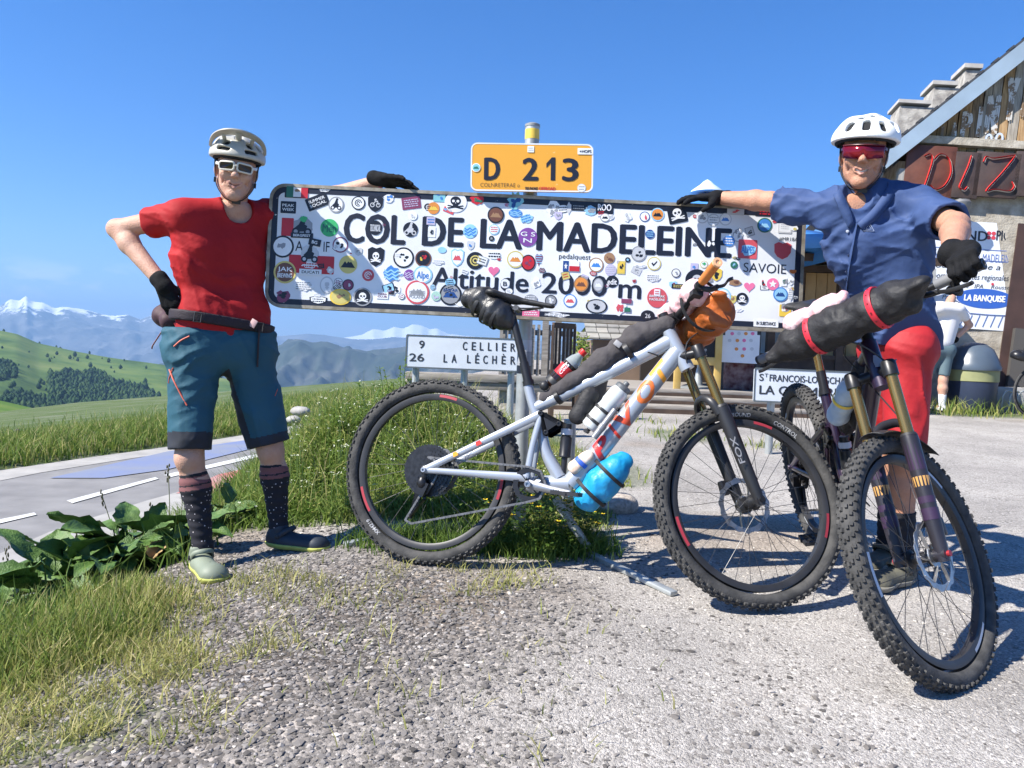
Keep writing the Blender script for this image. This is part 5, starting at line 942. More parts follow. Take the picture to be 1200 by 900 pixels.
def tubeline(mb, pts, r, n=12, lat=None, sm=5):
    p = catmull(pts, sm) if len(pts) > 2 and sm else [Vector(x) for x in pts]; k = len(p); rr = np.interp(np.linspace(0, 1, k), np.linspace(0, 1, len(r)), r) if hasattr(r, '__len__') else np.full(k, r)
    ll = rr if lat is None else (np.interp(np.linspace(0, 1, k), np.linspace(0, 1, len(lat)), lat) if hasattr(lat, '__len__') else np.full(k, lat))
    mb.tube(p, [(float(a), float(b)) for a, b in zip(ll, rr)], n, up=(0, 0, 1) if abs((Vector(p[-1])-Vector(p[0])).normalized().z) < .9 else (1, 0, 0))
def bolt(mb, c, r=.009, h=.006, s=-1): mb.lathe([(r, 0), (r, h*.7), (r*.8, h), (r*.45, h), (r*.4, h*.4), (0, h*.4)], 12, c, (0, s, 0))
def soft(name, lo, hi, h, fn, m, parent, S=None, sm=2):
    s = SDF(lo, hi, h); fn(s); o = s.build(name, m, parent, sm)
    if S is not None: o.matrix_local = S
    return o
def wrinkle(k, amp, ax=(1, 0, 0), sc=60):
    ax = np.array(ax, float); ax /= np.linalg.norm(ax)
    def f(x, y, z):
        u = x*ax[0]+y*ax[1]+z*ax[2]; w = fbm(x*k+3, y*k, z*k, o=3, ridged=True)-.5; return amp*(w*1.3+.5*np.sin(u*sc+6*fbm(x*k*.7, y*k*.7+4, z*k*.7)))
    return f
def build_common(B, fm, fork_low, grip_m, g, seatpost_m, decals, rimdecal, label_bits, wtext=None):
    root, S = B.root, B.S; I4 = Matrix.Identity(4)
    rw = wheel(root, 'rear_wheel', I4, M_TYRE, rimdecal, True, 1, arc_text=wtext[0] if wtext else None); fw = wheel(root, 'front_wheel', S @ Matrix.Translation(FHUB), M_TYRE, rimdecal, arc_text=wtext[1] if wtext else None)
    cassette(rw)
    bb = g['bb']; fr = MB()
    tubeline(fr, [g['down'][0], g['down'][1]], [.037, .036], 18, [.031, .0305], sm=0); tubeline(fr, [g['down'][1], g['down'][3]], [.036, .034], 18, [.0305, .0295], sm=0); fr.ball(g['down'][1], (.0355, .0302, .0355), 16)
    tubeline(fr, g['top'], [.023, .024, .026, .030], 14, [.019, .020, .022, .025]); tubeline(fr, g['seat'], [.0195, .020, .021, .023, .028], 14); tubeline(fr, g['head'], [.0265, .0275], 18, sm=0)
    fr.ball(g['bb'], (.034, .038, .034), 16); tubeline(fr, [g['bb'], g['down'][0]], [.034, .036], 14, .032, sm=0)
    frame = fr.build('frame', fm, root, angle=50)
    rt = MB(); P0, DR = g['pivot'], g['drop']
    for sg in (-1, 1):
        o = lambda v, y: Vector((v[0], sg*y, v[2])); mid = P0.lerp(DR, .5)
        tubeline(rt, [o(P0, .034), o(P0.lerp(DR, .3), .046), o(P0.lerp(DR, .75), .068), o(DR, .074)], [.017, .016, .014, .015], 10, .009); tubeline(rt, [o(P0, .033), o(P0.lerp(g['low'], .5)-Vector((.006, 0, 0)), .036), o(g['low'], .038)], [.014, .013, .014], 10, .010)
        tubeline(rt, [o(g['low'], .04), o(g['low'].lerp(DR, .4), .052), o(g['low'].lerp(DR, .8), .070), o(DR, .074)], [.018, .015, .013, .014], 10, .009); bolt(rt, (DR.x, sg*.08, DR.z), .011, .012, sg)
    rear = rt.build('rear_triangle', fm, root, angle=50)
    A_, B_, C_ = P0, g['rock1'], g['rock2']
    for sg in (-1, 1):
        lk = MB()
        pts = [A_, B_, C_]; cen = (A_+B_+C_)/3; hull = []
        for v in pts:
            a0 = math.atan2(v.z-cen.z, v.x-cen.x)
            for k in (-.9, -.4, 0, .4, .9): hull.append((v.x+.014*cos(a0+k), v.z+.014*sin(a0+k)))
        y0 = sg*.041; n = len(hull); lk.add([(x, y0-.005, z) for x, z in hull]+[(x, y0+.005, z) for x, z in hull], [tuple(range(n)), tuple(range(2*n-1, n-1, -1))]+[(k, n+k, n+(k+1) % n, (k+1) % n) for k in range(n)])
        for v in pts: bolt(lk, (v.x, sg*.047, v.z), .0105, .006, sg)
        lk.build('rocker_link', M_BLK, root, angle=35)
    sh = MB(); s0, s1 = g['shock']; sh.tube([s0, s0.lerp(s1, .25), s0.lerp(s1, .27), s0.lerp(s1, .62), s0.lerp(s1, .63), s0.lerp(s1, .66), s0.lerp(s1, .67), s1], [.018, .018, .023, .023, .024, .024, .012, .012], 16); shk = sh.build('shock', M_BLK, root, angle=30)
    m2 = MB(); m2.tube([s0.lerp(s1, .1), s0.lerp(s1, .22)], .0235, 16, caps=False); m2.build('decal', mat('grey_decal', (.5, .5, .52), .5), shk)
    bt = MB(); bolt(bt, (bb.x, -.075, bb.z), .014, .008); bt.build('spindle', M_STEEL, root)
    # crank
    ck = MB(); pe = g['pedal']; tubeline(ck, [(bb.x, -.062, bb.z), ((bb.x+pe.x)/2, -.070, (bb.z+pe.z)/2), (pe.x, -.078, pe.z)], [.019, .014, .014], 10, .008); pr = Vector((2*bb.x-pe.x, .078, 2*bb.z-pe.z)); tubeline(ck, [(bb.x, .062, bb.z), ((bb.x+pr.x)/2, .070, (bb.z+pr.z)/2), (pr.x, .078, pr.z)], [.019, .014, .014], 10, .008); ck.tube([(bb.x, -.065, bb.z), (bb.x, .065, bb.z)], .014, 12)
    cr_ = ck.build('crankset', g['crank_mat'], root)
    cg = MB(); toothed(cg, .066, 32, -.047, -.0492, .046)
    for k in range(4): a = pi/4+k*pi/2; cg.tube([(.015*cos(a), -.048, .015*sin(a)), (.05*cos(a), -.048, .05*sin(a))], [(.0022, .009)]*2, 6, up=(0, 1, 0))
    o = cg.build('chainring', M_BLK, cr_, angle=30); o.location = bb
    for p_, sg in ((pe, -1), (pr, 1)):
        pd = MB(); c = Vector((p_.x, sg*.135, p_.z)); pd.tube([(p_.x, sg*.08, p_.z), (p_.x, sg*.19, p_.z)], .008, 8)
        for yy in (-.045, 0, .045): pd.box(c+Vector((0, yy, 0)), (.095, .012, .013))
        for xx in (-.045, .045): pd.box(c+Vector((xx, 0, 0)), (.012, .1, .015))
        for xx in (-.04, .04):
            for yy in (-.04, 0, .04): pd.tube([c+Vector((xx, yy, -.011)), c+Vector((xx, yy, .011))], .0016, 5)
        pd.build('pedal', M_BLKP, cr_, angle=30)
    # derailleur and chain
    j0, j1 = g['jock']; dr = MB(); hang = Vector((.0, -.052, -.03)); dr.tube([(0, -.06, 0), (.0, -.06, -.035)], [(.008, .012)]*2, 8, up=(0, 1, 0)); dr.box(((j0.x)*.5-.005, -.066, (j0.z-.03)*.5), (.04, .03, .055), Matrix.Rotation(.35, 3, 'Y')); dr.ball((-.005, -.075, -.05), (.02, .016, .024), 10)
    for yy in (-.057, -.047): dr.tube([Vector((j0.x, yy, j0.z)), Vector((j1.x, yy, j1.z))], [(.002, .015), (.002, .012)], 8, up=(0, 1, 0))
    toothed(dr, .022, 12, -.050, -.054, .006); dd = dr.v[-48:]; n0 = len(dr.v)-48
    for k in range(48): v = dr.v[n0+k]; dr.v[n0+k] = (v[0]+j0.x, v[1], v[2]+j0.z)
    toothed(dr, .024, 12, -.050, -.054, .006); n0 = len(dr.v)-48
    for k in range(48): v = dr.v[n0+k]; dr.v[n0+k] = (v[0]+j1.x, v[1], v[2]+j1.z)
    dr.build('derailleur', M_BLK, root, angle=35)
    ch = MB(); yc = -.048; chain_path(ch, [(.0, yc, .052), (bb.x-.01, yc, bb.z+.066), (bb.x+.04, yc, bb.z+.054), (bb.x+.066, yc, bb.z), (bb.x+.045, yc, bb.z-.05), (bb.x, yc, bb.z-.067), (j1.x+.006, yc-.004, j1.z-.024), (j1.x-.02, yc-.004, j1.z-.012), (j0.x-.02, yc-.004, j0.z+.01), (j0.x+.005, yc-.003, j0.z+.022), (.04, yc, -.03), (.05, yc, 0), (.03, yc, .042), (0, yc, .052)]); tag(ch.build('chain', M_CHAIN, root, smooth=False), kind='stuff')
    cl = MB(); cl.box((-.015, .052, .075), (.05, .026, .042), Matrix.Rotation(-.5, 3, 'Y')); cl.build('brake_caliper', M_BLK, root, bevel=.006)
    # seatpost, saddle
    s0, s1, s2 = g['post']; sp = MB(); sp.tube([s0, s0.lerp(s1, .6), s0.lerp(s1, .62), s1], [.0155, .0155, .0155, .0155], 16); spo = sp.build('seatpost', seatpost_m, root)
    cl = MB(); cl.tube([s1, s2], [.0185, .019], 16); dd = (s2-s1).normalized(); cl.tube([s2-dd*.02, s2], [.0235, .0235], 16); cl.build('seat_clamp', M_BLK, spo)
    N0, T0 = g['saddle']; ln = (N0-T0); fx = ln.normalized(); fz = Vector((0, 1, 0)).cross(fx)*-1
    lo = np.minimum(np.array(N0), np.array(T0))-.12; hi = np.maximum(np.array(N0), np.array(T0))+.12
    def sad(s):
        s.cone(N0, T0+ln*.35, .016, .024, k=.01, flat=(fz, .6)); s.cone(T0+ln*.4, T0+ln*.12+Vector((0, .045, .004)), .026, .03, k=.03, flat=(fz, .5)); s.cone(T0+ln*.4, T0+ln*.12-Vector((0, .045, -.004)), .026, .03, k=.03, flat=(fz, .5)); s.cone(T0+ln*.1, T0+ln*.3, .04, .03, k=.02, flat=(fz, .4))
    sd = soft('saddle', lo, hi, .005, sad, M_BLKP, root)
    ra = MB()
    for sg in (-1, 1): ra.tube(catmull([N0-fz*.012-fx*.03, (N0+T0)/2-fz*.035+Vector((0, sg*.02, 0)), T0+fx*.05-fz*.015+Vector((0, sg*.022, 0))], 5), .0035, 6)
    ra.tube([(N0+T0)/2-fz*.035-Vector((0, .024, 0)), (N0+T0)/2-fz*.035+Vector((0, .024, 0))], .012, 10); ra.build('saddle_rails', M_DSTEEL, sd)
    # fork
    fk = MB()
    for sg in (-1, 1):
        b = FHUB+Vector((0, sg*.064, 0)); fk.tube([b-AX*.02+PF*.0, b+AX*.03, b+AX*.08, b+AX*.2, b+AX*.345, b+AX*.36], [.016, .02, .0225, .024, .0265, .025], 14); fk.tube([b+Vector((0, -sg*.022, 0)), b+Vector((0, sg*.014, 0))], .018, 12)
    arch = [FHUB+AX*.335+Vector((0, .066, 0))-PF*.018, FHUB+AX*.385+Vector((0, .058, 0))-PF*.026, FHUB+AX*.412+Vector((0, .03, 0))-PF*.03, FHUB+AX*.417-PF*.03]; arch = arch+[Vector((v.x, -v.y, v.z)) for v in reversed(arch[:-1])]; fk.tube(catmull(arch, 4), [(.011, .016)]*25, 10, up=AX)
    fo = B.st(fk.build('fork', fork_low, root, angle=45))
    for sg in (-1, 1):
        b = FHUB+Vector((0, sg*.064, 0)); s_ = MB(); s_.tube([b+AX*.34, b+AX*.57], .0178, 16); s_.build('stanchion', M_GOLD, fo)
        s_ = MB(); s_.tube([b+AX*.357, b+AX*.366], [.0262, .022], 16); s_.build('seal', M_BLKP, fo)
    cw = MB(); L0, L1 = FHUB+AX*.555, FHUB+AX*.60
    for sg in (-1, 1): cw.tube([L0+Vector((0, sg*.064, 0)), L1+Vector((0, sg*.064, 0)), L1+Vector((0, sg*.064, 0))+AX*.006], [.0235, .0235, .019], 16)
    cw.tube(catmull([L0+AX*.022+Vector((0, -.064, 0)), L0+AX*.03+Vector((0, -.03, 0))-PF*.03, A0+AX*.59, L0+AX*.03+Vector((0, .03, 0))-PF*.03, L0+AX*.022+Vector((0, .064, 0))], 4), [(.02, .018)]*17, 10, up=AX); cw.build('crown', M_BLK, fo, angle=45)
    ax_ = MB(); ax_.tube([FHUB-Vector((0, .085, 0)), FHUB+Vector((0, .088, 0))], .009, 12); ax_.build('axle', g['axle_mat'], fo)
    cl = MB(); cl.box(FHUB+Vector((-.075, .055, .055)), (.03, .03, .055), Matrix.Rotation(-.3, 3, 'Y')); cl.build('brake_caliper', M_BLK, fo, bevel=.006)
    # stem, bars
    T = A0+AX*.75; bc = T+PF*.05; stp = MB(); stp.tube([A0+AX*.695, A0+AX*.775], [.019, .019], 16); stp.tube([T-PF*.005, bc], [(.019, .019), (.018, .018)], 12); stp.tube([bc-Vector((0, .024, 0)), bc+Vector((0, .024, 0))], .0225, 14); B.st(stp.build('stem', M_BLK, root, angle=40))
    hb = MB(); pts = [bc+Vector((-.035, -.40, .022)), bc+Vector((-.022, -.27, .020)), bc+Vector((-.006, -.13, .012)), bc+Vector((0, -.06, 0)), bc, bc+Vector((0, .06, 0)), bc+Vector((-.006, .13, .012)), bc+Vector((-.022, .27, .020)), bc+Vector((-.035, .40, .022))]
    hb.tube(catmull(pts, 3), [.0112]*9+[.0158]*7+[.0112]*9, 12); bar = B.st(hb.build('handlebar', M_BLK, root))
    for sg in (-1, 1):
        a, b = (pts[0], pts[0].lerp(pts[1], 1.03)) if sg < 0 else (pts[8], pts[8].lerp(pts[7], 1.03)); gp = MB(); n = 22; rr = [.0165]+[.0166+.0006*(i % 2) for i in range(n-2)]+[.0165]; gp.tube([a.lerp(b, i/(n-1)) for i in range(n)], rr, 16); gp.build('grip', grip_m, bar, angle=60)
        gp = MB(); gp.lathe([(.0175, -.004), (.0175, .006), (.009, .006), (.008, .003), (0, .003)], 16, a, (0, sg, 0)); gp.build('bar_end', g['end_mat'], bar)
        c = b.lerp(bc, .12)+Vector((0, 0, 0)); lv = MB(); lv.tube([c-Vector((0, .008, 0)), c+Vector((0, .008, 0))], .0175, 12); lv.tube(catmull([c+Vector((.02, 0, -.008)), c+Vector((.04, sg*.015, -.012)), c+Vector((.046, sg*.05, -.016))], 3), [.010, .011, .011, .010, .010, .009, .009], 8)
        lv.tube(catmull([c+Vector((.045, sg*.045, -.016)), c+Vector((.055, sg*.08, -.024)), c+Vector((.045, sg*.13, -.03)), c+Vector((.055, sg*.145, -.028))], 3), [(.004, .007)]*10, 6); lv.tube([c, c+Vector((.025, 0, -.01))], .009, 8); lv.box(c+Vector((.004, -sg*.03, -.018)), (.04, .03, .02)); lv.build('brake_lever', M_BLKP, bar, angle=40)
        cb = MB(); cb.tube(catmull([c+Vector((.035, 0, -.012)), c+Vector((.10, -sg*.10, .01)), bc+Vector((.10, -sg*.02, -.04)), bc+Vector((.02, -sg*.05, -.15)), FHUB+AX*.36+Vector((-.02, .07, 0)) if sg > 0 else bc+Vector((-.1, .02, -.16))], 6), .0026, 6); cb.build('cable', M_BLKP, bar)
    return dict(frame=frame, fork=fo, bar=bar, bc=bc, fw=fw, rw=rw)
# --- the light grey bicycle leaning on the sign
GB = Bike('mountain_bicycle', (-.314, 3.087, .430, -.281, -.183, .016, .526), 'silver grey mountain bicycle with an orange grip, leaning against the pass sign'); L = GB.L
g = dict(bb=L(624, 568), down=[L(668, 567), L(697, 535), L(697, 535).lerp(L(795, 411), .5), L(795, 411)], top=[L(627, 478), L(670, 458), L(725, 431), L(786, 399)], seat=[L(618, 449), L(624, 472), L(634, 502), L(640, 530), L(656, 560)], head=[L(783, 388), L(806, 433)], pivot=L(637, 486), drop=Vector((0, 0, 0)), low=L(620, 560), rock1=L(658, 498), rock2=L(643, 508), shock=(L(665, 497), L(660, 556)), pedal=L(672, 579), jock=(L(503, 585), L(487, 606)), post=(L(600, 368), L(614, 425), L(620, 452)), saddle=(L(646, 359), L(572, 346)), crank_mat=mat('grey_crank', (.32, .33, .35), .35, .7), axle_mat=M_BLK, end_mat=mat('orange_end', (.75, .42, .22), .6))
M_ORG = mat('orange_rubber', (.62, .20, .045), .65, var=.1, vscale=20)
gbp = build_common(GB, M_SILVER, mat('fork_black', (.022, .022, .024), .4, var=.2, vscale=12), M_ORG, g, M_BLK, None, dict(arcs=[(3.45, 3.8, (-1,)), (6.0, 6.3, (-1,)), (1.3, 1.55, (-1,))], mat=mat('rim_red', (.34, .03, .045), .55)), None, ([(3.1+.9, 'XM4219')], [(1.75, 'GROUND'), (1.15, 'CONTROL')]))
def tube_text(mb, s_, a, b, t0, t1, h, ra, rb, bold=.03, shear=0., side=-1):
    a, b = Vector(a), Vector(b); d = (b-a); A = d.normalized(); up = Vector((-A.z, 0, A.x)); v, f = text_mesh(s_, 1., min(bold, .03), 1., shear); v = v*(h/.729); x0, x1 = v[:, 0].min(), v[:, 0].max(); k = (t1-t0)*d.length/(x1-x0); out = []
    bm = bmesh.new(); vv = [bm.verts.new((x, y, 0)) for x, y in v]
    for q in f: bm.faces.new([vv[i] for i in q])
    bmesh.ops.triangulate(bm, faces=bm.faces[:])
    for _ in range(3): bmesh.ops.subdivide_edges(bm, edges=[x for x in bm.edges if x.calc_length() > .006], cuts=1, use_grid_fill=True)
    bmesh.ops.triangulate(bm, faces=bm.faces[:]); bm.verts.index_update(); v = [(q.co.x, q.co.y) for q in bm.verts]; f = [tuple(x.index for x in q.verts) for q in bm.faces]; bm.free()
    for x, y in v:
        yy = y-h/2; yy = float(np.clip(yy, -ra*.96, ra*.96)); out.append(a+A*(t0*d.length+(x-x0)*k)+up*yy+Vector((0, side*(rb*math.sqrt(1-(yy/ra)**2)+.0016), 0)))
    mb.add(out, f)
dn = g['down']; pa, pb = dn[1], dn[3]
for s_, t0, t1, c_ in (('P', .0, .17, (.62, .03, .03)), ('I', .215, .265, (.64, .05, .03)), ('V', .30, .49, (.66, .08, .03)), ('O', .52, .70, (.74, .16, .03)), ('T', .72, .88, (.78, .32, .03))):
    mb = MB(); tube_text(mb, s_, pa, pb, t0, t1, .062, .0355, .0308, .05, .25); mb.build('lettering', mat('pivot_%s' % s_.lower(), c_, .4), gbp['frame'], smooth=False)
P0 = g['pivot']
for t0, t1, ci in ((.50, .545, 0), (.70, .74, 1)):
    mb = MB(); a, b = P0.lerp(Vector(), t0), P0.lerp(Vector(), t1); mb.box((a+b)/2+Vector((0, -.054-.02*((t0+t1)/2-.3)/.45-.010, 0)), ((b-a).length, .0015, .017), Matrix.Rotation(-math.atan2((b-a).z, (b-a).x), 3, 'Y'))
    mb.build('decal', [mat('decal_red', (.6, .04, .03), .4), mat('decal_orange', (.75, .35, .03), .4)][ci], GB.root, smooth=False)
mb = MB(); text_on(mb, 'FOX', FHUB+Vector((0, -.0645-.0262, 0))+AX*.14-PF*.012, AX, -PF, .024, .02, fit=.10, lift=.002); GB.st(mb.build('lettering', mat('fork_grey', (.30, .30, .31), .5), GB.root, smooth=False))
# bags strapped to it
bx = lambda ps, m: (np.min([np.array(p) for p in ps], 0)-m, np.max([np.array(p) for p in ps], 0)+m)
T_ = [L(552, 350), L(566, 352), L(582, 366), L(594, 376)]
def sbag(s):
    s.cone(T_[0], T_[1], .040, .050, k=.02); s.cone(T_[1], T_[2], .052, .058, k=.03); s.cone(T_[2], T_[3], .058, .04, k=.03); s.disp(wrinkle(22, .006, T_[3]-T_[0], 95))
o = soft('saddle_bag', *bx(T_, .09), .005, sbag, mat('black_shell', (.020, .020, .022), .38, var=.3, vscale=16, bump=.2, bscale=200, spec=.6), GB.root, None, 1)
mb = MB()
for t, r in ((.28, .056), (.52, .062), (.78, .060)):
    c = T_[0].lerp(T_[3], t); d = (T_[3]-T_[0]).normalized(); x, y, z = frame_of(d, (0, 1, 0)); mb.tube([c+(x*cos(a)+y*sin(a))*r for a in np.linspace(0, 2*pi, 25)[:-1]], [(.002, .009)]*24, 6, closed=True, up=d)
mb.build('strap', M_BLKP, o)
T2 = [L(638, 467), L(664, 452), L(704, 424), L(746, 395), L(782, 380)]
def tbag(s):
    for a, b, ra, rb in zip(T2[:-1], T2[1:], (.021, .028, .038, .043), (.028, .038, .043, .033)): s.cone(a, b, ra, rb, k=.03, flat=((0, 1, 0), .9))
    s.disp(wrinkle(22, .007, T2[4]-T2[0], 90))
o = soft('frame_bag', *bx(T2, .09), .0055, tbag, M_NYLG, GB.root)
mb = MB()
for p_, r in ((L(654, 466), .040), (L(736, 412), .056)):
    d = (T2[4]-T2[0]).normalized(); x, y, z = frame_of(d, (0, 1, 0)); mb.tube([p_+(x*cos(a)*r*.62+y*sin(a)*r*1.15) for a in np.linspace(0, 2*pi, 25)[:-1]], [(.0025, .011)]*24, 6, closed=True, up=d)
mb.build('strap', M_BLKP, o); mb = MB(); c = L(724, 403, -.05)
mb.box(c, (.03, .006, .022), Matrix.Rotation(.6, 3, 'Y')); mb.build('buckle', mat('grey_buckle', (.25, .25, .26), .5), o, bevel=.002)
def pouch(s): s.cone(L(676, 487), L(692, 463), .034, .034, k=.02, flat=((0, 1, 0), .75)); s.disp(wrinkle(20, .004))
soft('frame_pouch', *bx([L(676, 487), L(692, 463)], .07), .005, pouch, M_NYL, GB.root)
# blue roll under the down tube
T3 = [L(690, 582), L(707, 565), L(722, 549)]
def broll(s):
    s.cone(T3[0], T3[1], .054, .062, k=.02); s.cone(T3[1], T3[2], .062, .052, k=.02); s.cone(T3[2], T3[2]+(T3[2]-T3[1])*.55, .026, .034, k=.012, flat=((0, 1, 0), .6)); s.disp(wrinkle(20, .0055, T3[2]-T3[0], 70))
o = soft('blue_roll', *bx(T3, .13), .0045, broll, mat('blue_drybag', (.010, .27, .52), .45, var=.14, vscale=10, bump=.4, bscale=36), GB.root, None, 1)
mb = MB(); d = (T3[2]-T3[0]).normalized(); x, y, z = frame_of(d, (0, 1, 0))
for t in (.12, .80):
    c = T3[0].lerp(T3[2], t); mb.tube([c+(x*cos(a)+y*sin(a))*.067+(-x*.012 if cos(a) < 0 else Vector()) for a in np.linspace(0, 2*pi, 29)[:-1]], [(.0022, .008)]*28, 6, closed=True, up=d)
mb.build('strap', M_NYL, o)
def tool(s): s.cone(L(672, 548, -.035), L(690, 534, -.035), .022, .022, k=.01, flat=((0, 1, 0), .6)); s.disp(wrinkle(30, .005))
o = soft('spare_tube', *bx([L(672, 548, -.035), L(690, 534, -.035)], .06), .004, tool, mat('beige_cloth', (.60, .42, .30), .8, c2=(.75, .66, .58), vscale=40), GB.root)
mb = MB(); c = L(681, 542, -.035); mb.tube([c+(x*cos(a)*.026+y*sin(a)*.019) for a in np.linspace(0, 2*pi, 21)[:-1]], [(.002, .010)]*20, 6, closed=True, up=d); mb.build('strap', mat('blue_strap', (.03, .10, .48), .6), o)
# drinking bottle, pump (loose things in their holders)
a, b = L(690, 502, -.0), L(734, 450, -.0); D_ = (b-a).normalized(); Lb = (b-a).length
def placed(o): o.matrix_world = GB.M; return o
wb = tag(empty('water_bottle', M=GB.M @ Matrix.Translation(a)), 'translucent white drinking bottle in the cage of the silver bicycle', 'bottle')
mb = MB(); mb.lathe([(.030, 0), (.036, .006), (.037, .03), (.037, Lb*.42), (.034, Lb*.47), (.034, Lb*.53), (.037, Lb*.58), (.037, Lb*.80), (.030, Lb*.87), (.028, Lb*.88)], 24, (0, 0, 0), D_); mb.build('body', mat('bottle_white', (.62, .66, .66), .35, trans=.15, spec=.5), wb)
mb = MB(); mb.lathe([(.031, Lb*.87), (.032, Lb*.93), (.026, Lb*.96), (.012, Lb*.97), (.011, Lb*1.03), (.007, Lb*1.04)], 20, (0, 0, 0), D_); mb.build('cap', mat('bottle_cap', (.10, .11, .12), .5), wb)
mb = MB(); x, y, z = frame_of(D_, (0, 1, 0))
for t in (.16, .40): mb.tube([a+D_*(Lb*t)+(x*cos(q)+y*sin(q))*.040 for q in np.linspace(0, 2*pi, 21)[:-1]], [(.002, .007)]*20, 6, closed=True, up=D_)
for q in (-.8, .8): mb.tube([a-D_*.012-Vector((0, .03*q, 0)), a+D_*Lb*.6+Vector((0, -.028*q, 0))+x*.04], [(.002, .005)]*2, 6)
mb.tube([a-D_*.014-y*.03, a-D_*.014+y*.03], .008, 8); mb.build('bottle_cage', M_BLKP, GB.root)
a, b = L(696, 513, -.05), L(721, 480, -.05); mb = MB(); mb.tube([a, a.lerp(b, .3), a.lerp(b, .31), a.lerp(b, .45), a.lerp(b, .46), b], [.013, .013, .015, .015, .012, .012], 14); tag(mb.build('hand_pump', mat('pump_grey', (.28, .28, .29), .4, .5), GB.root)); 
# cola bottle wedged behind the frame bag
a, b = L(645, 453, .015), L(684, 412, .015); D_ = (b-a).normalized(); Lb = (b-a).length
cb = tag(empty('cola_bottle', M=GB.M @ Matrix.Translation(a)), 'small plastic cola bottle with red cap and label, tucked behind the frame bag', 'bottle')
bp_ = [(.020, 0), (.031, .012), (.033, .03), (.031, Lb*.32), (.033, Lb*.5), (.033, Lb*.62), (.026, Lb*.76), (.015, Lb*.88), (.013, Lb*.92)]
mb = MB(); mb.lathe([(r_*.99, h_) for r_, h_ in bp_[:6]]+[(.029, Lb*.68), (0, Lb*.70)], 22, (0, 0, 0), D_); mb.build('drink', mat('cola', (.018, .007, .005), .12, spec=.6), cb)
mb = MB(); mb.lathe([(.0325, Lb*.62), (.0262, Lb*.76), (.0155, Lb*.88), (.013, Lb*.93)], 22, (0, 0, 0), D_); mb.build('neck', mat('clear_plastic', (.55, .60, .60), .12, trans=.55, spec=.5), cb)
mb = MB(); mb.lathe([(.0336, Lb*.30), (.0340, Lb*.31), (.0345, Lb*.54), (.0341, Lb*.55)], 22, (0, 0, 0), D_); lab = mb.build('bottle_label', mat('label_red', (.55, .012, .02), .35), cb)
mb = MB(); x, y, z = frame_of(D_, (0, 1, 0)); up = Vector((-D_.z, 0, D_.x)); text_on(mb, 'Coca', D_*Lb*.335+Vector((0, -.0352, 0))-up*.006, D_, up, .013, .01, shear=.3, fit=.05); mb.build('lettering', M_SIGNW, lab, smooth=False)
mb = MB(); mb.lathe([(.0145, Lb*.91), (.0150, Lb*.915), (.0150, Lb*1.02), (.012, Lb*1.03)], 18, (0, 0, 0), D_); mb.build('cap', mat('cap_red', (.65, .02, .02), .4), cb)
mb = MB(); mb.tube([a+D_*Lb*.12+(x*cos(q)+y*sin(q))*.036 for q in np.linspace(0, 2*pi, 21)[:-1]], [(.0025, .012)]*20, 6, closed=True, up=D_); mb.ball(L(638, 452, -.01), .020, 10); mb.build('bottle_holder', M_BLKP, GB.root)
# handlebar luggage
bc = gbp['bc']; c0 = bc+PF*.095-AX*.06
def oroll(s):
    s.cone(c0+Vector((0, -.14, 0)), c0+Vector((0, .20, 0)), .066, .064, k=.0); s.cut(c0+Vector((0, -.155, 0)), (0, -1, 0), .02); s.cone(c0+Vector((.0, -.15, .02)), c0+Vector((-.03, -.19, .035)), .03, .022, k=.03, flat=((0, 0, 1), .5)); s.disp(wrinkle(22, .009, (0, 1, .4), 70))
ob = soft('handlebar_bag', *bx([c0+Vector((0, -.2, 0)), c0+Vector((0, .24, 0))], .13), .0055, oroll, mat('orange_drybag', (.42, .105, .018), .5, var=.16, vscale=9, bump=.5, bscale=36), GB.root, GB.S, 1); ob['label'] = 'round orange dry bag strapped in front of the handlebar'
def pinkb(s): s.cone(bc+PF*.035+AX*.035+Vector((0, -.13, 0)), bc+PF*.03+AX*.04+Vector((0, .10, 0)), .046, .04, k=.02); s.disp(wrinkle(30, .010, (0, 1, 0), 60))
M_PINK = mat('pink_bag', (.64, .33, .35), .4, c2=(.76, .62, .62), vscale=30, bump=.35, bscale=60)
pb_ = soft('rain_wrap', *bx([bc+PF*.03+AX*.03+Vector((0, -.14, 0)), bc+PF*.03+AX*.04+Vector((0, .12, 0))], .08), .005, pinkb, M_PINK, GB.root, GB.S, 1)
mb = MB()
for y_ in (-.10, .06): mb.tube([c0+AX*.05-PF*.03+Vector((0, y_, 0))+AX*.105*sin(q)+PF*.088*cos(q) for q in np.linspace(0, 2*pi, 29)[:-1]], [(.0022, .010)]*28, 6, closed=True, up=(0, 1, 0))
o = mb.build('strap', M_BLKP, GB.root); o.matrix_local = GB.S
# --- the dark bicycle held by the rider in blue
DB = Bike('mountain_bicycle', (1.36, 3.472, .456, -1.652, .184, .072, -.818), 'dark plum mountain bicycle with gold fork legs, held by the rider in the blue shirt')
gd = {k: (v if not isinstance(v, (list, tuple)) else type(v)(v)) for k, v in g.items()}
sx_ = lambda v: Vector((v.x, 0, v.z)); gd['saddle'] = tuple(v+Vector((0, 0, .0)) for v in gd['saddle']); gd['crank_mat'] = M_BLK; gd['axle_mat'] = mat('axle_red', (.40, .03, .04), .4, .4); gd['end_mat'] = M_BLKP; gd['jock'] = (Vector((.01, 0, -.09)), Vector((.03, 0, -.175))); gd['pedal'] = g['bb']+Vector((.05, 0, -.165))
M_GGRIP = mat('grey_grip', (.16, .16, .165), .7, var=.15, vscale=30)
M_FORKP = mat('fork_plum', (.022, .020, .026), .38, var=.2, vscale=10)
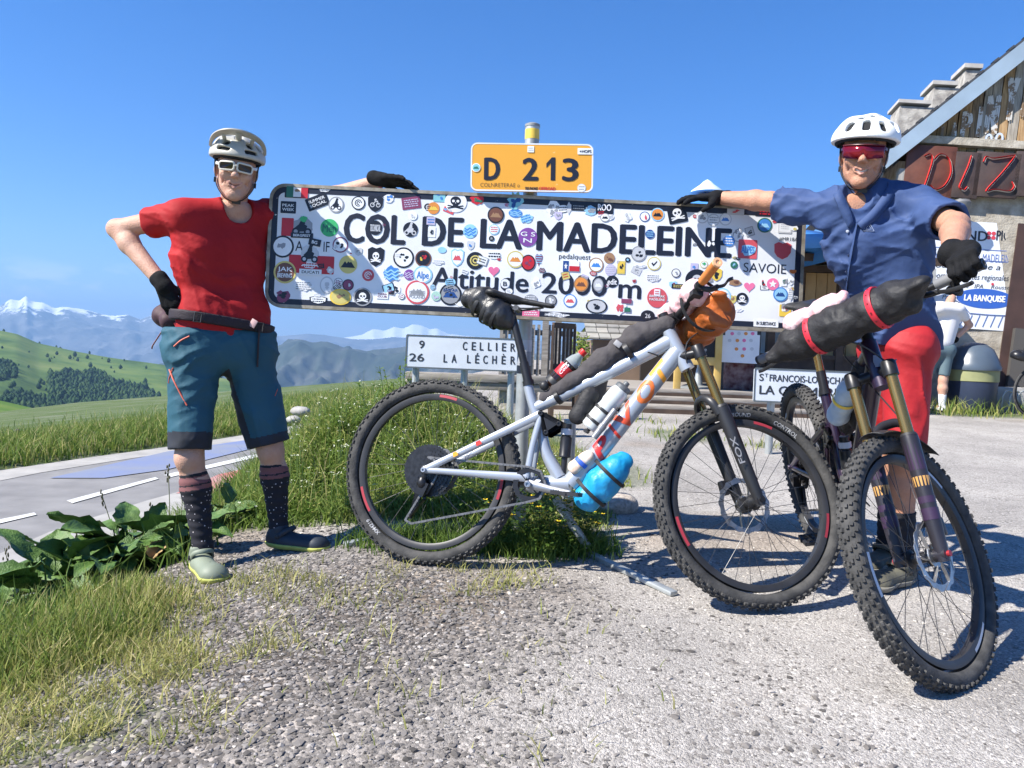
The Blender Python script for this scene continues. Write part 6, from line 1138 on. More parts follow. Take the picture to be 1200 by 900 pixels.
dbp = build_common(DB, M_PURPLE, M_FORKP, M_GGRIP, gd, M_GOLD, None, dict(arcs=[(.1, .5, (-1, 1)), (2.4, 2.8, (-1, 1)), (4.3, 4.7, (-1, 1))], mat=mat('rim_white', (.55, .57, .6), .5)), None)
mb = MB()                                     # fork prints
for sg in (-1, 1):
    b_ = FHUB+Vector((0, sg*.064, 0))
    for t0, t1, ci in ((.10, .135, 0), (.15, .17, 0), (.20, .23, 1), (.25, .33, 0)):
        mb.cm = ci; mb.tube([b_+AX*t0, b_+AX*t1], [.0238+.0012*(t0 > .2), .0246+.0012*(t0 > .2)], 16, caps=False)
o = mb.build('decal', [mat('decal_plum', (.038, .020, .048), .4), mat('decal_gold', (.50, .27, .08), .4)], DB.root); o.matrix_local = DB.S
bc = dbp['bc']; r0 = bc+PF*.085-AX*.005+Vector((0, .03, 0))
def droll(s):
    s.cone(r0+Vector((0, -.22, .0)), r0+Vector((0, -.06, 0)), .054, .064, k=.02); s.cone(r0+Vector((0, -.06, .0)), r0+Vector((0, .17, 0)), .064, .059, k=.02); s.cone(r0+Vector((0, .19, .01)), r0+Vector((.02, .24, .02)), .05, .035, k=.04, flat=((0, 0, 1), .5)); s.cone(r0+Vector((0, -.24, 0)), r0+Vector((.01, -.29, -.01)), .045, .034, k=.03, flat=((0, 0, 1), .6)); s.disp(wrinkle(24, .0085, (0, 1, .2), 70))
do = soft('handlebar_roll', *bx([r0+Vector((0, -.38, 0)), r0+Vector((0, .3, 0))], .13), .006, droll, M_NYL, DB.root, DB.S, 1); do['label'] = 'long black bedroll with red straps across the handlebar'
mb = MB()
for y_, rr in ((-.12, .0655), (.10, .0655)):
    mb.tube([r0+Vector((0, y_, 0))+AX*rr*sin(q)+PF*rr*cos(q) for q in np.linspace(0, 2*pi, 33)[:-1]], [(.004, .011)]*32, 6, closed=True, up=(0, 1, 0))
    for k in range(14):
        q = 2*pi*k/14; mb.cm = 1; c = r0+Vector((0, y_, 0))+AX*(rr+.0045)*sin(q)+PF*(rr+.0045)*cos(q); mb.lathe([(.0028, 0), (.0028, .0012), (0, .0012)], 8, c, AX*sin(q)+PF*cos(q)); mb.cm = 0
o = mb.build('strap', [mat('strap_red', (.62, .025, .045), .45), mat('strap_hole', (.16, .01, .015), .7)], DB.root); o.matrix_local = DB.S
def pink2(s): s.cone(r0+AX*.062+PF*.02+Vector((0, -.19, 0)), r0+AX*.070+PF*.02+Vector((0, .0, 0)), .031, .024, k=.02); s.disp(wrinkle(30, .010, (0, 1, 0), 60))
soft('rain_wrap', *bx([r0+AX*.07+Vector((0, -.28, 0)), r0+AX*.08+Vector((0, .03, 0))], .09), .005, pink2, M_PINK, DB.root, DB.S, 1)
# mudguard, bottle and frame luggage of the dark bicycle
mb = MB(); vs_, n_ = [], 16
for i in range(n_+1):
    a = 1.72+.85*i/n_; R = .392
    for j in range(7): w = (j/6-.5)*2; vs_.append(FHUB+Vector((R*cos(a)-.012*w*w*cos(a), w*.043, R*sin(a)-.014*w*w)))
mb.add(vs_, [(i*7+j, i*7+j+1, (i+1)*7+j+1, (i+1)*7+j) for i in range(n_) for j in range(6)]); o = mb.build('mudguard', M_BLKP, DB.root); o.matrix_local = DB.S; sm_ = o.modifiers.new('thickness', 'SOLIDIFY'); sm_.thickness = .002
T4 = [dn[1].lerp(dn[3], .35)+Vector((-.03, 0, .07)), dn[1].lerp(dn[3], .8)+Vector((-.05, 0, .04)), g['top'][1]+Vector((.05, 0, -.06))]
def fbag(s): s.cone(T4[0], T4[1], .045, .05, k=.04, flat=((0, 1, 0), .7)); s.cone(T4[1], T4[2], .05, .05, k=.04, flat=((0, 1, 0), .7)); s.disp(wrinkle(16, .005))
soft('frame_bag', *bx(T4, .1), .006, fbag, M_NYL, DB.root)
T5 = [Vector((g['head'][1].x-.16, -.055, g['head'][1].z-.02)), Vector((g['head'][1].x-.26, -.065, g['head'][1].z-.12))]
def blb(s): s.cone(T5[0], T5[1], .036, .038, k=.02); s.disp(wrinkle(25, .004))
o = soft('side_bottle', *bx(T5, .07), .005, blb, mat('pale_blue_bag', (.30, .42, .55), .4, c2=(.50, .58, .64), vscale=20, bump=.2, bscale=60), DB.root); d = (T5[1]-T5[0]).normalized(); x, y, z = frame_of(d); mb = MB(); mb.tube([T5[0].lerp(T5[1], .35)+(x*cos(q)+y*sin(q))*.040 for q in np.linspace(0, 2*pi, 21)[:-1]], [(.002, .008)]*20, 6, closed=True, up=d); mb.build('strap', SM('y'), o)
mb = MB(); hm = g['head'][0].lerp(g['head'][1], .5); up = (g['head'][0]-g['head'][1]).normalized(); fw_ = Vector((up.z, 0, -up.x)); mb.prism([(-.011, -.02), (.011, -.02), (.014, .0), (.008, .022), (-.008, .022), (-.014, 0)], hm+fw_*.028, Vector((0, 1, 0)), up, .0015); mb.build('head_badge', mat('badge_silver', (.4, .4, .42), .4, .6), DB.root, smooth=False)
bpy.context.view_layer.update()
# ------------------------------------------------------------ people
def np3(v): return np.array(v, float)
def nets_merge(lst):
    vs, fs, o = [], [], 0
    for v, f in lst: vs.append(v); fs.append(f+o); o += len(v)
    return np.concatenate(vs), np.concatenate(fs)
def apply_M(v, M): M = np.array(M); return v@M[:3, :3].T+M[:3, 3]
M_SKIN1 = mat('fair_skin', (.50, .28, .195), .55, c2=(.565, .34, .25), vscale=22, bump=.35, bscale=160, sss=.1, spec=.35); M_SKIN2 = mat('tanned_skin', (.43, .21, .13), .55, c2=(.49, .26, .17), vscale=22, bump=.35, bscale=160, sss=.1, spec=.35)
M_LIP = mat('lips', (.50, .245, .19), .45); M_TEETH = mat('teeth', (.74, .70, .64), .3); M_GLOVE = mat('black_glove', (.011, .011, .012), .85, var=.3, vscale=25, bump=.3, bscale=260, spec=.15)
def limits(pts, m): a = np.array([np3(p) for p in pts]); return a.min(0)-m, a.max(0)+m
def head_mesh(M, smile=.008, teeth=False):
    s = SDF((-.12, -.15, -.27), (.12, .15, .14), .0032)
    s.ell((0, .012, .035), (.074, .096, .083), k=0); s.ell((0, -.018, -.035), (.061, .076, .074), k=.03)
    for q in (-1, 1):
        s.cone((q*.050, .01, -.055), (q*.012, -.066, -.100), .020, .018, k=.03); s.ell((q*.038, -.064, -.020), (.025, .023, .022), k=.018); s.ell((q*.077, .018, -.008), (.011, .021, .031), k=.006); s.ell((q*.077, .012, -.006), (.006, .010, .018), k=.004, op='s')
        s.ell((q*.030, -.098, .012), (.017, .018, .011), k=.012, op='s'); s.ell((q*.030, -.078, .011), (.013, .014, .010), k=.004); s.ell((q*.012, -.098, -.024), (.0085, .010, .007), k=.006)
        s.cone((q*.019, -.096, -.030), (q*.036, -.080, -.056), .0025, .0025, k=.008, op='s')
    s.ell((0, -.076, .033), (.050, .020, .013), k=.016); s.ell((0, -.071, -.099), (.020, .017, .015), k=.02)
    s.cone((0, -.088, .024), (0, -.110, -.016), .0075, .0115, k=.012); s.ell((0, -.112, -.018), (.0115, .011, .0095), k=.008)
    A = [(0, -.0905, -.0615), (.018, -.0860, -.0590+smile*.35), (.034, -.0745, -.0510+smile*.85)]; up_, dn_ = .0075, .0085
    for q in (-1, 1):
        B = [(q*x, y, z) for x, y, z in A]
        for i in (0, 1):
            s.cone(B[i][:2]+(B[i][2]+up_-.002*i,), B[i+1][:2]+(B[i+1][2]+(up_-.004)*(1-i)+.001,), .0036, .0028, k=.008); s.cone(B[i][:2]+(B[i][2]-dn_+.002*i,), B[i+1][:2]+(B[i+1][2]-(dn_-.004)*(1-i),), .0044, .0030, k=.008)
        for i in (0, 1): s.cone(B[i], B[i+1], (.0052, .0046)[i] if teeth else .0034, (.0046, .0018)[i] if teeth else .0022, k=.002, op='s')
        s.cone((q*.040, -.068, -.046), (q*.047, -.056, -.060), .002, .002, k=.010, op='s')
    s.cone((0, .022, -.06), (0, .055, -.21), .052, .056, k=.04); s.cone((0, -.028, -.12), (0, -.005, -.16), .014, .016, k=.03)
    s.disp(lambda x, y, z: .0012*(fbm(x*60, y*60, z*60)-.5))
    v, f = s.nets(); v = relax(v, f, 1); cen = v[f].mean(1); ax_ = np.abs(cen[:, 0]); zc = -.0615+(.0105+smile*.85)*(ax_/.034)**1.6; lip = (ax_ < .032) & (cen[:, 1] < -.070) & (cen[:, 2] < zc+.0095*(1-ax_/.040)) & (cen[:, 2] > zc-.0115*(1-ax_/.040))
    return apply_M(v, M), f, np.where(lip, 1, 0)
def hand_sdf(s, W, f, n, a, curls, thumb, scale=1., spread=.12, r=.0098, glove=0.):
    """W wrist, f forward, n the way the fingers curl, a from index to little finger"""
    W, f, n, a = Vector(W), Vector(f).normalized(), Vector(n).normalized(), Vector(a).normalized(); k = scale; r = (r+glove)*k
    K = [W+f*(.088-.006*abs(i-1.0))*k+a*((i-1.5)*.0205)*k for i in range(4)]
    s.cone(W-f*.03*k, W+f*.02*k, .026*k+glove, .028*k+glove, k=.012, flat=(n, .75))
    for i in range(4): s.cone(W+f*.012*k+a*((i-1.5)*.013)*k, K[i], .0155*k+glove, .0125*k+glove, k=.012, flat=(n, .95))
    lens = [(.043, .026, .021), (.047, .030, .023), (.043, .028, .022), (.034, .021, .019)]
    for i in range(4):
        p = K[i]; th = 0; sd = a*((i-1.5)*spread)
        for j, (L_, c_) in enumerate(zip(lens[i], curls[i] if hasattr(curls[0], '__len__') else curls)):
            th += c_; d = (f*cos(th)+n*sin(th)+sd*cos(th)).normalized(); q = p+d*L_*k; s.cone(p, q, r*(1.05-.08*j), r*(.98-.1*j), k=.004); p = q
    p = W+f*.028*k-a*.026*k+n*.008*k; pts = [p]
    for d_, L_ in thumb: d = (f*d_[0]+n*d_[1]-a*d_[2]).normalized(); p = p+d*L_*k; pts.append(p)
    rr = [.0165, .0125, .0108, .0095]
    for i in range(len(pts)-1): s.cone(pts[i], pts[i+1], rr[i]*k+glove, rr[i+1]*k+glove, k=.008)
def torso_sdf(s, shR, shL, hipR, hipL, neck, n, grow=0., belly=.0, k0=.06):
    shR, shL, hipR, hipL, neck, n = map(np3, (shR, shL, hipR, hipL, neck, n)); up = neck-(hipR+hipL)/2; up /= np.linalg.norm(up); sd = (shL-shR)/np.linalg.norm(shL-shR); fl = (n, .82)
    c = (shR+shL)/2; g = grow
    s.cone(shR+sd*.015-up*.005, shL-sd*.015-up*.005, .058+g, .058+g, k=.03, flat=(n, .95)); s.cone(neck-up*.012, shR+sd*.02, .045+g, .046+g, k=.05); s.cone(neck-up*.012, shL-sd*.02, .045+g, .046+g, k=.05)
    cr, cl = c-sd*.066-up*.12, c+sd*.066-up*.12; s.cone(cr, cr-up*.06, .100+g, .100+g, k=k0, flat=fl); s.cone(cl, cl-up*.06, .100+g, .100+g, k=k0, flat=fl); s.cone(shR+sd*.05-up*.03, cr, .075+g, .1+g, k=.05, flat=fl); s.cone(shL-sd*.05-up*.03, cl, .075+g, .1+g, k=.05, flat=fl)
    wr, wl = hipR*.8+hipL*.2+up*.14, hipL*.8+hipR*.2+up*.14
    s.cone(cr-up*.05, wr, .098+g, .086+g+belly, k=k0, flat=fl); s.cone(cl-up*.05, wl, .098+g, .086+g+belly, k=k0, flat=fl); s.cone(wr, wl, .090+g+belly, .090+g+belly, k=k0, flat=fl); s.cone(wr, hipR+(hipL-hipR)*.14+up*.02, .088+g+belly, .100+g, k=k0, flat=fl); s.cone(wl, hipL+(hipR-hipL)*.14+up*.02, .088+g+belly, .100+g, k=k0, flat=fl)
    return up, sd
def folds(dirs, amp, sc):
    D = [np3(d)/np.linalg.norm(np3(d)) for d in dirs]
    def f(x, y, z):
        t = 0
        for i, d in enumerate(D):
            e = np.cross(d, (.31, .9, .2)); e /= np.linalg.norm(e); g = np.cross(d, e); u = x*d[0]+y*d[1]+z*d[2]; w = x*e[0]+y*e[1]+z*e[2]; q = x*g[0]+y*g[1]+z*g[2]
            k = sc*.52; n = vnoise(u*k+i*9+2.2*fbm(x*6, y*6+i, z*6, o=2), w*k*.22+i*3, q*k*.30); n2 = vnoise(u*k*2.1+i*5, w*k*.45, q*k*.6+7); r = (1-np.abs(2*n-1))**2.2-.35+.35*((1-np.abs(2*n2-1))**2-.35)
            t = t+r*sstep(fbm(x*3.5+11*i, y*3.5+5, z*3.5, o=2), .36, .60)
        return amp*1.5*t
    return f
def arm_sdf(sh, el, wr, r=(.047, .037, .040, .0275), h=.0042):
    lo, hi = limits([sh, el, wr], .09); s = SDF(lo, hi, h); sh, el, wr = map(Vector, (sh, el, wr)); s.cone(sh, el, r[0], r[1], k=.02); m = el.lerp(wr, .28); s.cone(el, m, r[1], r[2], k=.02); s.cone(m, wr, r[2], r[3], k=.02, flat=None); s.disp(lambda x, y, z: .0015*(fbm(x*30, y*30, z*30)-.5)); return s.nets()
def leg_sdf(hip, kn, an, h=.005, r=(.076, .052, .053, .034)):
    lo, hi = limits([hip, kn, an], .1); s = SDF(lo, hi, h); hip, kn, an = map(Vector, (hip, kn, an)); s.cone(hip.lerp(kn, .3), kn, r[0], r[1], k=.02); m = kn.lerp(an, .30)+Vector((0, .018, 0)); s.cone(kn, m, r[1]-.004, r[2], k=.03); s.cone(m, an, r[2], r[3], k=.03); s.ell(kn+Vector((0, -.028, .0)), (.035, .03, .04), k=.03); s.cone(an, an-Vector((0, 0, .04)), r[3], r[3], k=.01); return s.nets()
def cuff(s, a, b, r, depth=.03):    # open the end of a sleeve or trouser leg
    a, b = Vector(a), Vector(b); d = (b-a).normalized(); s.cut(b, d); s.cone(b-d*depth, b+d*.06, r, r, k=0, op='s')
class Surf:
    def __init__(s, objs):
        from mathutils.bvhtree import BVHTree
        s.t = []
        for o in objs:
            me = o.data; s.t.append(BVHTree.FromPolygons([tuple(o.matrix_world @ v.co) for v in me.vertices], [tuple(p.vertices) for p in me.polygons]))
    def hit(s, px, py, lift=.002):
        c = Vector((0, 0, ZC)); r = (P(px, py, 1)-c).normalized(); best = None
        for t in s.t:
            h = t.ray_cast(c, r)
            if h[0] is not None and (best is None or h[3] < best[1]): best = (h[0]+h[1]*lift if h[1].dot(r) < 0 else h[0]-h[1]*lift, h[3])
        return best[0] if best else P(px, py, 3.2)
def shoe(name, heel, toe, z, m_up, m_sole, parent, w=.046, clog=True):
    heel, toe = Vector(heel), Vector(toe); heel.z = toe.z = z; d = (toe-heel).normalized(); L_ = (toe-heel).length; sdv = Vector((-d.y, d.x, 0)); lo, hi = limits([heel, toe], .1); hi[2] += .04
    def shape(s, g):
        s.cone(heel+Vector((0, 0, .035))+d*.035, heel+Vector((0, 0, .035))+d*L_*.35, .036+g, .036+g, k=.02, flat=(sdv, .95)); s.cone(heel+Vector((0, 0, .030))+d*L_*.3, toe+Vector((0, 0, .030))-d*.055, .040+g, .047+g, k=.03, flat=((0, 0, 1), .85)); s.ell(toe+Vector((0, 0, .026))-d*.05+sdv*.012, (.050+g, .048+g, .032+g), k=.02)
    s = SDF(lo, hi, .004); shape(s, 0); s.cone(heel+d*.05+Vector((0, 0, .06)), heel+d*.06+Vector((0, 0, .085)), .041, .040, k=.02); s.cone(heel+d*.055+Vector((0, 0, .066)), heel+d*.06+Vector((0, 0, .13)), .034, .036, k=.004, op='s'); s.cut((0, 0, z+.016), (0, 0, -1)); up = s.build('shoe', m_up, parent, 2)
    s = SDF(lo, hi, .004); shape(s, .006); s.cut((0, 0, z+.024), (0, 0, 1)); s.cut((0, 0, z+.001), (0, 0, -1)); s.build('sole', m_sole, up, 1)
    if clog:
        mb = MB(); c = heel+d*.075+Vector((0, 0, .062)); mb.tube(catmull([c-sdv*.040+Vector((0, 0, -.01)), c-sdv*.036+d*.035+Vector((0, 0, .02)), c+d*.055+Vector((0, 0, .030)), c+sdv*.036+d*.035+Vector((0, 0, .02)), c+sdv*.040+Vector((0, 0, -.01))], 5), [(.005, .010)]*21, 8, up=(0, 0, 1)); mb.build('strap', m_up, up)
        mb = MB()
        for sg in (-1, 1): mb.lathe([(.010, 0), (.010, .005), (.006, .007), (0, .007)], 12, c+sdv*sg*.043+Vector((0, 0, -.006)), sdv*sg)
        for k in range(4):
            for sg in (-1, 0, 1): mb.ball(toe-d*(.085-.018*k)+sdv*(sg*.02+.006*(k % 2))+Vector((0, 0, .066-.006*k-.006*abs(sg))), (.0045, .0045, .004), 8)
        tag(mb.build('vent_holes', M_BLKP, up), kind='stuff')
    return up
def bind(o, parent): o.parent = parent; o.matrix_parent_inverse = parent.matrix_world.inverted(); return o
def person(base, label):
    r = empty('person', base); bpy.context.view_layer.update(); tag(r, label, 'person'); return r
def finish(root, before):
    for o in [x for x in bpy.data.objects if x.parent is None and x.name not in before and x != root]: o.parent = root; o.matrix_parent_inverse = root.matrix_world.inverted()
def names(): return {o.name for o in bpy.data.objects}
# ============ rider in red
before = names(); base = GP(262, 660); LMr = person(base, 'person in red t-shirt and teal shorts with beige visor helmet, hand on hip'); before = names()
shR, shL = P(214, 254, 3.13), P(307, 257, 3.35); hipR, hipL = P(227, 410, 3.17), P(289, 409, 3.28); neck = P(276, 240, 3.235)
nF = (shL-shR).cross(Vector((0, 0, 1))).normalized(); nF = nF if nF.y < 0 else -nF
elR, wrR = P(137, 268, 3.20), P(190, 332, 3.11); elL, wrL = P(372, 236, 3.47), P(441, 213, 3.40)
knR, anR = P(222, 536, 3.12), P(238, 646, 3.14); knL, anL = P(317, 526, 3.30), P(327, 618, 3.34)
gR = gzf(anR.x, anR.y); gL = gzf(anL.x, anL.y); anR.z = gR+.088; anL.z = gL+.085
Mh = Matrix.Translation(P(277, 199, 3.19)) @ Matrix.Rotation(RAD(19), 4, 'Z') @ Matrix.Rotation(RAD(4), 4, 'Y') @ Matrix.Rotation(RAD(13), 4, 'X')
hv, hf, hm = head_mesh(Mh, .0125); parts = [(hv, hf)]
for a in (arm_sdf(shR, elR, wrR), arm_sdf(shL, elL, wrL), leg_sdf(hipR, knR, anR), leg_sdf(hipL, knL, anL)): parts.append(a)
lo, hi = limits([shR, shL, hipR, hipL], .17); s = SDF(lo, hi, .009); torso_sdf(s, shR, shL, hipR, hipL, neck, nF, -.012); parts.append(s.nets())
v, f = nets_merge(parts); npmesh('body', v, f, [M_SKIN1, M_LIP], midx=np.concatenate([hm, np.zeros(len(f)-len(hf), int)]))
# shirt
M_RED = mat('red_jersey', (.36, .010, .013), .75, var=.08, vscale=5, bump=.45, bscale=17, spec=.3)
def shirtL(s, g=0., fl=True):
    up, sd = torso_sdf(s, shR, shL, hipR, hipL, neck-Vector((0, 0, .01)), nF, .008+g, .004)
    return up, sd
lo, hi = limits([shR, shL, hipR, hipL, shR.lerp(elR, .6), shL.lerp(elL, .6)], .17); s = SDF(lo, hi, .0055); up, sd = shirtL(s)
s.cone(shR, shR.lerp(elR, .56), .066, .062, k=.03); s.cone(shL, shL.lerp(elL, .56), .066, .062, k=.03)
s.disp(folds([(.5, .2, 1), (1, .1, .35), (.3, 0, 1)], .0075, 34)); s.disp(lambda x, y, z: .005*np.sin(z*85+8*fbm(x*6, y*6, z*4))*sstep(z, float(hipR.z)+.16, float(hipR.z)+.03))
cuff(s, shR, shR.lerp(elR, .50), .051); cuff(s, shL, shL.lerp(elL, .5), .051)
hem = P(250, 401, 3.2); s.cut(hem, (.02, .05, -1)); ncut = P(277, 240, 3.18); s.cone(ncut+Vector((-.012, .03, .10)), ncut+Vector((-.004, .030, -.012)), .074, .062, k=.004, op='s')
shirt = s.build('t_shirt', M_RED, None, 1)
# shorts
M_TEAL = mat('teal_shorts', (.022, .088, .125), .7, var=.1, vscale=5, bump=.45, bscale=17, spec=.35); M_CHAR = mat('charcoal_panel', (.018, .021, .030), .75, var=.15, vscale=8)
lo, hi = limits([hipR, hipL, knR, knL], .17); hi[2] += .05; s = SDF(lo, hi, .0055); u_ = (neck-(hipR+hipL)/2).normalized()
s.cone(hipR+u_*.06, hipL+u_*.06, .103, .103, k=.05, flat=(nF, .85)); s.cone(hipR, hipL, .108, .108, k=.05, flat=(nF, .95)); hmR, hmL = hipR.lerp(knR, .93), hipL.lerp(knL, .95)
s.cone(hipR, hmR+(knR-hipR)*.1, .101, .081, k=.035); s.cone(hipL, hmL+(knL-hipL)*.1, .101, .081, k=.035)
s.disp(folds([(.3, .2, 1), (1, .2, .5), (-.5, .1, 1)], .0085, 30)); cuff(s, hipR, hmR, .073, .05); cuff(s, hipL, hmL, .073, .05); s.cut(P(250, 385, 3.2), (0, 0, 1))
v, f = s.nets(); v = relax(v, f, 1); c = v[f].mean(1); fx, fy, fd = project(c); dk = inpoly(fx, fy, [(258, 440), (268, 432), (296, 520), (300, 540), (284, 540), (272, 500), (255, 452)]) & True
def along(c, a, b): a, b = np3(a), np3(b); d = b-a; return ((c-a)@d)/(d@d), np.linalg.norm(np.cross(c-a, d), axis=1)/np.linalg.norm(d)
tR, rR = along(c, hipR, hmR); tL, rL = along(c, hipL, hmL); hemd = ((tR > .83) & (rR < rL)) | ((tL > .90) & (rL <= rR)); dk = dk | hemd
shorts = npmesh('shorts', v, f, [M_TEAL, M_CHAR], midx=dk.astype(int))
sf = Surf([shorts, shirt])
def strip(name, pts, r, m, surf, parent=None, sq=(1, 1), lift=.002): mb = MB(); mb.tube(catmull([surf.hit(x, y, lift) for x, y in pts], 4), [(r*sq[0], r*sq[1])]*((len(pts)-1)*4+1), 6); return mb.build(name, m, parent)
M_CORAL = mat('coral_zip', (.62, .13, .08), .6)
strip('zip', [(199, 433), (204, 446), (212, 462), (219, 475)], .0035, M_CORAL, sf, shorts); strip('zip', [(203, 431), (199, 442), (198, 449)], .0022, M_CORAL, sf, shorts); strip('zip', [(204, 406), (212, 399), (222, 394)], .0032, M_CORAL, sf, shorts); strip('zip', [(322, 464), (325, 456)], .0018, M_CORAL, sf, shorts)
# belt pack
lo, hi = limits([hipR, hipL], .2); lo[2] = hipR.z+.02; hi[2] = hipR.z+.26; s = SDF(lo, hi, .005); torso_sdf(s, shR, shL, hipR, hipL, neck, nF, .033, .006); bl_, br_ = P(210, 371, 3.2), P(308, 386, 3.3); bd = (br_-bl_).normalized(); bn = bd.cross(nF).normalized(); bn = bn if bn.z > 0 else -bn
s.cut(bl_+bn*.021, bn); s.cut(bl_-bn*.021, -bn); belt = s.build('waist_belt', mat('dark_webbing', (.018, .010, .016), .7, var=.2, vscale=30, bump=.2, bscale=200), None, 1)
sfb = Surf([belt, shirt, shorts])
mb = MB(); q = sfb.hit(296, 379, .006); mb.box(q, (.026, .006, .034), Matrix.Rotation(.5, 3, 'Y')); mb.build('belt_tab', mat('pale_pink', (.66, .42, .40), .7), belt, bevel=.002)
strip('belt_tail', [(303, 386), (302, 405), (301, 430)], .010, mat('dark_webbing', (0, 0, 0)), sfb, belt, (1, .25), .006)
for x_, y_ in ((232, 372), (303, 383)): mb = MB(); mb.tube([sfb.hit(x_, y_, .008)+bd*a*.013+bn*b*.018 for a, b in ((-1, -1), (1, -1), (1, 1), (-1, 1))], .0032, 6, closed=True); mb.build('buckle', M_BLKP, belt)
s = SDF(*limits([P(190, 372, 3.33)], .19), .006); s.ell(P(194, 370, 3.33), (.05, .07, .052), k=0); s.ell(P(201, 376, 3.26), (.045, .055, .04), k=.03); s.disp(wrinkle(18, .004)); pk = s.build('belt_pouch', mat('plum_pouch', (.055, .022, .030), .7, var=.2, vscale=14), belt, 1)
mb = MB(); mb.tube(catmull([P(193, 383, 3.28), P(186, 394, 3.28), P(179, 405, 3.285), P(178, 409, 3.285)], 4), [(.008, .002)]*13, 6); mb.build('pull_strap', mat('coral_webbing', (.48, .20, .19), .7), belt)
# socks and clogs
def dots_mat():
    m = bpy.data.materials.new('sock_dots'); m.use_nodes = True; N, L_ = nodes(m); b = N['Principled BSDF']; b.inputs['Roughness'].default_value = .85; t = N.new('ShaderNodeTexCoord'); v_ = N.new('ShaderNodeTexVoronoi'); v_.inputs['Scale'].default_value = 62; L_.new(t.outputs['Object'], v_.inputs['Vector']); r = N.new('ShaderNodeValToRGB'); r.color_ramp.interpolation = 'CONSTANT'; r.color_ramp.elements[0].color = (.55, .5, .5, 1); r.color_ramp.elements[1].position = .17; r.color_ramp.elements[1].color = (.012, .012, .018, 1); L_.new(v_.outputs['Distance'], r.inputs[0]); L_.new(r.outputs[0], b.inputs['Base Color']); return m
M_SOCK = dots_mat(); M_MAUVE = mat('sock_mauve', (.19, .075, .075), .85); M_SOCKB = mat('sock_black', (.012, .012, .017), .85)
def sock(kn, an, t0, bands, mats, gz_, r=(.056, .038)):
    lo, hi = limits([kn, an], .09); lo[2] -= .06; s = SDF(lo, hi, .0045); a = Vector(kn).lerp(an, t0); m = Vector(kn).lerp(an, .34)+Vector((0, .018, 0)); an = Vector(an)
    s.cone(Vector(kn), m, r[0]-.006, r[0], k=.03); s.cone(m, an, r[0], r[1], k=.03); s.cone(an, Vector((an.x, an.y, gz_+.05)), r[1], r[1]+.002, k=.02); s.disp(lambda x, y, z: .0015*np.sin(z*180+3*fbm(x*9, y*9, z*9))); d = (an-Vector(kn)).normalized(); s.cut(a, -d); v, f = s.nets(); c = v[f].mean(1); t, _ = along(c, kn, an); mi = np.zeros(len(f), int)
    for b0, b1, k in bands: mi[(t > b0) & (t < b1)] = k
    return npmesh('sock', relax(v, f, 1), f, mats, midx=mi)
for kn, an, gg in ((knR, anR, gR), (knL, anL, gL)): sock(kn, an, .17, [(.17, .205, 2), (.205, .285, 1), (.285, .30, 2), (.30, .345, 1), (.345, .37, 2)], [M_SOCK, M_MAUVE, M_SOCKB], gg)
M_CLOG = mat('clog_grey', (.20, .23, .17), .6, var=.08, vscale=8); M_CLOGD = mat('clog_navy', (.022, .030, .042), .6, var=.1, vscale=8); M_LIME = mat('sole_lime', (.42, .44, .10), .7, var=.1, vscale=10)
shoe('shoe', anR+Vector((-.045, .045, 0)), anR+Vector((.13, -.20, 0)), gzf(anR.x+.03, anR.y-.05)+.002, M_CLOG, M_LIME, None); shoe('shoe', anL+Vector((-.055, .01, 0)), anL+Vector((.225, -.06, 0)), gzf(anL.x+.06, anL.y)+.004, M_CLOGD, M_LIME, None)
# gloves
fwd = (wrR-elR).normalized()
W_ = wrR; s = SDF(*limits([W_, W_+Vector((.07, .06, -.12))], .10), .0035); hand_sdf(s, W_+fwd*.01, Vector((.34, .10, -.94)), Vector((.35, .92, .1)), Vector((-.9, .3, -.3)), (.45, .8, .6), [((.5, .6, .6), .04), ((.7, .6, .1), .032), ((.8, .5, 0), .025)], 1.02, glove=.002); s.cone(W_-fwd*.025, W_+fwd*.02, .034, .034, k=.01); s.disp(wrinkle(40, .002)); g1 = s.build('glove', M_GLOVE, None, 1)
W_ = wrL+Vector((.02, -.03, .006)); s = SDF(*limits([W_, P(512, 224, 3.32)], .09), .0035); tp = P(500, 222, 3.30); f_ = (tp-W_).normalized(); hand_sdf(s, W_, f_+Vector((0, 0, .10)), Vector((0, -.35, -.9)), Vector((-.1, -.8, .25)), (.10, .18, .22), [((.6, .2, .8), .036), ((.9, .25, .4), .030), ((.95, .3, .1), .024)], 1.0, .26, glove=.0004); s.cone(W_-f_*.03, W_+f_*.015, .031, .032, k=.01); s.disp(wrinkle(40, .002)); g2 = s.build('glove', M_GLOVE, None, 1)
mb = MB(); q = P(446, 212, 3.39); mb.tube([q+Vector((0, cos(a)*.033, sin(a)*.033)) for a in np.linspace(0, 2*pi, 21)[:-1]], [(.0015, .008)]*20, 6, closed=True, up=(1, 0, 0)); mb.build('wristband', mat('wristband_pink', (.50, .10, .16), .5), g2)
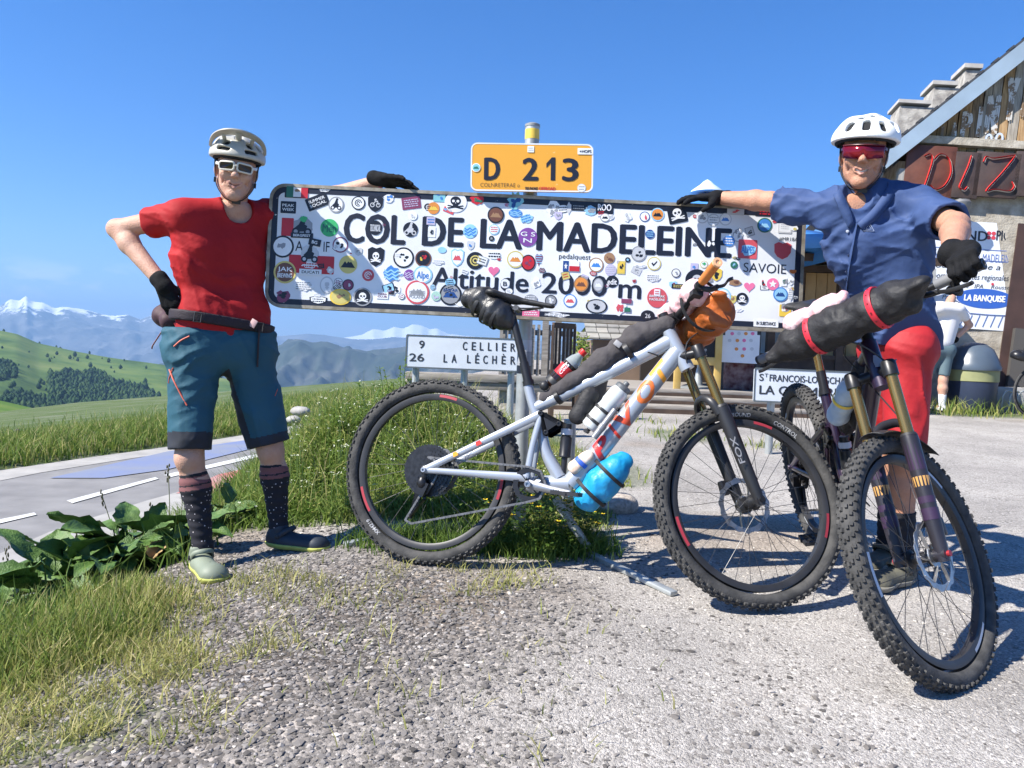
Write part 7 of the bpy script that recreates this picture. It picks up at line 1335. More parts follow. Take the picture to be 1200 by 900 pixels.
# glasses, helmet
def face_arc(x, z, r0=-.1135, k=6.6): return Vector((x, r0+k*x*x, z))
def glasses(M, m_frame, m_lens, parent=None):
    fr = MB(); ln = MB()
    for sg in (-1, 1):
        path = [face_arc(sg*.034+sg*x, .013+y) for x, y in rrect(-.028, -.0165, .029, .0165, .010, 4)]; path = [p+Vector((0, 0, -.10*(abs(p.x)-.034))) for p in path]; fr.tube(path, [(.0030, .0042)]*len(path), 6, closed=True, up=(0, 1, 0)); ln.add([p+Vector((0, .0012, 0)) for p in path], [tuple(range(len(path))) if sg > 0 else tuple(range(len(path)))])
        fr.tube(catmull([face_arc(sg*.063, .016), Vector((sg*.073, -.06, .016)), Vector((sg*.079, -.01, .014)), Vector((sg*.080, .03, .004))], 4), [(.0035, .0065)]*13, 6, up=(0, 0, 1))
    fr.tube([face_arc(-.008, .017), face_arc(0, .020)+Vector((0, -.001, 0)), face_arc(.008, .017)], .0042, 8)
    o = fr.build('sunglasses', m_frame, parent, M=M); l = ln.build('lens', m_lens, o, smooth=False); return o
glasses(Mh, mat('ivory_frame', (.68, .64, .55), .35), mat('brown_lens', (.030, .018, .011), .16, spec=.5))
def helmet_shell(M, r, ctr, vents, m, m_in, rimz=.030, back=.045, h=.004):
    s = SDF((-.16, -.19, -.06), (.16, .19, .20), h); s.ell(ctr, r, k=0); s.disp(lambda x, y, z: .0030*np.sin(x*70)*sstep(z, .06, .11)); inner = [q-.020 for q in r]; s.ell(ctr, inner, k=.002, op='s')
    s.cut((0, -.10, rimz+.022), (0, -.13, -1), .006); s.cut((0, .06, rimz-.02), (0, .25, -1), .006)
    for c, hs, R in vents: s.box(c, hs, R, k=.006, op='s', rnd=min(hs[0], hs[2])*.75)
    v, f = s.nets(); v = relax(v, f, 1); o = npmesh('helmet', apply_M(v, M), f, m)
    s = SDF((-.16, -.19, -.06), (.16, .19, .20), .006); s.ell(ctr, [q-.014 for q in r], k=0); s.ell(ctr, [q-.026 for q in r], k=.002, op='s'); s.cut((0, -.10, rimz+.012), (0, -.13, -1)); s.cut((0, .06, rimz-.02), (0, .25, -1)); v, f = s.nets(); npmesh('helmet_liner', apply_M(relax(v, f, 1), M), f, m_in, o); return o
def vent(az, el, w, hgt, ctr, r):
    a, e_ = RAD(az), RAD(el); d = Vector((sin(a)*cos(e_), -cos(a)*cos(e_), sin(e_))); p = Vector(ctr)+Vector((d.x*r[0], d.y*r[1], d.z*r[2])); x = Vector((cos(a), sin(a), 0)); z = d.cross(x)*1; z = x.cross(d)*-1; R = Matrix((x, d, z)).transposed(); return (p, (w, .03, hgt), R)
def chinstrap(M, m, drop=-.128):
    mb = MB()
    for sg in (-1, 1): mb.tube(catmull([(sg*.088, .02, .055), (sg*.083, -.006, -.01), (sg*.070, -.030, -.072), (sg*.035, -.050, drop+.012), (0, -.055, drop)], 5), [(.0022, .0075)]*21, 6, up=(0, -1, 0)); mb.tube([(sg*.083, .006, -.02), (sg*.084, .045, .03)], [(.002, .007)]*2, 6); mb.box((sg*.078, -.014, -.052), (.010, .016, .02))
    mb.box((.012, -.058, drop), (.034, .008, .014)); return mb.build('chin_strap', m, None, M=M)
ctr, r = (0, .022, .050), (.112, .142, .092)
vt = [vent(0, 58, .012, .016, ctr, r)]+[vent(a, 19, .030, .0075, ctr, r) for a in (-32, 32)]+[vent(a, 36, .015, .013, ctr, r) for a in (-30, 30)]+[vent(a, 34, .014, .015, ctr, r) for a in (-62, 62)]+[vent(a, 24, .015, .012, ctr, r) for a in (-85, 85)]+[vent(a, 68, .012, .024, ctr, r) for a in (-60, 60, 0)]
M_BEIGE = mat('helmet_beige', (.44, .42, .36), .42, var=.06, vscale=10); M_LINER = mat('helmet_liner', (.012, .012, .013), .9)
hel = helmet_shell(Mh, r, ctr, vt, M_BEIGE, M_LINER); chinstrap(Mh, M_BLKP)
mb = MB(); vs_ = []; n_ = 24
for i in range(n_+1):
    t = RAD(-88+176*i/n_)
    for R in ((.112*sin(t), -.012-.128*cos(t), .070+.086*max(cos(t), 0)**.7), (.101*sin(t), -.008-.074*cos(t), .064+.072*max(cos(t), 0)**.7)): vs_ += [Vector(R), Vector(R)+Vector((0, .002, .0045))]
fs_ = []
for i in range(n_): o = 4*i; fs_ += [(o, o+2, o+6, o+4), (o+1, o+5, o+7, o+3), (o, o+4, o+5, o+1), (o+2, o+3, o+7, o+6)]
mb.add(vs_, fs_); mb.tube([(0, -.060, .120), (0, -.108, .150)], .012, 10)
for sg in (-1, 1): mb.tube([(sg*.05, -.055, .105), (sg*.055, -.090, .128)], [(.008, .004)]*2, 6)
vz = mb.build('visor', M_BEIGE, hel, M=Mh); bpy.context.view_layer.update()
finish(LMr, before)
# ============ rider in blue
before = names(); base = GP(1050, 690); RMr = person(base, 'person in navy short-sleeved shirt and red shorts, white helmet, one arm along the sign'); before = names()
shR, shL = P(974, 246, 3.0), P(1074, 243, 2.96); hipR, hipL = P(1036, 408, 3.13), P(1066, 408, 2.98); neck = P(1022, 224, 2.99)
nF = (shL-shR).cross(Vector((0, 0, 1))).normalized(); nF = nF if nF.y < 0 else -nF
bpy.context.view_layer.update()
gripL = (DB.M @ DB.S) @ (dbp['bc']+Vector((-.033, .365, .0215))); gdir = ((DB.M @ DB.S).to_3x3() @ Vector((-.01, 1, .0))).normalized()
elR, wrR = P(903, 236, 3.14), P(843, 232, 3.285); elL = P(1120, 264, 2.70); wrL = gripL+Vector((-.005, .085, .055))
knR, anR = P(1052, 540, 3.22), P(1040, 640, 3.26); knL, anL = P(1060, 540, 3.0), P(1058, 642, 3.03); gR = gzf(anR.x, anR.y); gL = gzf(anL.x, anL.y)
Mh = Matrix.Translation(P(1012, 182, 2.95)) @ Matrix.Rotation(RAD(-24), 4, 'Z') @ Matrix.Rotation(RAD(4), 4, 'Y') @ Matrix.Rotation(RAD(12), 4, 'X')
hv, hf, hm = head_mesh(Mh, .013, True); parts = [(hv, hf)]
for a in (arm_sdf(shR, elR, wrR), arm_sdf(shL, elL, wrL, (.049, .042, .044, .030)), leg_sdf(hipR, knR, anR), leg_sdf(hipL, knL, anL)): parts.append(a)
lo, hi = limits([shR, shL, hipR, hipL], .17); s = SDF(lo, hi, .008); torso_sdf(s, shR, shL, hipR, hipL, neck, nF, -.010); parts.append(s.nets())
v, f = nets_merge(parts); npmesh('body', v, f, [M_SKIN2, M_LIP], midx=np.concatenate([hm, np.zeros(len(f)-len(hf), int)]))
mb = MB(); mb.tube([(x, -.0835+9.0*x*x, -.0612+(.0105+.011)*(abs(x)/.034)**1.6) for x in np.linspace(-.027, .027, 13)], [(.004, .0042)]*13, 6, up=(0, -1, 0)); mb.build('teeth', M_TEETH, None, M=Mh)
M_BLUE = mat('navy_shirt', (.038, .070, .175), .72, var=.07, vscale=5, bump=.45, bscale=17, spec=.35)
lo, hi = limits([shR, shL, hipR, hipL, shR.lerp(elR, .9), shL.lerp(elL, .9)], .17); s = SDF(lo, hi, .0055); torso_sdf(s, shR, shL, hipR, hipL, neck-Vector((0, 0, .008)), nF, .008, .002)
s.cone(shR, shR.lerp(elR, .96), .064, .060, k=.04); s.cone(shL, shL.lerp(elL, .9), .068, .069, k=.04); s.cone(hipR, hipL, .112, .112, k=.05, flat=(nF, .9))
s.disp(folds([(.7, .2, 1), (1, .1, .2), (-.5, .1, 1), (.2, 0, 1)], .0085, 32)); cuff(s, shR, shR.lerp(elR, .90), .050, .04); cuff(s, shL, shL.lerp(elL, .82), .058, .04); s.cut(P(1040, 405, 3.0), (-.05, .04, -1))
vA, vB = P(1011, 226, 2.875), P(1002, 257, 2.845); s.cone(Vector(vA)+Vector((0, .03, .05)), Vector(vA)+Vector((0, .03, 0)), .060, .056, k=.004, op='s'); s.cone(Vector(vA)+Vector((0, .0, 0)), vB, .046, .016, k=.004, op='s')
shirt = s.build('shirt', M_BLUE, None, 1); sf = Surf([shirt])
# collar, placket, buttons, badge
def collar(pts_in, pts_out, nm='collar'):
    mb = MB(); n_ = len(pts_in); a = catmull(pts_in, 4); b = catmull(pts_out, 4); k = len(a); mb.add([tuple(x) for x in a]+[tuple(x) for x in b], [(i, i+1, k+i+1, k+i) for i in range(k-1)]); o = mb.build(nm, M_BLUE, shirt); md = o.modifiers.new('thickness', 'SOLIDIFY'); md.thickness = .006; md.offset = 0; return o
nb = Mh.translation+Vector((.0, .045, -.165))
sk = lambda x, y, l=.006: sf.hit(x, y, l)
cR = [sk(1001, 262), sk(994, 244, .012), P(985, 222, 2.93), nb+Vector((-.045, .055, .06))]; cRo = [sk(995, 269), sk(986, 251), P(977, 230, 2.92), nb+Vector((-.065, .075, .03))]
cL = [sk(1004, 262), sk(1024, 241, .014), P(1041, 213, 2.93), nb+Vector((.050, .055, .075))]; cLo = [sk(1010, 270), sk(1030, 253), P(1049, 224, 2.915), nb+Vector((.070, .075, .035))]
collar(cR, cRo); collar(cL, cLo); collar([cR[3], nb+Vector((0, .085, .072)), cL[3]], [cRo[3], nb+Vector((0, .115, .035)), cLo[3]])
strip('placket', [(1003, 262), (998, 290), (993, 320), (990, 350), (990, 385), (991, 402)], .013, M_BLUE, sf, shirt, (1, .12), .001)
for x_, y_ in ((994, 299), (991, 318), (990, 327), (990, 343), (990, 362)): mb = MB(); mb.lathe([(.0055, 0), (.0055, .002), (.004, .003), (0, .0025)], 12, sf.hit(x_+1, y_, .0035), (0, -1, 0)); mb.build('button', mat('button_navy', (.02, .03, .07), .4), shirt)
mb = MB(); mb.lathe([(.0055, 0), (.0055, .002), (0, .003)], 12, sf.hit(993, 271, .004), (0, -1, 0)); mb.build('button', mat('button_white', (.6, .62, .66), .4), shirt)
mb = MB(); tri = [(1011, 271), (1024, 271), (1017.5, 260)]; c3 = [sf.hit(x, y, .003) for x, y in tri]; mb.tube(c3, .0013, 5, closed=True); m3 = [sf.hit(x, y, .003) for x, y in ((1014, 269), (1021, 269), (1017.5, 264))]; mb.tube(m3, .0010, 5, closed=True); mb.build('chest_logo', mat('logo_grey', (.40, .46, .58), .5), shirt)
M_RSH = mat('red_shorts', (.38, .010, .016), .7, var=.08, vscale=5, bump=.45, bscale=17)
lo, hi = limits([hipR, hipL, knR, knL], .17); s = SDF(lo, hi, .006); s.cone(hipR, hipL, .100, .100, k=.05, flat=(nF, .92)); hmR, hmL = hipR.lerp(knR, .86), hipL.lerp(knL, .86); s.cone(hipR, knR, .085, .073, k=.03); s.cone(hipL, knL, .086, .074, k=.03); s.disp(folds([(.3, .2, 1), (1, .2, .4)], .008, 26)); cuff(s, hipR, hmR, .063, .05); cuff(s, hipL, hmL, .063, .05); s.build('shorts', M_RSH, None, 1)
for kn, an, gg in ((knR, anR, gR), (knL, anL, gL)): sock(kn, an, .58, [], [M_SOCKB], gg, (.056, .041))
M_OLV = mat('shoe_olive', (.10, .095, .07), .75, var=.15, vscale=14, bump=.2, bscale=100); M_SOLEG = mat('sole_grey', (.20, .19, .16), .8)
shoe('shoe', anL+Vector((.06, .03, 0)), anL+Vector((-.185, -.11, 0)), gzf(anL.x-.05, anL.y-.04)+.003, M_OLV, M_SOLEG, None); shoe('shoe', anR+Vector((.05, .04, 0)), anR+Vector((-.17, -.13, 0)), gzf(anR.x-.05, anR.y-.04)+.003, M_OLV, M_SOLEG, None)
# gloves of the rider in blue
W_ = wrR; tp = P(788, 233, 3.27); f_ = (tp-W_).normalized(); s = SDF(*limits([W_, tp], .1), .0035); hand_sdf(s, W_+Vector((0, 0, .002)), f_+Vector((0, 0, .02)), Vector((0, -.45, -.85)), Vector((0, .85, .25)), (.10, .22, .25), [((.55, .55, .7), .042), ((.75, .6, .3), .033), ((.8, .6, .1), .026)], 1.04, .24, glove=.0005); s.cone(W_-f_*.035, W_+f_*.01, .031, .033, k=.01); s.disp(wrinkle(40, .002)); s.build('glove', M_GLOVE, None, 1)
fd = Vector((0, -1, 0)); fd = (fd-gdir*fd.dot(gdir)).normalized(); nd = gdir.cross(fd); nd = nd if nd.z < 0 else -nd; W_ = gripL-fd*.070-nd*.040; s = SDF(*limits([W_, gripL, wrL], .12), .0035)
hand_sdf(s, W_, (fd*.92-nd*.05), nd, gdir*-1 if gdir.x < 0 else gdir, [(.75, 1.30, .95), (.78, 1.32, .95), (.80, 1.34, .95), (.82, 1.36, .95)], [((.75, .55, .55), .040), ((.7, .75, .1), .034), ((.45, .9, -.1), .026)], 1.0, .05, glove=.0012); s.cone(wrL-(wrL-elL).normalized()*.045, wrL, .039, .038, k=.01); s.cone(wrL, W_, .038, .033, k=.015); s.disp(wrinkle(40, .002)); s.build('glove', M_GLOVE, None, 1)
# shield glasses and white helmet
mb = MB(); vs_ = []; n_ = 24
for i in range(n_+1):
    x = -.073+.146*i/n_; top = .034-.35*x*x; bot = -.017+2.2*max(0, .012-abs(x))*.9+1.2*x*x
    for z in (top, (top+bot)/2, bot): vs_.append(Vector((x, -.1145+7.6*x*x, z)))
mb.add(vs_, [(3*i+j, 3*i+j+1, 3*i+j+4, 3*i+j+3) for i in range(n_) for j in range(2)]); mred = mat('red_mirror', (.30, .012, .020), .10, .55, spec=.8, c2=(.16, .008, .03), vscale=12); o = mb.build('sunglasses', mred, None, M=Mh); md = o.modifiers.new('thickness', 'SOLIDIFY'); md.thickness = .002
mb = MB(); mb.tube([vs_[3*i]+Vector((0, -.001, .001)) for i in range(n_+1)], .0024, 6)
for sg in (-1, 1): mb.tube(catmull([Vector((sg*.072, -.067, .022)), Vector((sg*.079, -.02, .020)), Vector((sg*.081, .03, .010))], 4), [(.003, .006)]*9, 6)
mb.build('frame', mat('frame_dark_red', (.10, .01, .015), .4), o, M=Mh)
ctr, r = (0, .022, .052), (.124, .150, .100)
vt = [vent(a, 30, .0145, .021, ctr, r) for a in (-66, -34, 34, 68)]+[vent(0, 34, .0135, .027, ctr, r)]+[vent(a, 60, .013, .016, ctr, r) for a in (-56, -18, 20, 56)]+[vent(a, 34, .018, .016, ctr, r) for a in (-100, 100, 135, -135)]
helmet_shell(Mh, r, ctr, vt, mat('helmet_white', (.80, .80, .78), .38), M_LINER, .036); chinstrap(Mh, M_BLKP, -.132); bpy.context.view_layer.update()
finish(RMr, before)
# ============ cyclist seen from behind, by the wall
before = names(); D3 = 10.1; b3 = P(1103, 484, D3); b3.z = gzf(b3.x, b3.y); CY = person(b3, 'person in white jersey and grey cycling shorts, seen from behind near the restaurant wall'); before = names(); dz = b3.z-P(1103, 484, D3).z
Q = lambda x, y, d=0.: P(x, y, D3+d)+Vector((0, 0, dz))
s3, e3 = [Q(1097, 362, -.1), Q(1125, 364, -.1)], [Q(1136, 382), Q(1119, 398)]; hp = [Q(1094, 412), Q(1109, 411)]; kn3 = [Q(1086, 444, .05), Q(1105, 446)]; an3 = [Q(1083, 476, .08), Q(1104, 476)]
s = SDF(*limits(s3+e3+hp+kn3+an3+[Q(1118, 345, -.35)], .2), .012)
for i in (0, 1): s.cone(hp[i], kn3[i], .085, .058, k=.04); s.cone(kn3[i], kn3[i].lerp(an3[i], .35), .055, .058, k=.03); s.cone(kn3[i].lerp(an3[i], .35), an3[i], .058, .036, k=.03); s.cone(an3[i], an3[i]+Vector((0, .1, -.05)), .034, .03, k=.02)
s.cone(s3[1], e3[0], .052, .042, k=.03); s.cone(e3[0], e3[1], .042, .03, k=.02); s.cone(s3[0], Q(1085, 385), .05, .042, k=.03); s.cone(Q(1085, 385), Q(1090, 400, .2), .042, .03, k=.02); s.cone(Q(1111, 362), Q(1115, 350, .25), .06, .055, k=.03); s.ell(Q(1118, 345, .38), (.075, .10, .11), k=.03); s.cone(Q(1110, 370), Q(1101, 405), .10, .10, k=.05); v, f = s.nets(); v = relax(v, f, 2); npmesh('body', v, f, M_SKIN1)
s = SDF(*limits(s3+hp+[e3[0]], .2), .012); s.cone(s3[0].lerp(s3[1], .15), s3[1].lerp(s3[0], .15), .085, .085, k=.05); s.cone(Q(1106, 372), Q(1099, 402), .125, .115, k=.06); s.cone(Q(1114, 372), Q(1106, 402), .125, .115, k=.06); s.cone(s3[1], s3[1].lerp(e3[0], .5), .065, .058, k=.04); s.cone(s3[0], s3[0].lerp(Q(1085, 385), .5), .065, .058, k=.04); s.disp(folds([(1, 0, .6)], .008, 20)); s.cut(Q(1100, 408), (0, 0, -1)); s.build('jersey', mat('white_jersey', (.72, .70, .69), .7), None, 1)
s = SDF(*limits(hp+kn3, .2), .012); s.cone(hp[0], hp[1], .118, .118, k=.05)
for i in (0, 1): s.cone(hp[i], kn3[i], .098, .070, k=.04); cuff(s, hp[i], hp[i].lerp(kn3[i], .88), .06)
s.cut(Q(1100, 403), (0, 0, 1)); s.build('shorts', mat('grey_lycra', (.10, .15, .17), .6), None, 1)
for i in (0, 1):
    s = SDF(*limits([kn3[i], an3[i]], .12), .010); s.cone(kn3[i].lerp(an3[i], .5), an3[i], .052, .042, k=.02); s.cut(kn3[i].lerp(an3[i], .55), (0, 0, 1)); s.build('sock', mat('white_sock', (.75, .75, .75), .8), None, 1)
    h_ = an3[i]+Vector((0, -.06, 0)); shoe('shoe', h_, h_+Vector((.02, .27, 0)), gzf(h_.x, h_.y)+.003, mat('white_shoe', (.6, .6, .6), .5), M_BLKP, None, clog=False)
s = SDF(*limits([Q(1119, 398)], .1), .008); s.ell(Q(1119, 399), (.045, .05, .045), k=0); s.build('glove', M_GLOVE, None, 1)
s = SDF(*limits([Q(1118, 345, .38)], .2), .008); s.ell(Q(1118, 343, .39), (.10, .14, .11), k=0); s.cut(Q(1118, 347, .38), (0, .2, -1)); s.build('helmet', mat('helmet_dark', (.03, .03, .035), .4), None, 1)
bpy.context.view_layer.update(); finish(CY, before)
# ------------------------------------------------------------ restaurant
def stucco(name, c1, c2, sc, b):
    m = mat(name, c1, .95, c2=c2, vscale=sc, bump=b, bscale=38, spec=.15); return m
M_STUC = stucco('roughcast', (.27, .235, .185), (.46, .42, .35), 7, 1.0); M_STONE2 = stucco('chimney_stone', (.24, .22, .20), (.50, .47, .42), 9, .9)
M_PLANKS = [mat('gable_plank_%d' % i, c, .85, c2=c2, vscale=9, stretch=(6, 6, .5), bump=.25, bscale=30) for i, (c, c2) in enumerate([((.28, .16, .07), (.46, .30, .15)), ((.15, .10, .06), (.32, .23, .14)), ((.22, .19, .155), (.42, .37, .30)), ((.38, .23, .10), (.52, .35, .18))])]
M_FASC = mat('fascia_metal', (.34, .42, .48), .45, .3, var=.08, vscale=3); M_ROOFE = mat('roof_edge', (.05, .05, .055), .6)
DW = 11.6
wall = Plane((1050, 172), (1330, 190), (1048, 480), DW, DW-.6, DW)
rest = tag(empty('restaurant_building', P(1120, 478, DW)), 'roughcast mountain restaurant with a plank gable and a painted pizza board', 'building'); bpy.context.view_layer.update()
def put(o, root): o.parent = root; o.matrix_parent_inverse = root.matrix_world.inverted(); return o
wu = lambda px, py: wall.uv(px, py)
def wbox(mb, x0, y0, x1, y1, w0, w1):      # a block on the wall between two photo corners
    (u0, v0), (u1, v1) = wu(x0, y0), wu(x1, y1); pts = [(u0, v1), (u1, v1), (u1, v0), (u0, v0)]; mb.add([wall.at(u, v, w0) for u, v in pts]+[wall.at(u, v, w1) for u, v in pts], [(3, 2, 1, 0), (4, 5, 6, 7), (0, 1, 5, 4), (1, 2, 6, 5), (2, 3, 7, 6), (3, 0, 4, 7)]); return mb
ub = wu(1100, 520)[1]; u1 = wu(1330, 300)[0]; vt_ = wu(1060, 176)[1]; uL = wu(1050, 300)[0]
mb = MB(); q = [(uL, ub), (u1, ub), (u1, vt_), (uL, vt_)]; mb.add([wall.at(u, v, 0) for u, v in q]+[wall.at(u, v, -6.) for u, v in q], [(0, 1, 2, 3), (1, 5, 6, 2), (3, 2, 6, 7), (4, 0, 3, 7), (5, 4, 7, 6)]); put(mb.build('wall', M_STUC, None, smooth=False), rest)
mb = MB(); wbox(mb, 1058, 168, 1330, 176, -.02, .10); put(mb.build('ledge', M_STUC, None, smooth=False), rest)
# gable of planks
(ua, va), (ub2, vb2) = wu(1048, 178), wu(1200, 58); sl_ = (vb2-va)/(ub2-ua); top = lambda u: va+(u-ua)*sl_
x = ua+.02; i = 0
while x < u1:
    w = random.uniform(.10, .17); x2 = min(x+w, u1); v0 = wu(1060, 171)[1]-.02
    if top(x) > v0+.03:
        mb = MB(); z = random.uniform(-.05, -.005); pts = [(x, v0), (x2-.012, v0), (x2-.012, top(x2)), (x, top(x))]; mb.add([wall.at(u, v, z-.03) for u, v in pts]+[wall.at(u, v, z) for u, v in pts], [(3, 2, 1, 0), (4, 5, 6, 7), (0, 1, 5, 4), (1, 2, 6, 5), (2, 3, 7, 6), (3, 0, 4, 7)]); put(mb.build('plank', random.choice(M_PLANKS), None, smooth=False), rest)
    x = x2; i += 1
mb = MB(); pts = [(ua, va-.1), (u1, va-.1), (u1, top(u1)), (ua, top(ua))]; mb.add([wall.at(u, v, -.10) for u, v in pts], [(0, 1, 2, 3)]); put(mb.build('gable_back', mat('dark_gap', (.03, .022, .016), .9), None, smooth=False), rest)
# painted white lettering on the planks (big, worn)
mb = MB()
for s_, x0, x1, yb, hp in (('L', 1101, 1108, 168, 26), ('A', 1112, 1121, 166, 30), ('P', 1124, 1137, 163, 42), ('I', 1143, 1148, 160, 46), ('N', 1152, 1168, 156, 58), ('Y', 1174, 1190, 140, 64), ('A', 1194, 1215, 136, 76)):
    (p0, q0), (p1, _) = wu(x0, yb), wu(x1, yb); text_on(mb, s_, wall.at(p0, q0, .001), wall.a, wall.b, hp*DW/900*.8, .03, fit=p1-p0, lift=.002)
put(mb.build('lettering', worn('worn_white', (.58, .55, .50), (.22, .145, .08), 6.0, .50), None, smooth=False), rest)
mb = MB()
for s_, x0, x1, yb in (('O', 1153, 1162, 170), ('O', 1165, 1175, 169)): (p0, q0), (p1, _) = wu(x0, yb), wu(x1, yb); text_on(mb, s_, wall.at(p0, q0, .001), wall.a, wall.b, 14*DW/900, .03, fit=p1-p0, lift=.004)
put(mb.build('lettering', mat('pale_blue_paint', (.50, .56, .70), .7), None, smooth=False), rest)
# roof: slab, fascia, edge
dr = (wall.a*1+wall.b*sl_).normalized(); nn_ = wall.n; e0 = wall.at(ua-.25, top(ua-.25), 0); e1 = wall.at(u1, top(u1), 0); pe = nn_.cross(dr)*-1; pe = pe if pe.z > 0 else -pe
def slab(a, b, d0, d1, h0, h1, nm, m):
    mb = MB(); vs_ = [p_+nn_*d+pe*h for p_ in (a, b) for d in (d0, d1) for h in (h0, h1)]; mb.add(vs_, [(0, 1, 3, 2), (4, 6, 7, 5), (0, 4, 5, 1), (2, 3, 7, 6), (0, 2, 6, 4), (1, 5, 7, 3)]); return put(mb.build(nm, m, None, smooth=False), rest)
roof = slab(e0, e1, -6.2, .20, .02, .12, 'roof', M_ROOFE); slab(e0-dr*.02, e1, .204, .23, -.13, .085, 'fascia', M_FASC)
k = 0; t = 0.
while t < (e1-e0).length-.2: mb = MB(); c = e0+dr*(t+.06)+nn_*.16+pe*.14; mb.box(c-pe*.02, (.09, .10, .03), Matrix((dr, nn_, pe)).transposed()); put(mb.build('roof_tile', M_ROOFE, None, smooth=False), rest); t += .26
# shaded corner post left of the wall and chimneys behind the roof edge
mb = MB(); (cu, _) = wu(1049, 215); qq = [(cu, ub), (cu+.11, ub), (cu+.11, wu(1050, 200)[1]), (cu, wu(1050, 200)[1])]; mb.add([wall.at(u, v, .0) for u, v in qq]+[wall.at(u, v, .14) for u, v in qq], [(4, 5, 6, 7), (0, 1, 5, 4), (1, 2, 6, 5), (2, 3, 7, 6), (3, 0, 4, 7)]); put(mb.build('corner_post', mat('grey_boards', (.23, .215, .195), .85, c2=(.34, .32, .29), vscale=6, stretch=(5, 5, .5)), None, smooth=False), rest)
for x0, y0, x1, y1, d0 in ((1052, 117, 1091, 190, -1.2), (1092, 95, 1122, 150, -1.8), (1129, 75, 1151, 120, -2.4)):
    mb = MB(); wsave = wall; wall = Plane((1050, 172), (1330, 190), (1048, 480), DW-d0, DW-d0-.6, DW-d0); wbox(mb, x0+3, y0+7, x1-3, y1+20, -.5, 0); ch_ = put(mb.build('chimney', M_STONE2, None, smooth=False), rest); mb = MB(); wbox(mb, x0+.5, y0, x1-.5, y0+6, -.56, .05); wall = wsave; c_ = mb.build('chimney_cap', mat('cap_concrete', (.42, .40, .37), .9, var=.15, vscale=5), None, smooth=False); c_.parent = ch_; c_.matrix_parent_inverse = ch_.matrix_parent_inverse.copy(); c_.matrix_parent_inverse = Matrix.Identity(4)
    c_.matrix_parent_inverse = (ch_.matrix_world if False else Matrix.Identity(4))
bpy.context.view_layer.update()
for o in [o for o in bpy.data.objects if o.name.startswith('chimney_cap')]: o.matrix_parent_inverse = o.parent.matrix_world.inverted()
# pizza board: painted panels
M_PZ = [mat('pizza_panel_%d' % i, c, .55, c2=c2, vscale=5, bump=.5, bscale=9) for i, (c, c2) in enumerate([((.085, .028, .016), (.15, .05, .028)), ((.045, .030, .026), (.08, .05, .04))])]
pz = tag(empty('pizza_board', wall.at(*wu(1062, 242), .13)), 'dark brown board painted with red and white PIZZA letters on the restaurant wall', 'sign board'); bpy.context.view_layer.update()
edges = [1061, 1111, 1141, 1187, 1237, 1290]
for i, (x0, x1) in enumerate(zip(edges[:-1], edges[1:])):
    mb = MB(); wbox(mb, x0, 172 if i == 0 else 180, x1-1, 238 if i == 0 else 236, .10, .145); put(mb.build('panel', M_PZ[0 if i == 0 else 1], None, bevel=.01), pz)
M_PRED = mat('pizza_red', (.55, .025, .025), .5); M_PWH = mat('pizza_white', (.70, .66, .60), .5)
def stroke(pts, r, m, lift, nm='lettering'):
    p_ = [wall.at(*wu(x, y), .146+lift) for x, y in pts]; p_ = catmull(p_, 6); n_ = len(p_); mb = MB(); k = DW/900
    mb.tube(p_, [(.004, r*k*(.55+.45*math.sin(pi*(.08+.84*i/(n_-1))))) for i in range(n_)], 8, up=wall.n); put(mb.build(nm, m, None), pz)
for lift, dx, dy, m, r in ((.004, 1.6, 1.2, M_PWH, 2.6), (.010, 0, 0, M_PRED, 3.0)):
    o = lambda pts: [(x+dx, y+dy) for x, y in pts]
    stroke(o([(1079, 186), (1085, 184), (1088, 190), (1084, 205), (1077, 226), (1074, 236)]), r, m, lift); stroke(o([(1088, 192), (1097, 184), (1107, 190), (1109, 206), (1102, 220), (1092, 225), (1086, 220)]), r, m, lift)
    stroke(o([(1133, 186), (1129, 198), (1122, 214), (1119, 222), (1124, 226), (1128, 222)]), r*1.15, m, lift)
    stroke(o([(1147, 193), (1150, 187), (1158, 189), (1180, 186), (1182, 188), (1168, 206), (1150, 226), (1160, 225), (1176, 227), (1182, 222), (1180, 216)]), r, m, lift)
    stroke(o([(1196, 193), (1200, 187), (1208, 189), (1228, 186), (1230, 188), (1216, 206), (1198, 226), (1210, 225), (1224, 227), (1230, 222)]), r, m, lift); stroke(o([(1248, 226), (1258, 205), (1270, 188), (1272, 206), (1276, 226)]), r, m, lift)
# white bistro board
bw = Plane((1084, 257), (1191, 262.5), (1078, 381), DW-.12, DW-.30, DW-.12); bo = tag(empty('bistro_board', bw.at(0, -bw.H)), 'white printed bistro board with a blue oval, screwed to the restaurant wall', 'sign board'); bpy.context.view_layer.update(); kb = (DW-.2)/900
mb = MB(); q = rrect(0, -bw.H, bw.W, 0, .02); n_ = len(q); mb.add([bw.at(u, v, -.03) for u, v in q]+[bw.at(u, v, 0) for u, v in q], [tuple(range(n_, 2*n_))]+[(j, (j+1) % n_, n_+(j+1) % n_, n_+j) for j in range(n_)]); pn = put(mb.build('panel', mat('board_white', (.72, .74, .78), .5, var=.03, vscale=3), None, smooth=False), bo)
def bword(mb, s_, x0, x1, yb, hh, bold=0., shear=0., own=None):
    if own: mb = MB()
    (p0, q0), (p1, q1) = bw.uv(x0, yb), bw.uv(x1, yb+(x1-x0)*.045); A = (bw.a*(p1-p0)+bw.b*(q1-q0)).normalized(); text_on(mb, s_, bw.at(p0, q0), A, bw.n.cross(A), hh*kb, bold, shear=shear, fit=math.hypot(p1-p0, q1-q0), lift=.004)
    if own: put(mb.build('lettering', own, None, smooth=False), bo)
BI = mat('board_ink', (.02, .022, .03), .5)
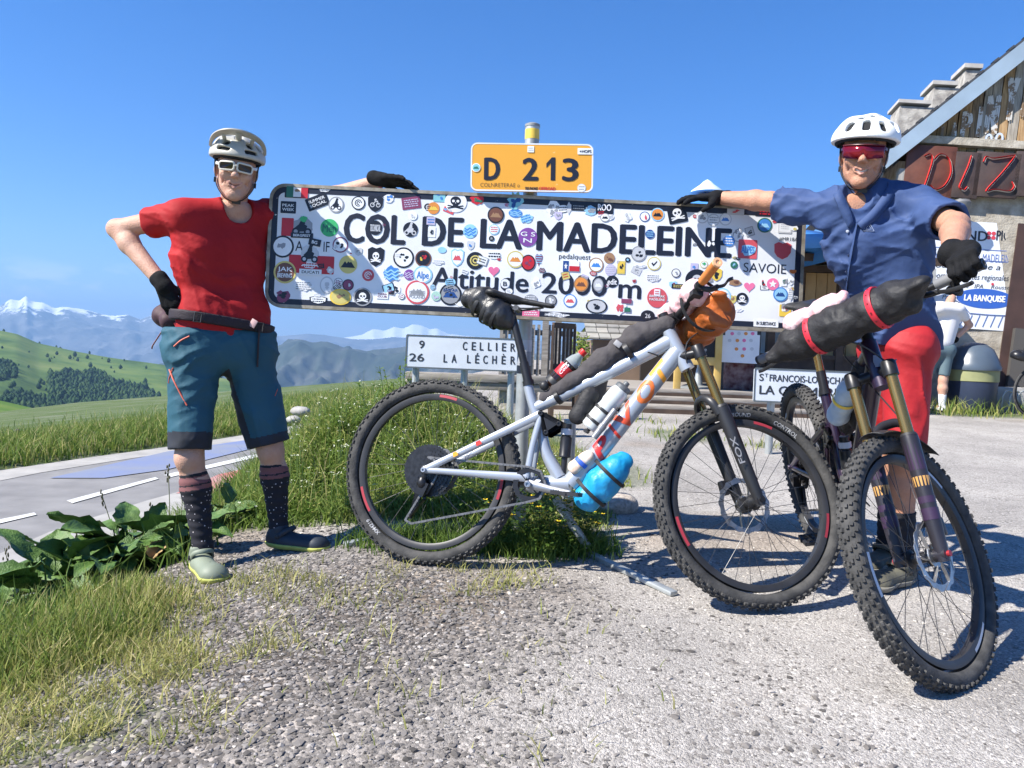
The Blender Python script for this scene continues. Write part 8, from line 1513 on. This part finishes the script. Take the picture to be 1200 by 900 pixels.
for w_ in (('GRAND', 1098, 1157, 280, 12, .02), ('PIC', 1167, 1183, 281.5, 12, .02), ('vous propose a', 1091, 1172, 313, 7, .0, .25), ('emporter specialites regionales', 1084, 1182, 325, 7, 0, .25), ('Blonde   Blanche   IPA    Rousse', 1084, 1183, 335, 5, 0, .2), ('Panier', 1104, 1124, 350, 5, 0, .2)): bword(None, *w_, own=BI)
#, 1098, 1157, 280, 12, .04); bword(mb, 'PIC', 1167, 1183, 281.5, 12, .04); bword(mb, 'vous propose a', 1091, 1172, 313, 7, .0, .25); bword(mb, 'emporter specialites regionales', 1084, 1182, 325, 7, 0, .25); bword(mb, 'Blonde   Blanche   IPA    Rousse', 1084, 1183, 335, 5, 0, .2); bword(mb, 'Panier', 1104, 1124, 350, 5, 0, .2); put(mb.build('lettering', mat('board_ink', (.02, .022, .03), .5), None, smooth=False), bo)
mb = MB(); bword(mb, 'BISTROT DU COL DE LA MADELEINE', 1076, 1186, 303.5, 10, .0); u0, v0 = bw.uv(1076, 288); u1_, v1 = bw.uv(1187, 308); rimband(mb, bw, rrect(u0, v1, u1_, v0, .03), rrect(u0+.012, v1+.012, u1_-.012, v0-.012, .025), .004)
def bpath(mb, pts, r=.006): mb.tube([bw.at(*bw.uv(x, y), .006) for x, y in pts], r, 5)
bpath(mb, [(1082, 358), (1120, 352), (1128, 357), (1136, 367), (1160, 369), (1184, 370)])
for k in range(11): bpath(mb, [(1088+9*k, 380+.4*k), (1094+9*k, 368+.2*k)], .004)
put(mb.build('lettering', mat('board_blue', (.10, .15, .36), .5), None, smooth=False), bo)
mb = MB(); (p0, q0) = bw.uv(1154, 350); pts = [(p0+31*kb*cos(t), q0+11.5*kb*sin(t)) for t in np.linspace(0, 2*pi, 41)[:-1]]; mb.add([bw.at(u, v, .004) for u, v in pts], [tuple(range(40))]); put(mb.build('oval', mat('oval_blue', (.035, .11, .42), .4), None, smooth=False), bo)
mb = MB(); bword(mb, 'LA BANQUISE', 1129, 1178, 352, 7.5, .04, .1)
for v_ in mb.v: pass
mb.v = [tuple(Vector(v_)+bw.n*.004) for v_ in mb.v]; put(mb.build('lettering', M_SIGNW, None, smooth=False), bo)
mb = MB(); (p0, q0) = bw.uv(1161.5, 276)
for a in range(4): cx_, cy_ = p0+.045*cos(pi/4+a*pi/2), q0+.045*sin(pi/4+a*pi/2); mb.add([bw.at(cx_+.03*cos(t), cy_+.03*sin(t), .004) for t in np.linspace(0, 2*pi, 13)[:-1]], [tuple(range(12))])
(p0, q0) = bw.uv(1163, 333); mb.add([bw.at(p0+.02*cos(t), q0+.02*sin(t), .005) for t in np.linspace(0, 2*pi, 13)[:-1]], [tuple(range(12))]); put(mb.build('emblem', mat('emblem_red', (.55, .05, .07), .5), None, smooth=False), bo)
# dark door post at the right, lamp above the board
mb = MB(); wbox(mb, 1186, 385, 1192, 500, .02, .12); put(mb.build('door_post', mat('dark_post', (.07, .065, .06), .8), None, smooth=False), rest); mb = MB(); wbox(mb, 1193, 262, 1260, 500, .0, .03); put(mb.build('door', mat('dark_door', (.05, .025, .02), .7, var=.2, vscale=5), None, smooth=False), rest)
mb = MB(); c = wall.at(*wu(1119, 247), .25); mb.lathe([(.05, 0), (.11, .06), (.13, .16), (.10, .2), (0, .21)], 16, c-Vector((0, 0, .1))); mb.tube([c+Vector((0, .25, .05)), c+Vector((0, .05, .12)), c+Vector((0, 0, .1))], .018, 8); put(mb.build('wall_lamp', mat('lamp_grey', (.20, .20, .20), .5, .4), None), rest)
# ------------------------------------------------------------ bin, rack, third bicycle
bc_ = GP(1138, 468); bc_.y = max(bc_.y, 9.3); bd_ = 10.3; bc_ = P(1138, 466, bd_); bc_.z = gzf(bc_.x, bc_.y)
bn_ = tag(empty('waste_container', bc_), 'dark blue domed waste container with a yellow band in front of the wall', 'container'); hB = (P(1138, 401, bd_).z-bc_.z)
mb = MB(); mb.lathe([(.27, 0), (.29, .03), (.30, hB*.40), (.305, hB*.44)], 32); mb.build('body', mat('bin_blue', (.028, .040, .075), .45, var=.1, vscale=4), bn_); mb = MB(); mb.lathe([(.306, hB*.44), (.312, hB*.445), (.312, hB*.60), (.306, hB*.605)], 32); mb.build('band', mat('bin_yellow', (.27, .28, .13), .6, var=.15, vscale=5), bn_)
mb = MB(); mb.lathe([(.33, hB*.60), (.335, hB*.64), (.31, hB*.70), (.285, hB*.78), (.23, hB*.90), (.13, hB*.98), (0, hB)], 32); mb.build('lid', mat('bin_lid', (.075, .10, .13), .35, var=.08, vscale=4), bn_)
rk = P(1186, 475, 10.4); rk.z = gzf(rk.x, rk.y); ra_ = tag(empty('bicycle_rack', rk), 'low galvanised bicycle rack on a concrete block beside the wall', 'rack')
mb = MB(); mb.box((.1, .15, .17), (.55, .2, .34)); mb.build('block', mat('cap_concrete', (0, 0, 0)), ra_, bevel=.01)
for k in range(3): mb = MB(); mb.tube(catmull([(-.2+.1*k, -.1, 0), (-.2+.1*k, -.1, .22), (-.12+.1*k, -.1, .30), (-.04+.1*k, -.1, .22), (.0+.1*k, -.1, 0)], 4), .013, 7); mb.build('hoop', M_GALV, ra_)
TB = empty('road_bicycle', M=Matrix.Translation(P(1216, 452, 9.6)) @ Matrix.Rotation(RAD(8), 4, 'Z')); tag(TB, 'black road bicycle parked by the doorway with a helmet hung on its bars', 'bicycle'); TB.location.z = gzf(TB.location.x, TB.location.y)+.335; bpy.context.view_layer.update()
for nm, xx in (('front_wheel', 0.), ('rear_wheel', .99)):
    mb = MB(); c_ = [(.322*cos(t), 0, .322*sin(t)) for t in np.linspace(0, 2*pi, 41)[:-1]]; mb.tube(c_, .014, 8, closed=True); w_ = mb.build(nm, M_TYRE, TB); w_.location = (xx, 0, 0); mb = MB(); mb.tube([(.30*cos(t), 0, .30*sin(t)) for t in np.linspace(0, 2*pi, 41)[:-1]], [(.008, .014)]*40, 6, closed=True, up=(0, 1, 0)); mb.build('rim', M_BLK, w_); mb = MB()
    for k in range(24): a = 2*pi*k/24; mb.tube([(.02*cos(a+.5), (.03 if k % 2 else -.03), .02*sin(a+.5)), (.3*cos(a), 0, .3*sin(a))], .0012, 4)
    tag(mb.build('spokes', M_DSTEEL, w_), kind='stuff')
mb = MB(); H_, S_, BB_, T_3 = Vector((.20, 0, .54)), Vector((.72, 0, .56)), Vector((.58, 0, -.07)), Vector((.99, 0, 0)); 
for a, b, r_ in ((Vector((.12, 0, .38)), H_, .02), (H_, S_, .015), (Vector((.14, 0, .42)), BB_, .018), (S_, BB_, .016), (S_, T_3, .009), (BB_, T_3, .010), (Vector((.12, 0, .38)), Vector((0, 0, 0)), .012), (S_, S_+Vector((.04, 0, .12)), .012)): mb.tube([a, b], r_, 10)
mb.build('frame', M_BLK, TB); mb = MB(); mb.tube(catmull([(.10, -.21, .56), (.0, -.21, .60), (-.03, -.20, .52), (.06, -.2, .47)], 4), .014, 8); mb.tube(catmull([(.10, .21, .56), (.0, .21, .60), (-.03, .20, .52), (.06, .2, .47)], 4), .014, 8); mb.tube([(.11, -.21, .57), (.14, 0, .57), (.11, .21, .57)], .013, 8); mb.build('handlebar', M_BLKP, TB); mb = MB(); mb.ball((.76, 0, .70), (.14, .06, .03), 12); mb.build('saddle', M_BLKP, TB)
s = SDF((-.16, -.17, -.1), (.16, .17, .12), .007); s.ell((0, 0, 0), (.13, .10, .085), k=0); s.ell((0, 0, -.02), (.11, .085, .075), k=.002, op='s'); s.cut((0, 0, -.045), (0, 0, -1))
for a in (-.06, 0, .06): s.box((a, 0, .05), (.012, .05, .06), k=.004, op='s')
hh_ = s.build('helmet', mat('helmet_black', (.015, .015, .017), .35), None, 1); hh_.location = P(1196, 418, 9.5); hh_.rotation_euler = (.3, .2, .2); tag(hh_, 'black cycling helmet hanging on the bars of the road bicycle', 'helmet')
# ------------------------------------------------------------ terrace behind the sign
M_GREYW = mat('weathered_wood', (.20, .175, .15), .9, c2=(.36, .33, .29), vscale=7, stretch=(.6, 6, 6), bump=.25, bscale=30); M_DARKW = mat('dark_wood', (.055, .035, .025), .8, c2=(.10, .065, .045), vscale=7); M_HONEY = mat('honey_wood', (.42, .24, .09), .6, c2=(.55, .34, .14), vscale=6, stretch=(1, 1, .4))
def planks_dev(root, a, b, n, w, t, m, nm='plank'):
    for k in range(n):
        p_ = a.lerp(b, (k+.5)/n); yield k, p_
dk = tag(empty('wooden_deck', P(820, 470, 9.0)), 'weathered plank deck with steps in front of the bar stall', 'deck'); bpy.context.view_layer.update()
zb = gzf(2.2, 9.2)
for row, (z_, y0, y1) in enumerate(((.06, 8.75, 9.05), (.14, 9.05, 9.35), (.22, 9.35, 12.2))):
    y = y0
    while y < y1-.05: mb = MB(); mb.box((2.1+random.uniform(-.03, .03), y+.07, zb+z_), (3.4, .135, .045)); put(mb.build('plank', M_GREYW, None, bevel=.006), dk); y += .145
    mb = MB(); mb.box((2.1, y0+.012, zb+z_-.055), (3.36, .02, .07)); put(mb.build('riser', M_DARKW, None, smooth=False), dk)
# bar stall: dark canopy, posts, counter, back wall
def PZ(px, py, d): return P(px, py, d)
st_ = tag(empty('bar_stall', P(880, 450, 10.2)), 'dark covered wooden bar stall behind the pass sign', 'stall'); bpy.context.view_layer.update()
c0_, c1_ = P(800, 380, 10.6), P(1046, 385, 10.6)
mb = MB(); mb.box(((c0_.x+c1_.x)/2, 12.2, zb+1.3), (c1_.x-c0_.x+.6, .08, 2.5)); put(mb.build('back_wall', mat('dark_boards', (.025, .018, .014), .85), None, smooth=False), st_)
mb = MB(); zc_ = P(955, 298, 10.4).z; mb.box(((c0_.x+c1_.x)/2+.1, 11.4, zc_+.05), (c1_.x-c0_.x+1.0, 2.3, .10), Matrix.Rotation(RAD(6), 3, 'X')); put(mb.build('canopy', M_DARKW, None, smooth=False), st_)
for px in (812, 900, 980, 1040): a = P(px, 450, 10.5); mb = MB(); mb.box((a.x, a.y, (zb+.2+zc_)/2), (.10, .10, zc_-zb-.2)); put(mb.build('post', M_DARKW, None, smooth=False), st_)
a = P(905, 425, 10.7); mb = MB(); mb.box((a.x+.3, a.y, zb+.7), (1.9, .5, .06)); mb.box((a.x+.3, a.y-.2, zb+.45), (1.85, .05, .5)); put(mb.build('counter', M_DARKW, None, smooth=False), st_)
dA, dB = P(952, 318, 10.9), P(969, 362, 10.9); mb = MB()
dr_ = tag(empty('wooden_door', (dA.x, dA.y, zb+.25)), 'honey coloured plank door in a dark frame beside the bar stall', 'door'); bpy.context.view_layer.update(); wd = .95; x0_ = dA.x-.12
for k in range(5): mb = MB(); mb.box((x0_+.09+k*.155, dA.y-.03, (dA.z+zb+.25)/2), (.148, .03, dA.z-zb-.30)); put(mb.build('plank', M_HONEY, None, bevel=.004), dr_)
mb = MB(); mb.box((x0_-.05, dA.y-.02, (dA.z+zb+.3)/2), (.09, .1, dA.z-zb-.1)); mb.box((x0_+wd-.1, dA.y-.02, (dA.z+zb+.3)/2), (.09, .1, dA.z-zb-.1)); mb.box((x0_+.37, dA.y-.02, dA.z+.03), (.75, .1, .09)); put(mb.build('door_frame', M_DARKW, None, smooth=False), dr_)
wa = P(946, 340, 11.1); mb = MB(); mb.box((wa.x+.6, wa.y+.15, zb+1.1), (2.6, .1, 1.9)); put(mb.build('side_wall', mat('pale_render', (.48, .47, .44), .9, var=.1, vscale=4), None, smooth=False), st_)
# menu easel and price board
ez = tag(empty('menu_easel', P(818, 450, 9.6)), 'blackboard menu in a yellow wooden easel frame', 'easel'); bpy.context.view_layer.update(); a, b = P(796, 372, 9.6), P(840, 452, 9.6)
mb = MB(); ztop, zbot = a.z, zb+.24
for xx in (a.x, b.x): mb.box((xx, 9.6, (ztop+zbot)/2), (.085, .05, ztop-zbot))
for zz in (ztop-.04, P(820, 423, 9.6).z, ): mb.box(((a.x+b.x)/2, 9.597, zz), (b.x-a.x-.08, .05, .10))
put(mb.build('frame', mat('yellow_wood', (.55, .35, .08), .6, c2=(.66, .46, .16), vscale=5), None, bevel=.004), ez)
mb = MB(); z1 = P(820, 420, 9.6).z; mb.box(((a.x+b.x)/2, 9.61, (ztop+z1)/2), (b.x-a.x-.08, .02, ztop-z1-.05)); put(mb.build('blackboard', mat('slate', (.020, .022, .024), .8), None, smooth=False), ez); mb = MB(); pl = Plane((800, 395), (838, 397), (800, 420), 9.58)
for k, (s_, x0, x1) in enumerate((('Menu du jour', 803, 832), ('12 e', 803, 812), ('Tarte', 815, 828))): text_on(mb, s_, P(x0, (400, 411, 411)[k], 9.59), Vector((1, 0, 0)), Vector((0, 0, 1)), .045, fit=(x1-x0)*9.59/900, lift=.003)
put(mb.build('lettering', mat('chalk', (.6, .6, .6), .9), None, smooth=False), ez)
pb = tag(empty('price_board', P(866, 450, 9.7)), 'white ice cream price board on a dark stand', 'board'); bpy.context.view_layer.update(); pl = Plane((843, 385), (891, 387.5), (842, 424), 9.7)
mb = MB(); q = rrect(0, -pl.H, pl.W, 0, .01); n_ = len(q); mb.add([pl.at(u, v, -.03) for u, v in q]+[pl.at(u, v, 0) for u, v in q], [tuple(range(n_, 2*n_))]+[(j, (j+1) % n_, n_+(j+1) % n_, n_+j) for j in range(n_)]); pn = put(mb.build('panel', M_SIGNW, None, smooth=False), pb)
mb = MB(); ci = 0
for yy, xs_ in ((391, (858, 866, 874, 882)), (399, (855, 864, 872, 880)), (409, (863, 872, 881)), (417, (870,))):
    for xx in xs_:
        mb.cm = ci % 3; ci += 1; u, v = pl.uv(xx, yy); mb.add([pl.at(u+.024*cos(t), v+.022*sin(t), .003) for t in np.linspace(0, 2*pi, 11)[:-1]], [tuple(range(10))])
tag(put(mb.build('pictures', [SM('P'), SM('A'), SM('o')], None, smooth=False), pb), kind='stuff')
for xx in (846, 888): q_ = P(xx, 424, 9.72); mb = MB(); mb.box((q_.x, q_.y+.02, (q_.z+zb+.3)/2+.3), (.05, .05, q_.z-zb+.4)); put(mb.build('leg', M_BLKP, None, smooth=False), pb)
cr_ = P(865, 441, 10.0); mb = MB(); mb.box((cr_.x, cr_.y, zb+.42), (.42, .3, .36)); tag(mb.build('drinks_crate', mat('crate_red', (.10, .012, .014), .6, c2=(.30, .2, .18), vscale=14), bevel=.02), 'dark red drinks crate under the price board', 'crate')
# fence, tables and hut left of the stall
fn = tag(empty('slatted_fence', P(650, 450, 8.6)), 'grey slatted wooden terrace fence behind the sign post', 'fence'); bpy.context.view_layer.update(); zf = gzf(.4, 8.6)
fa, fb_ = P(588, 380, 8.6), P(674, 381, 8.9)
for k in range(15):
    p_ = fa.lerp(fb_, k/14); mb = MB(); mb.box((p_.x, p_.y, (p_.z+zf)/2), (.035, .02, p_.z-zf)); put(mb.build('slat', M_GREYW, None, smooth=False), fn)
for t_ in (.02, .55): z_ = zf+(fa.z-zf)*(.92 if t_ < .1 else .45); mb = MB(); mb.box(((fa.x+fb_.x)/2, (fa.y+fb_.y)/2+.03, z_), (fb_.x-fa.x+.05, .03, .06), Matrix.Rotation(math.atan2(fb_.y-fa.y, fb_.x-fa.x), 3, 'Z')); put(mb.build('rail', M_GREYW, None, smooth=False), fn)
for px in (590, 640, 655): p_ = P(px, 376, 8.7); mb = MB(); mb.box((p_.x, p_.y+.08, (p_.z+zf)/2), (.07, .07, p_.z-zf)); put(mb.build('post', M_GREYW, None, smooth=False), fn)
ch_ = tag(empty('garden_chair', P(665, 455, 8.2)), 'dark slatted garden chair turned toward the terrace', 'chair'); bpy.context.view_layer.update(); a, b = P(648, 381, 8.2), P(674, 383, 8.4); zg = gzf(a.x, a.y)
for k in range(7): p_ = a.lerp(b, k/6); mb = MB(); mb.box((p_.x, p_.y, (p_.z+zg+.35)/2), (.026, .02, p_.z-zg-.35)); put(mb.build('slat', M_DARKW, None, smooth=False), ch_)
for z_ in (a.z, zg+.52): mb = MB(); mb.box(((a.x+b.x)/2, (a.y+b.y)/2, z_), (b.x-a.x+.06, .035, .06), Matrix.Rotation(math.atan2(b.y-a.y, b.x-a.x), 3, 'Z')); put(mb.build('rail', M_DARKW, None, smooth=False), ch_)
mb = MB(); mb.box(((a.x+b.x)/2, a.y-.2, zg+.40), (b.x-a.x+.06, .42, .04)); put(mb.build('seat', M_DARKW, None, smooth=False), ch_)
for xx in (a.x, b.x):
    for yy in (a.y, a.y-.38): mb = MB(); mb.box((xx, yy, zg+.2), (.04, .04, .4)); put(mb.build('leg', M_DARKW, None, smooth=False), ch_)
# small hut with a shingle roof
hu = tag(empty('shingled_hut', P(730, 440, 13)), 'small hut with a grey shingle roof beyond the terrace', 'hut'); bpy.context.view_layer.update(); r0_, r1_ = P(675, 397, 13), P(815, 402, 13); t0_ = P(700, 376, 14.2)
mb = MB(); mb.box(((r0_.x+r1_.x)/2+.3, 14.2, (r0_.z+zb)/2), (r1_.x-r0_.x, 2.2, r0_.z-zb)); put(mb.build('wall', mat('hut_wall', (.20, .14, .10), .9, var=.2, vscale=3), None, smooth=False), hu)
rows = 6; M_SH = [mat('shingle_%d' % i, c, .85, var=.12, vscale=5) for i, c in enumerate([(.30, .29, .26), (.24, .23, .21), (.35, .33, .29)])]; rid = Vector((r0_.x+.55, 14.3, t0_.z+.25)); rz = rid.z-r0_.z
for rr_ in range(rows):
    t0, t1 = rr_/rows, (rr_+1.25)/rows; x = 0; xl0 = r0_.x+(rid.x-r0_.x)*t0
    wtot = r1_.x+.6-xl0; nsh = max(4, int(wtot/.19))
    for k in range(nsh):
        xa = xl0+wtot*(k+.5*(rr_ % 2))/nsh; wsh = wtot/nsh*.93; ya, yb_ = r0_.y+(rid.y-r0_.y)*t0, r0_.y+(rid.y-r0_.y)*t1; za, zb_ = r0_.z+rz*t0+.03+.01*random.random(), r0_.z+rz*t1
        mb = MB(); mb.add([(xa, ya, za), (xa+wsh, ya, za), (xa+wsh, yb_, zb_), (xa, yb_, zb_), (xa, ya, za-.025), (xa+wsh, ya, za-.025)], [(0, 1, 2, 3), (4, 5, 1, 0), (1, 5, 2), (0, 3, 4)]); put(mb.build('shingle', random.choice(M_SH), None, smooth=False), hu)
mb = MB(); mb.add([(r0_.x-.02, r0_.y, r0_.z), (r1_.x+.7, r0_.y, r0_.z), (r1_.x+.7, rid.y, rid.z), (rid.x, rid.y, rid.z)], [(0, 1, 2, 3)]); put(mb.build('roof', M_ROOFE, None, smooth=False), hu)
# agave-like plant in a pot and yellow shrub by the hut
ag = P(697, 420, 8.0); ag.z = gzf(ag.x, ag.y); agr = tag(empty('potted_agave', ag), 'pale blue-green agave in a dark pot on the terrace', 'plant'); zt = P(697, 408, 8.0).z-ag.z; mb = MB(); mb.lathe([(.10, 0), (.14, zt*.5), (.15, zt*.55), (.12, zt*.55)], 16); mb.build('pot', M_BLKP, agr); M_AG = mat('agave_leaf', (.20, .34, .30), .6)
for k in range(16): a = 2.4*k; e_2 = .3+.9*(k/16); mb = MB(); L_ = .22; d = Vector((cos(a)*cos(e_2), sin(a)*cos(e_2), sin(e_2))); mb.tube([Vector((0, 0, zt*.55)), Vector((0, 0, zt*.55))+d*L_*.5, Vector((0, 0, zt*.55))+d*L_], [(.02, .006), (.024, .006), (.002, .002)], 6); mb.build('leaf', M_AG, agr)
sh_ = P(679, 400, 9.4); g_ = gzf(sh_.x, sh_.y); shb = tag(empty('garden_shrub', (sh_.x, sh_.y, g_)), 'yellow-green shrub growing beside the shingled hut', 'shrub'); lv, lf = [], []
for k in range(420):
    d = RNG.normal(size=3); d /= np.linalg.norm(d); c = np.array((0, 0, sh_.z-g_-.10))+d*np.array((.16, .16, .24))*RNG.random()**.4; n2 = RNG.normal(size=3); n2 /= np.linalg.norm(n2); t2 = np.cross(n2, d); t2 /= np.linalg.norm(t2)+1e-9; o_ = len(lv); lv += [c, c+n2*.025+t2*.015, c+n2*.05, c+n2*.025-t2*.015]; lf.append((o_, o_+1, o_+2, o_+3))
l1 = npmesh('foliage', np.array(lv), np.array(lf), M_GRASS, shb, smooth=False); set_tint(l1, RNG.uniform(.4, .8, len(lv))); mb = MB()
for k in range(5): mb.tube([(0, 0, 0), (.08*cos(k*1.3), .08*sin(k*1.3), sh_.z-g_)], .008, 5)
mb.build('stem', M_STEM, shb)
# timber beam on a stone pier behind the distance sign
bm_ = tag(empty('terrace_beam', P(545, 445, 7.0)), 'weathered timber beam on a stone pier below the distance sign', 'beam'); bpy.context.view_layer.update(); a, b = P(476, 437, 7.0), P(640, 444, 7.0)
for k in range(2): mb = MB(); mb.box(((a.x+b.x)/2, a.y+.02*k, a.z-.02-.075*k), (b.x-a.x, .12, .068)); put(mb.build('beam', M_GREYW, None, bevel=.006), bm_)
for px in (490, 600): q_ = P(px, 440, 7.05); mb = MB(); mb.box((q_.x, q_.y+.06, q_.z-.35), (.22, .2, .7)); put(mb.build('pier', M_STONE2, None, bevel=.02), bm_)
# parasol
ap = P(829, 212, 9.9); R_p = 1.62; zr = P(965, 290, 9.9).z; pr_ = tag(empty('blue_parasol', (ap.x, ap.y, zb+.2)), 'bright blue parasol with a pale cap rising behind the pass sign', 'parasol'); bpy.context.view_layer.update(); M_PAR = mat('parasol_blue', (.04, .20, .52), .7, var=.06, vscale=3); H0 = ap.z-zb-.2; He = zr-zb-.2
for k in range(8):
    a0, a1 = 2*pi*k/8, 2*pi*(k+1)/8; vs_, fs_ = [], []; n_ = 6
    for i in range(n_+1):
        t = i/n_; r_ = R_p*t; z_ = H0-.12-(H0-.12-He)*t-.10*math.sin(pi*t)
        for j in range(5): s_2 = j/4; p0, p1 = Vector((r_*cos(a0), r_*sin(a0), z_)), Vector((r_*cos(a1), r_*sin(a1), z_)); q_ = p0.lerp(p1, s_2); q_.z -= .05*t*math.sin(pi*s_2); vs_.append(q_)
    for i in range(n_):
        for j in range(4): o_ = i*5+j; fs_.append((o_, o_+5, o_+6, o_+1))
    e_o = len(vs_); 
    for j in range(5): vs_.append(vs_[n_*5+j]-Vector((0, 0, .16)))
    for j in range(4): fs_.append((n_*5+j, e_o+j, e_o+j+1, n_*5+j+1))
    mb = MB(); mb.add(vs_, fs_); o = mb.build('canopy_panel', M_PAR, pr_); o.modifiers.new('t', 'SOLIDIFY').thickness = .004
mb = MB(); mb.lathe([(.0, H0+.02), (.05, H0-.01), (.09, H0-.05), (.20, H0-.13), (.21, H0-.15)], 20); mb.build('cap', mat('parasol_cap', (.55, .66, .74), .6), pr_); mb = MB(); mb.tube([(0, 0, 0), (0, 0, H0-.02)], .025, 12); mb.build('pole', M_GALV, pr_); mb = MB(); mb.lathe([(.3, 0), (.3, .05), (.06, .08), (.03, .3)], 20); mb.build('base', M_GALV, pr_)
# fence along the far side of the road
for i, (px, py, d) in enumerate(((118, 496, 14.5), (20, 503, 13.2), (205, 489, 17.5), (160, 492, 16))):
    a = P(px, py, d); g_ = gzf(a.x, a.y)-.1; mb = MB(); mb.tube([(a.x, a.y, g_), (a.x, a.y, a.z-.012), (a.x, a.y, a.z)], [.035, .035, .03], 8); tag(mb.build('fence_post', mat('grey_post', (.17, .15, .13), .9, var=.2, vscale=8)), 'weathered grey wooden fence post in the roadside grass', 'fence post', 'posts along the meadow')
w0 = [P(px, py+3, d) for px, py, d in ((-60, 508, 12.4), (20, 503, 13.2), (118, 496, 14.5), (160, 492, 16), (205, 489, 17.5), (300, 482, 20))]; mb = MB(); mb.tube(w0, .003, 5); tag(mb.build('fence_wire', M_DSTEEL), 'thin wire strung between the roadside fence posts', 'wire')
# pale rocks on the bank by the road
for px, py, d, sz_ in ((352, 482, 6.3, .09), (344, 492, 6.1, .07)):
    s = SDF((-.25, -.2, -.15), (.25, .2, .2), .012); s.ell((0, 0, 0), (sz_, sz_*.8, sz_*.6), k=0); s.disp(lambda x, y, z: .06*(fbm(x*7+px, y*7, z*7, o=4)-.5)); o = s.build('rock', mat('pale_limestone', (.28, .27, .25), .9, c2=(.42, .40, .37), vscale=12, bump=.4, bscale=30), None, 1); q_ = P(px, py, d); o.location = q_; tag(o, ('larger' if sz_ > .08 else 'smaller')+' pale limestone rock on the bank top beside the road', 'rock', 'rocks on the bank')
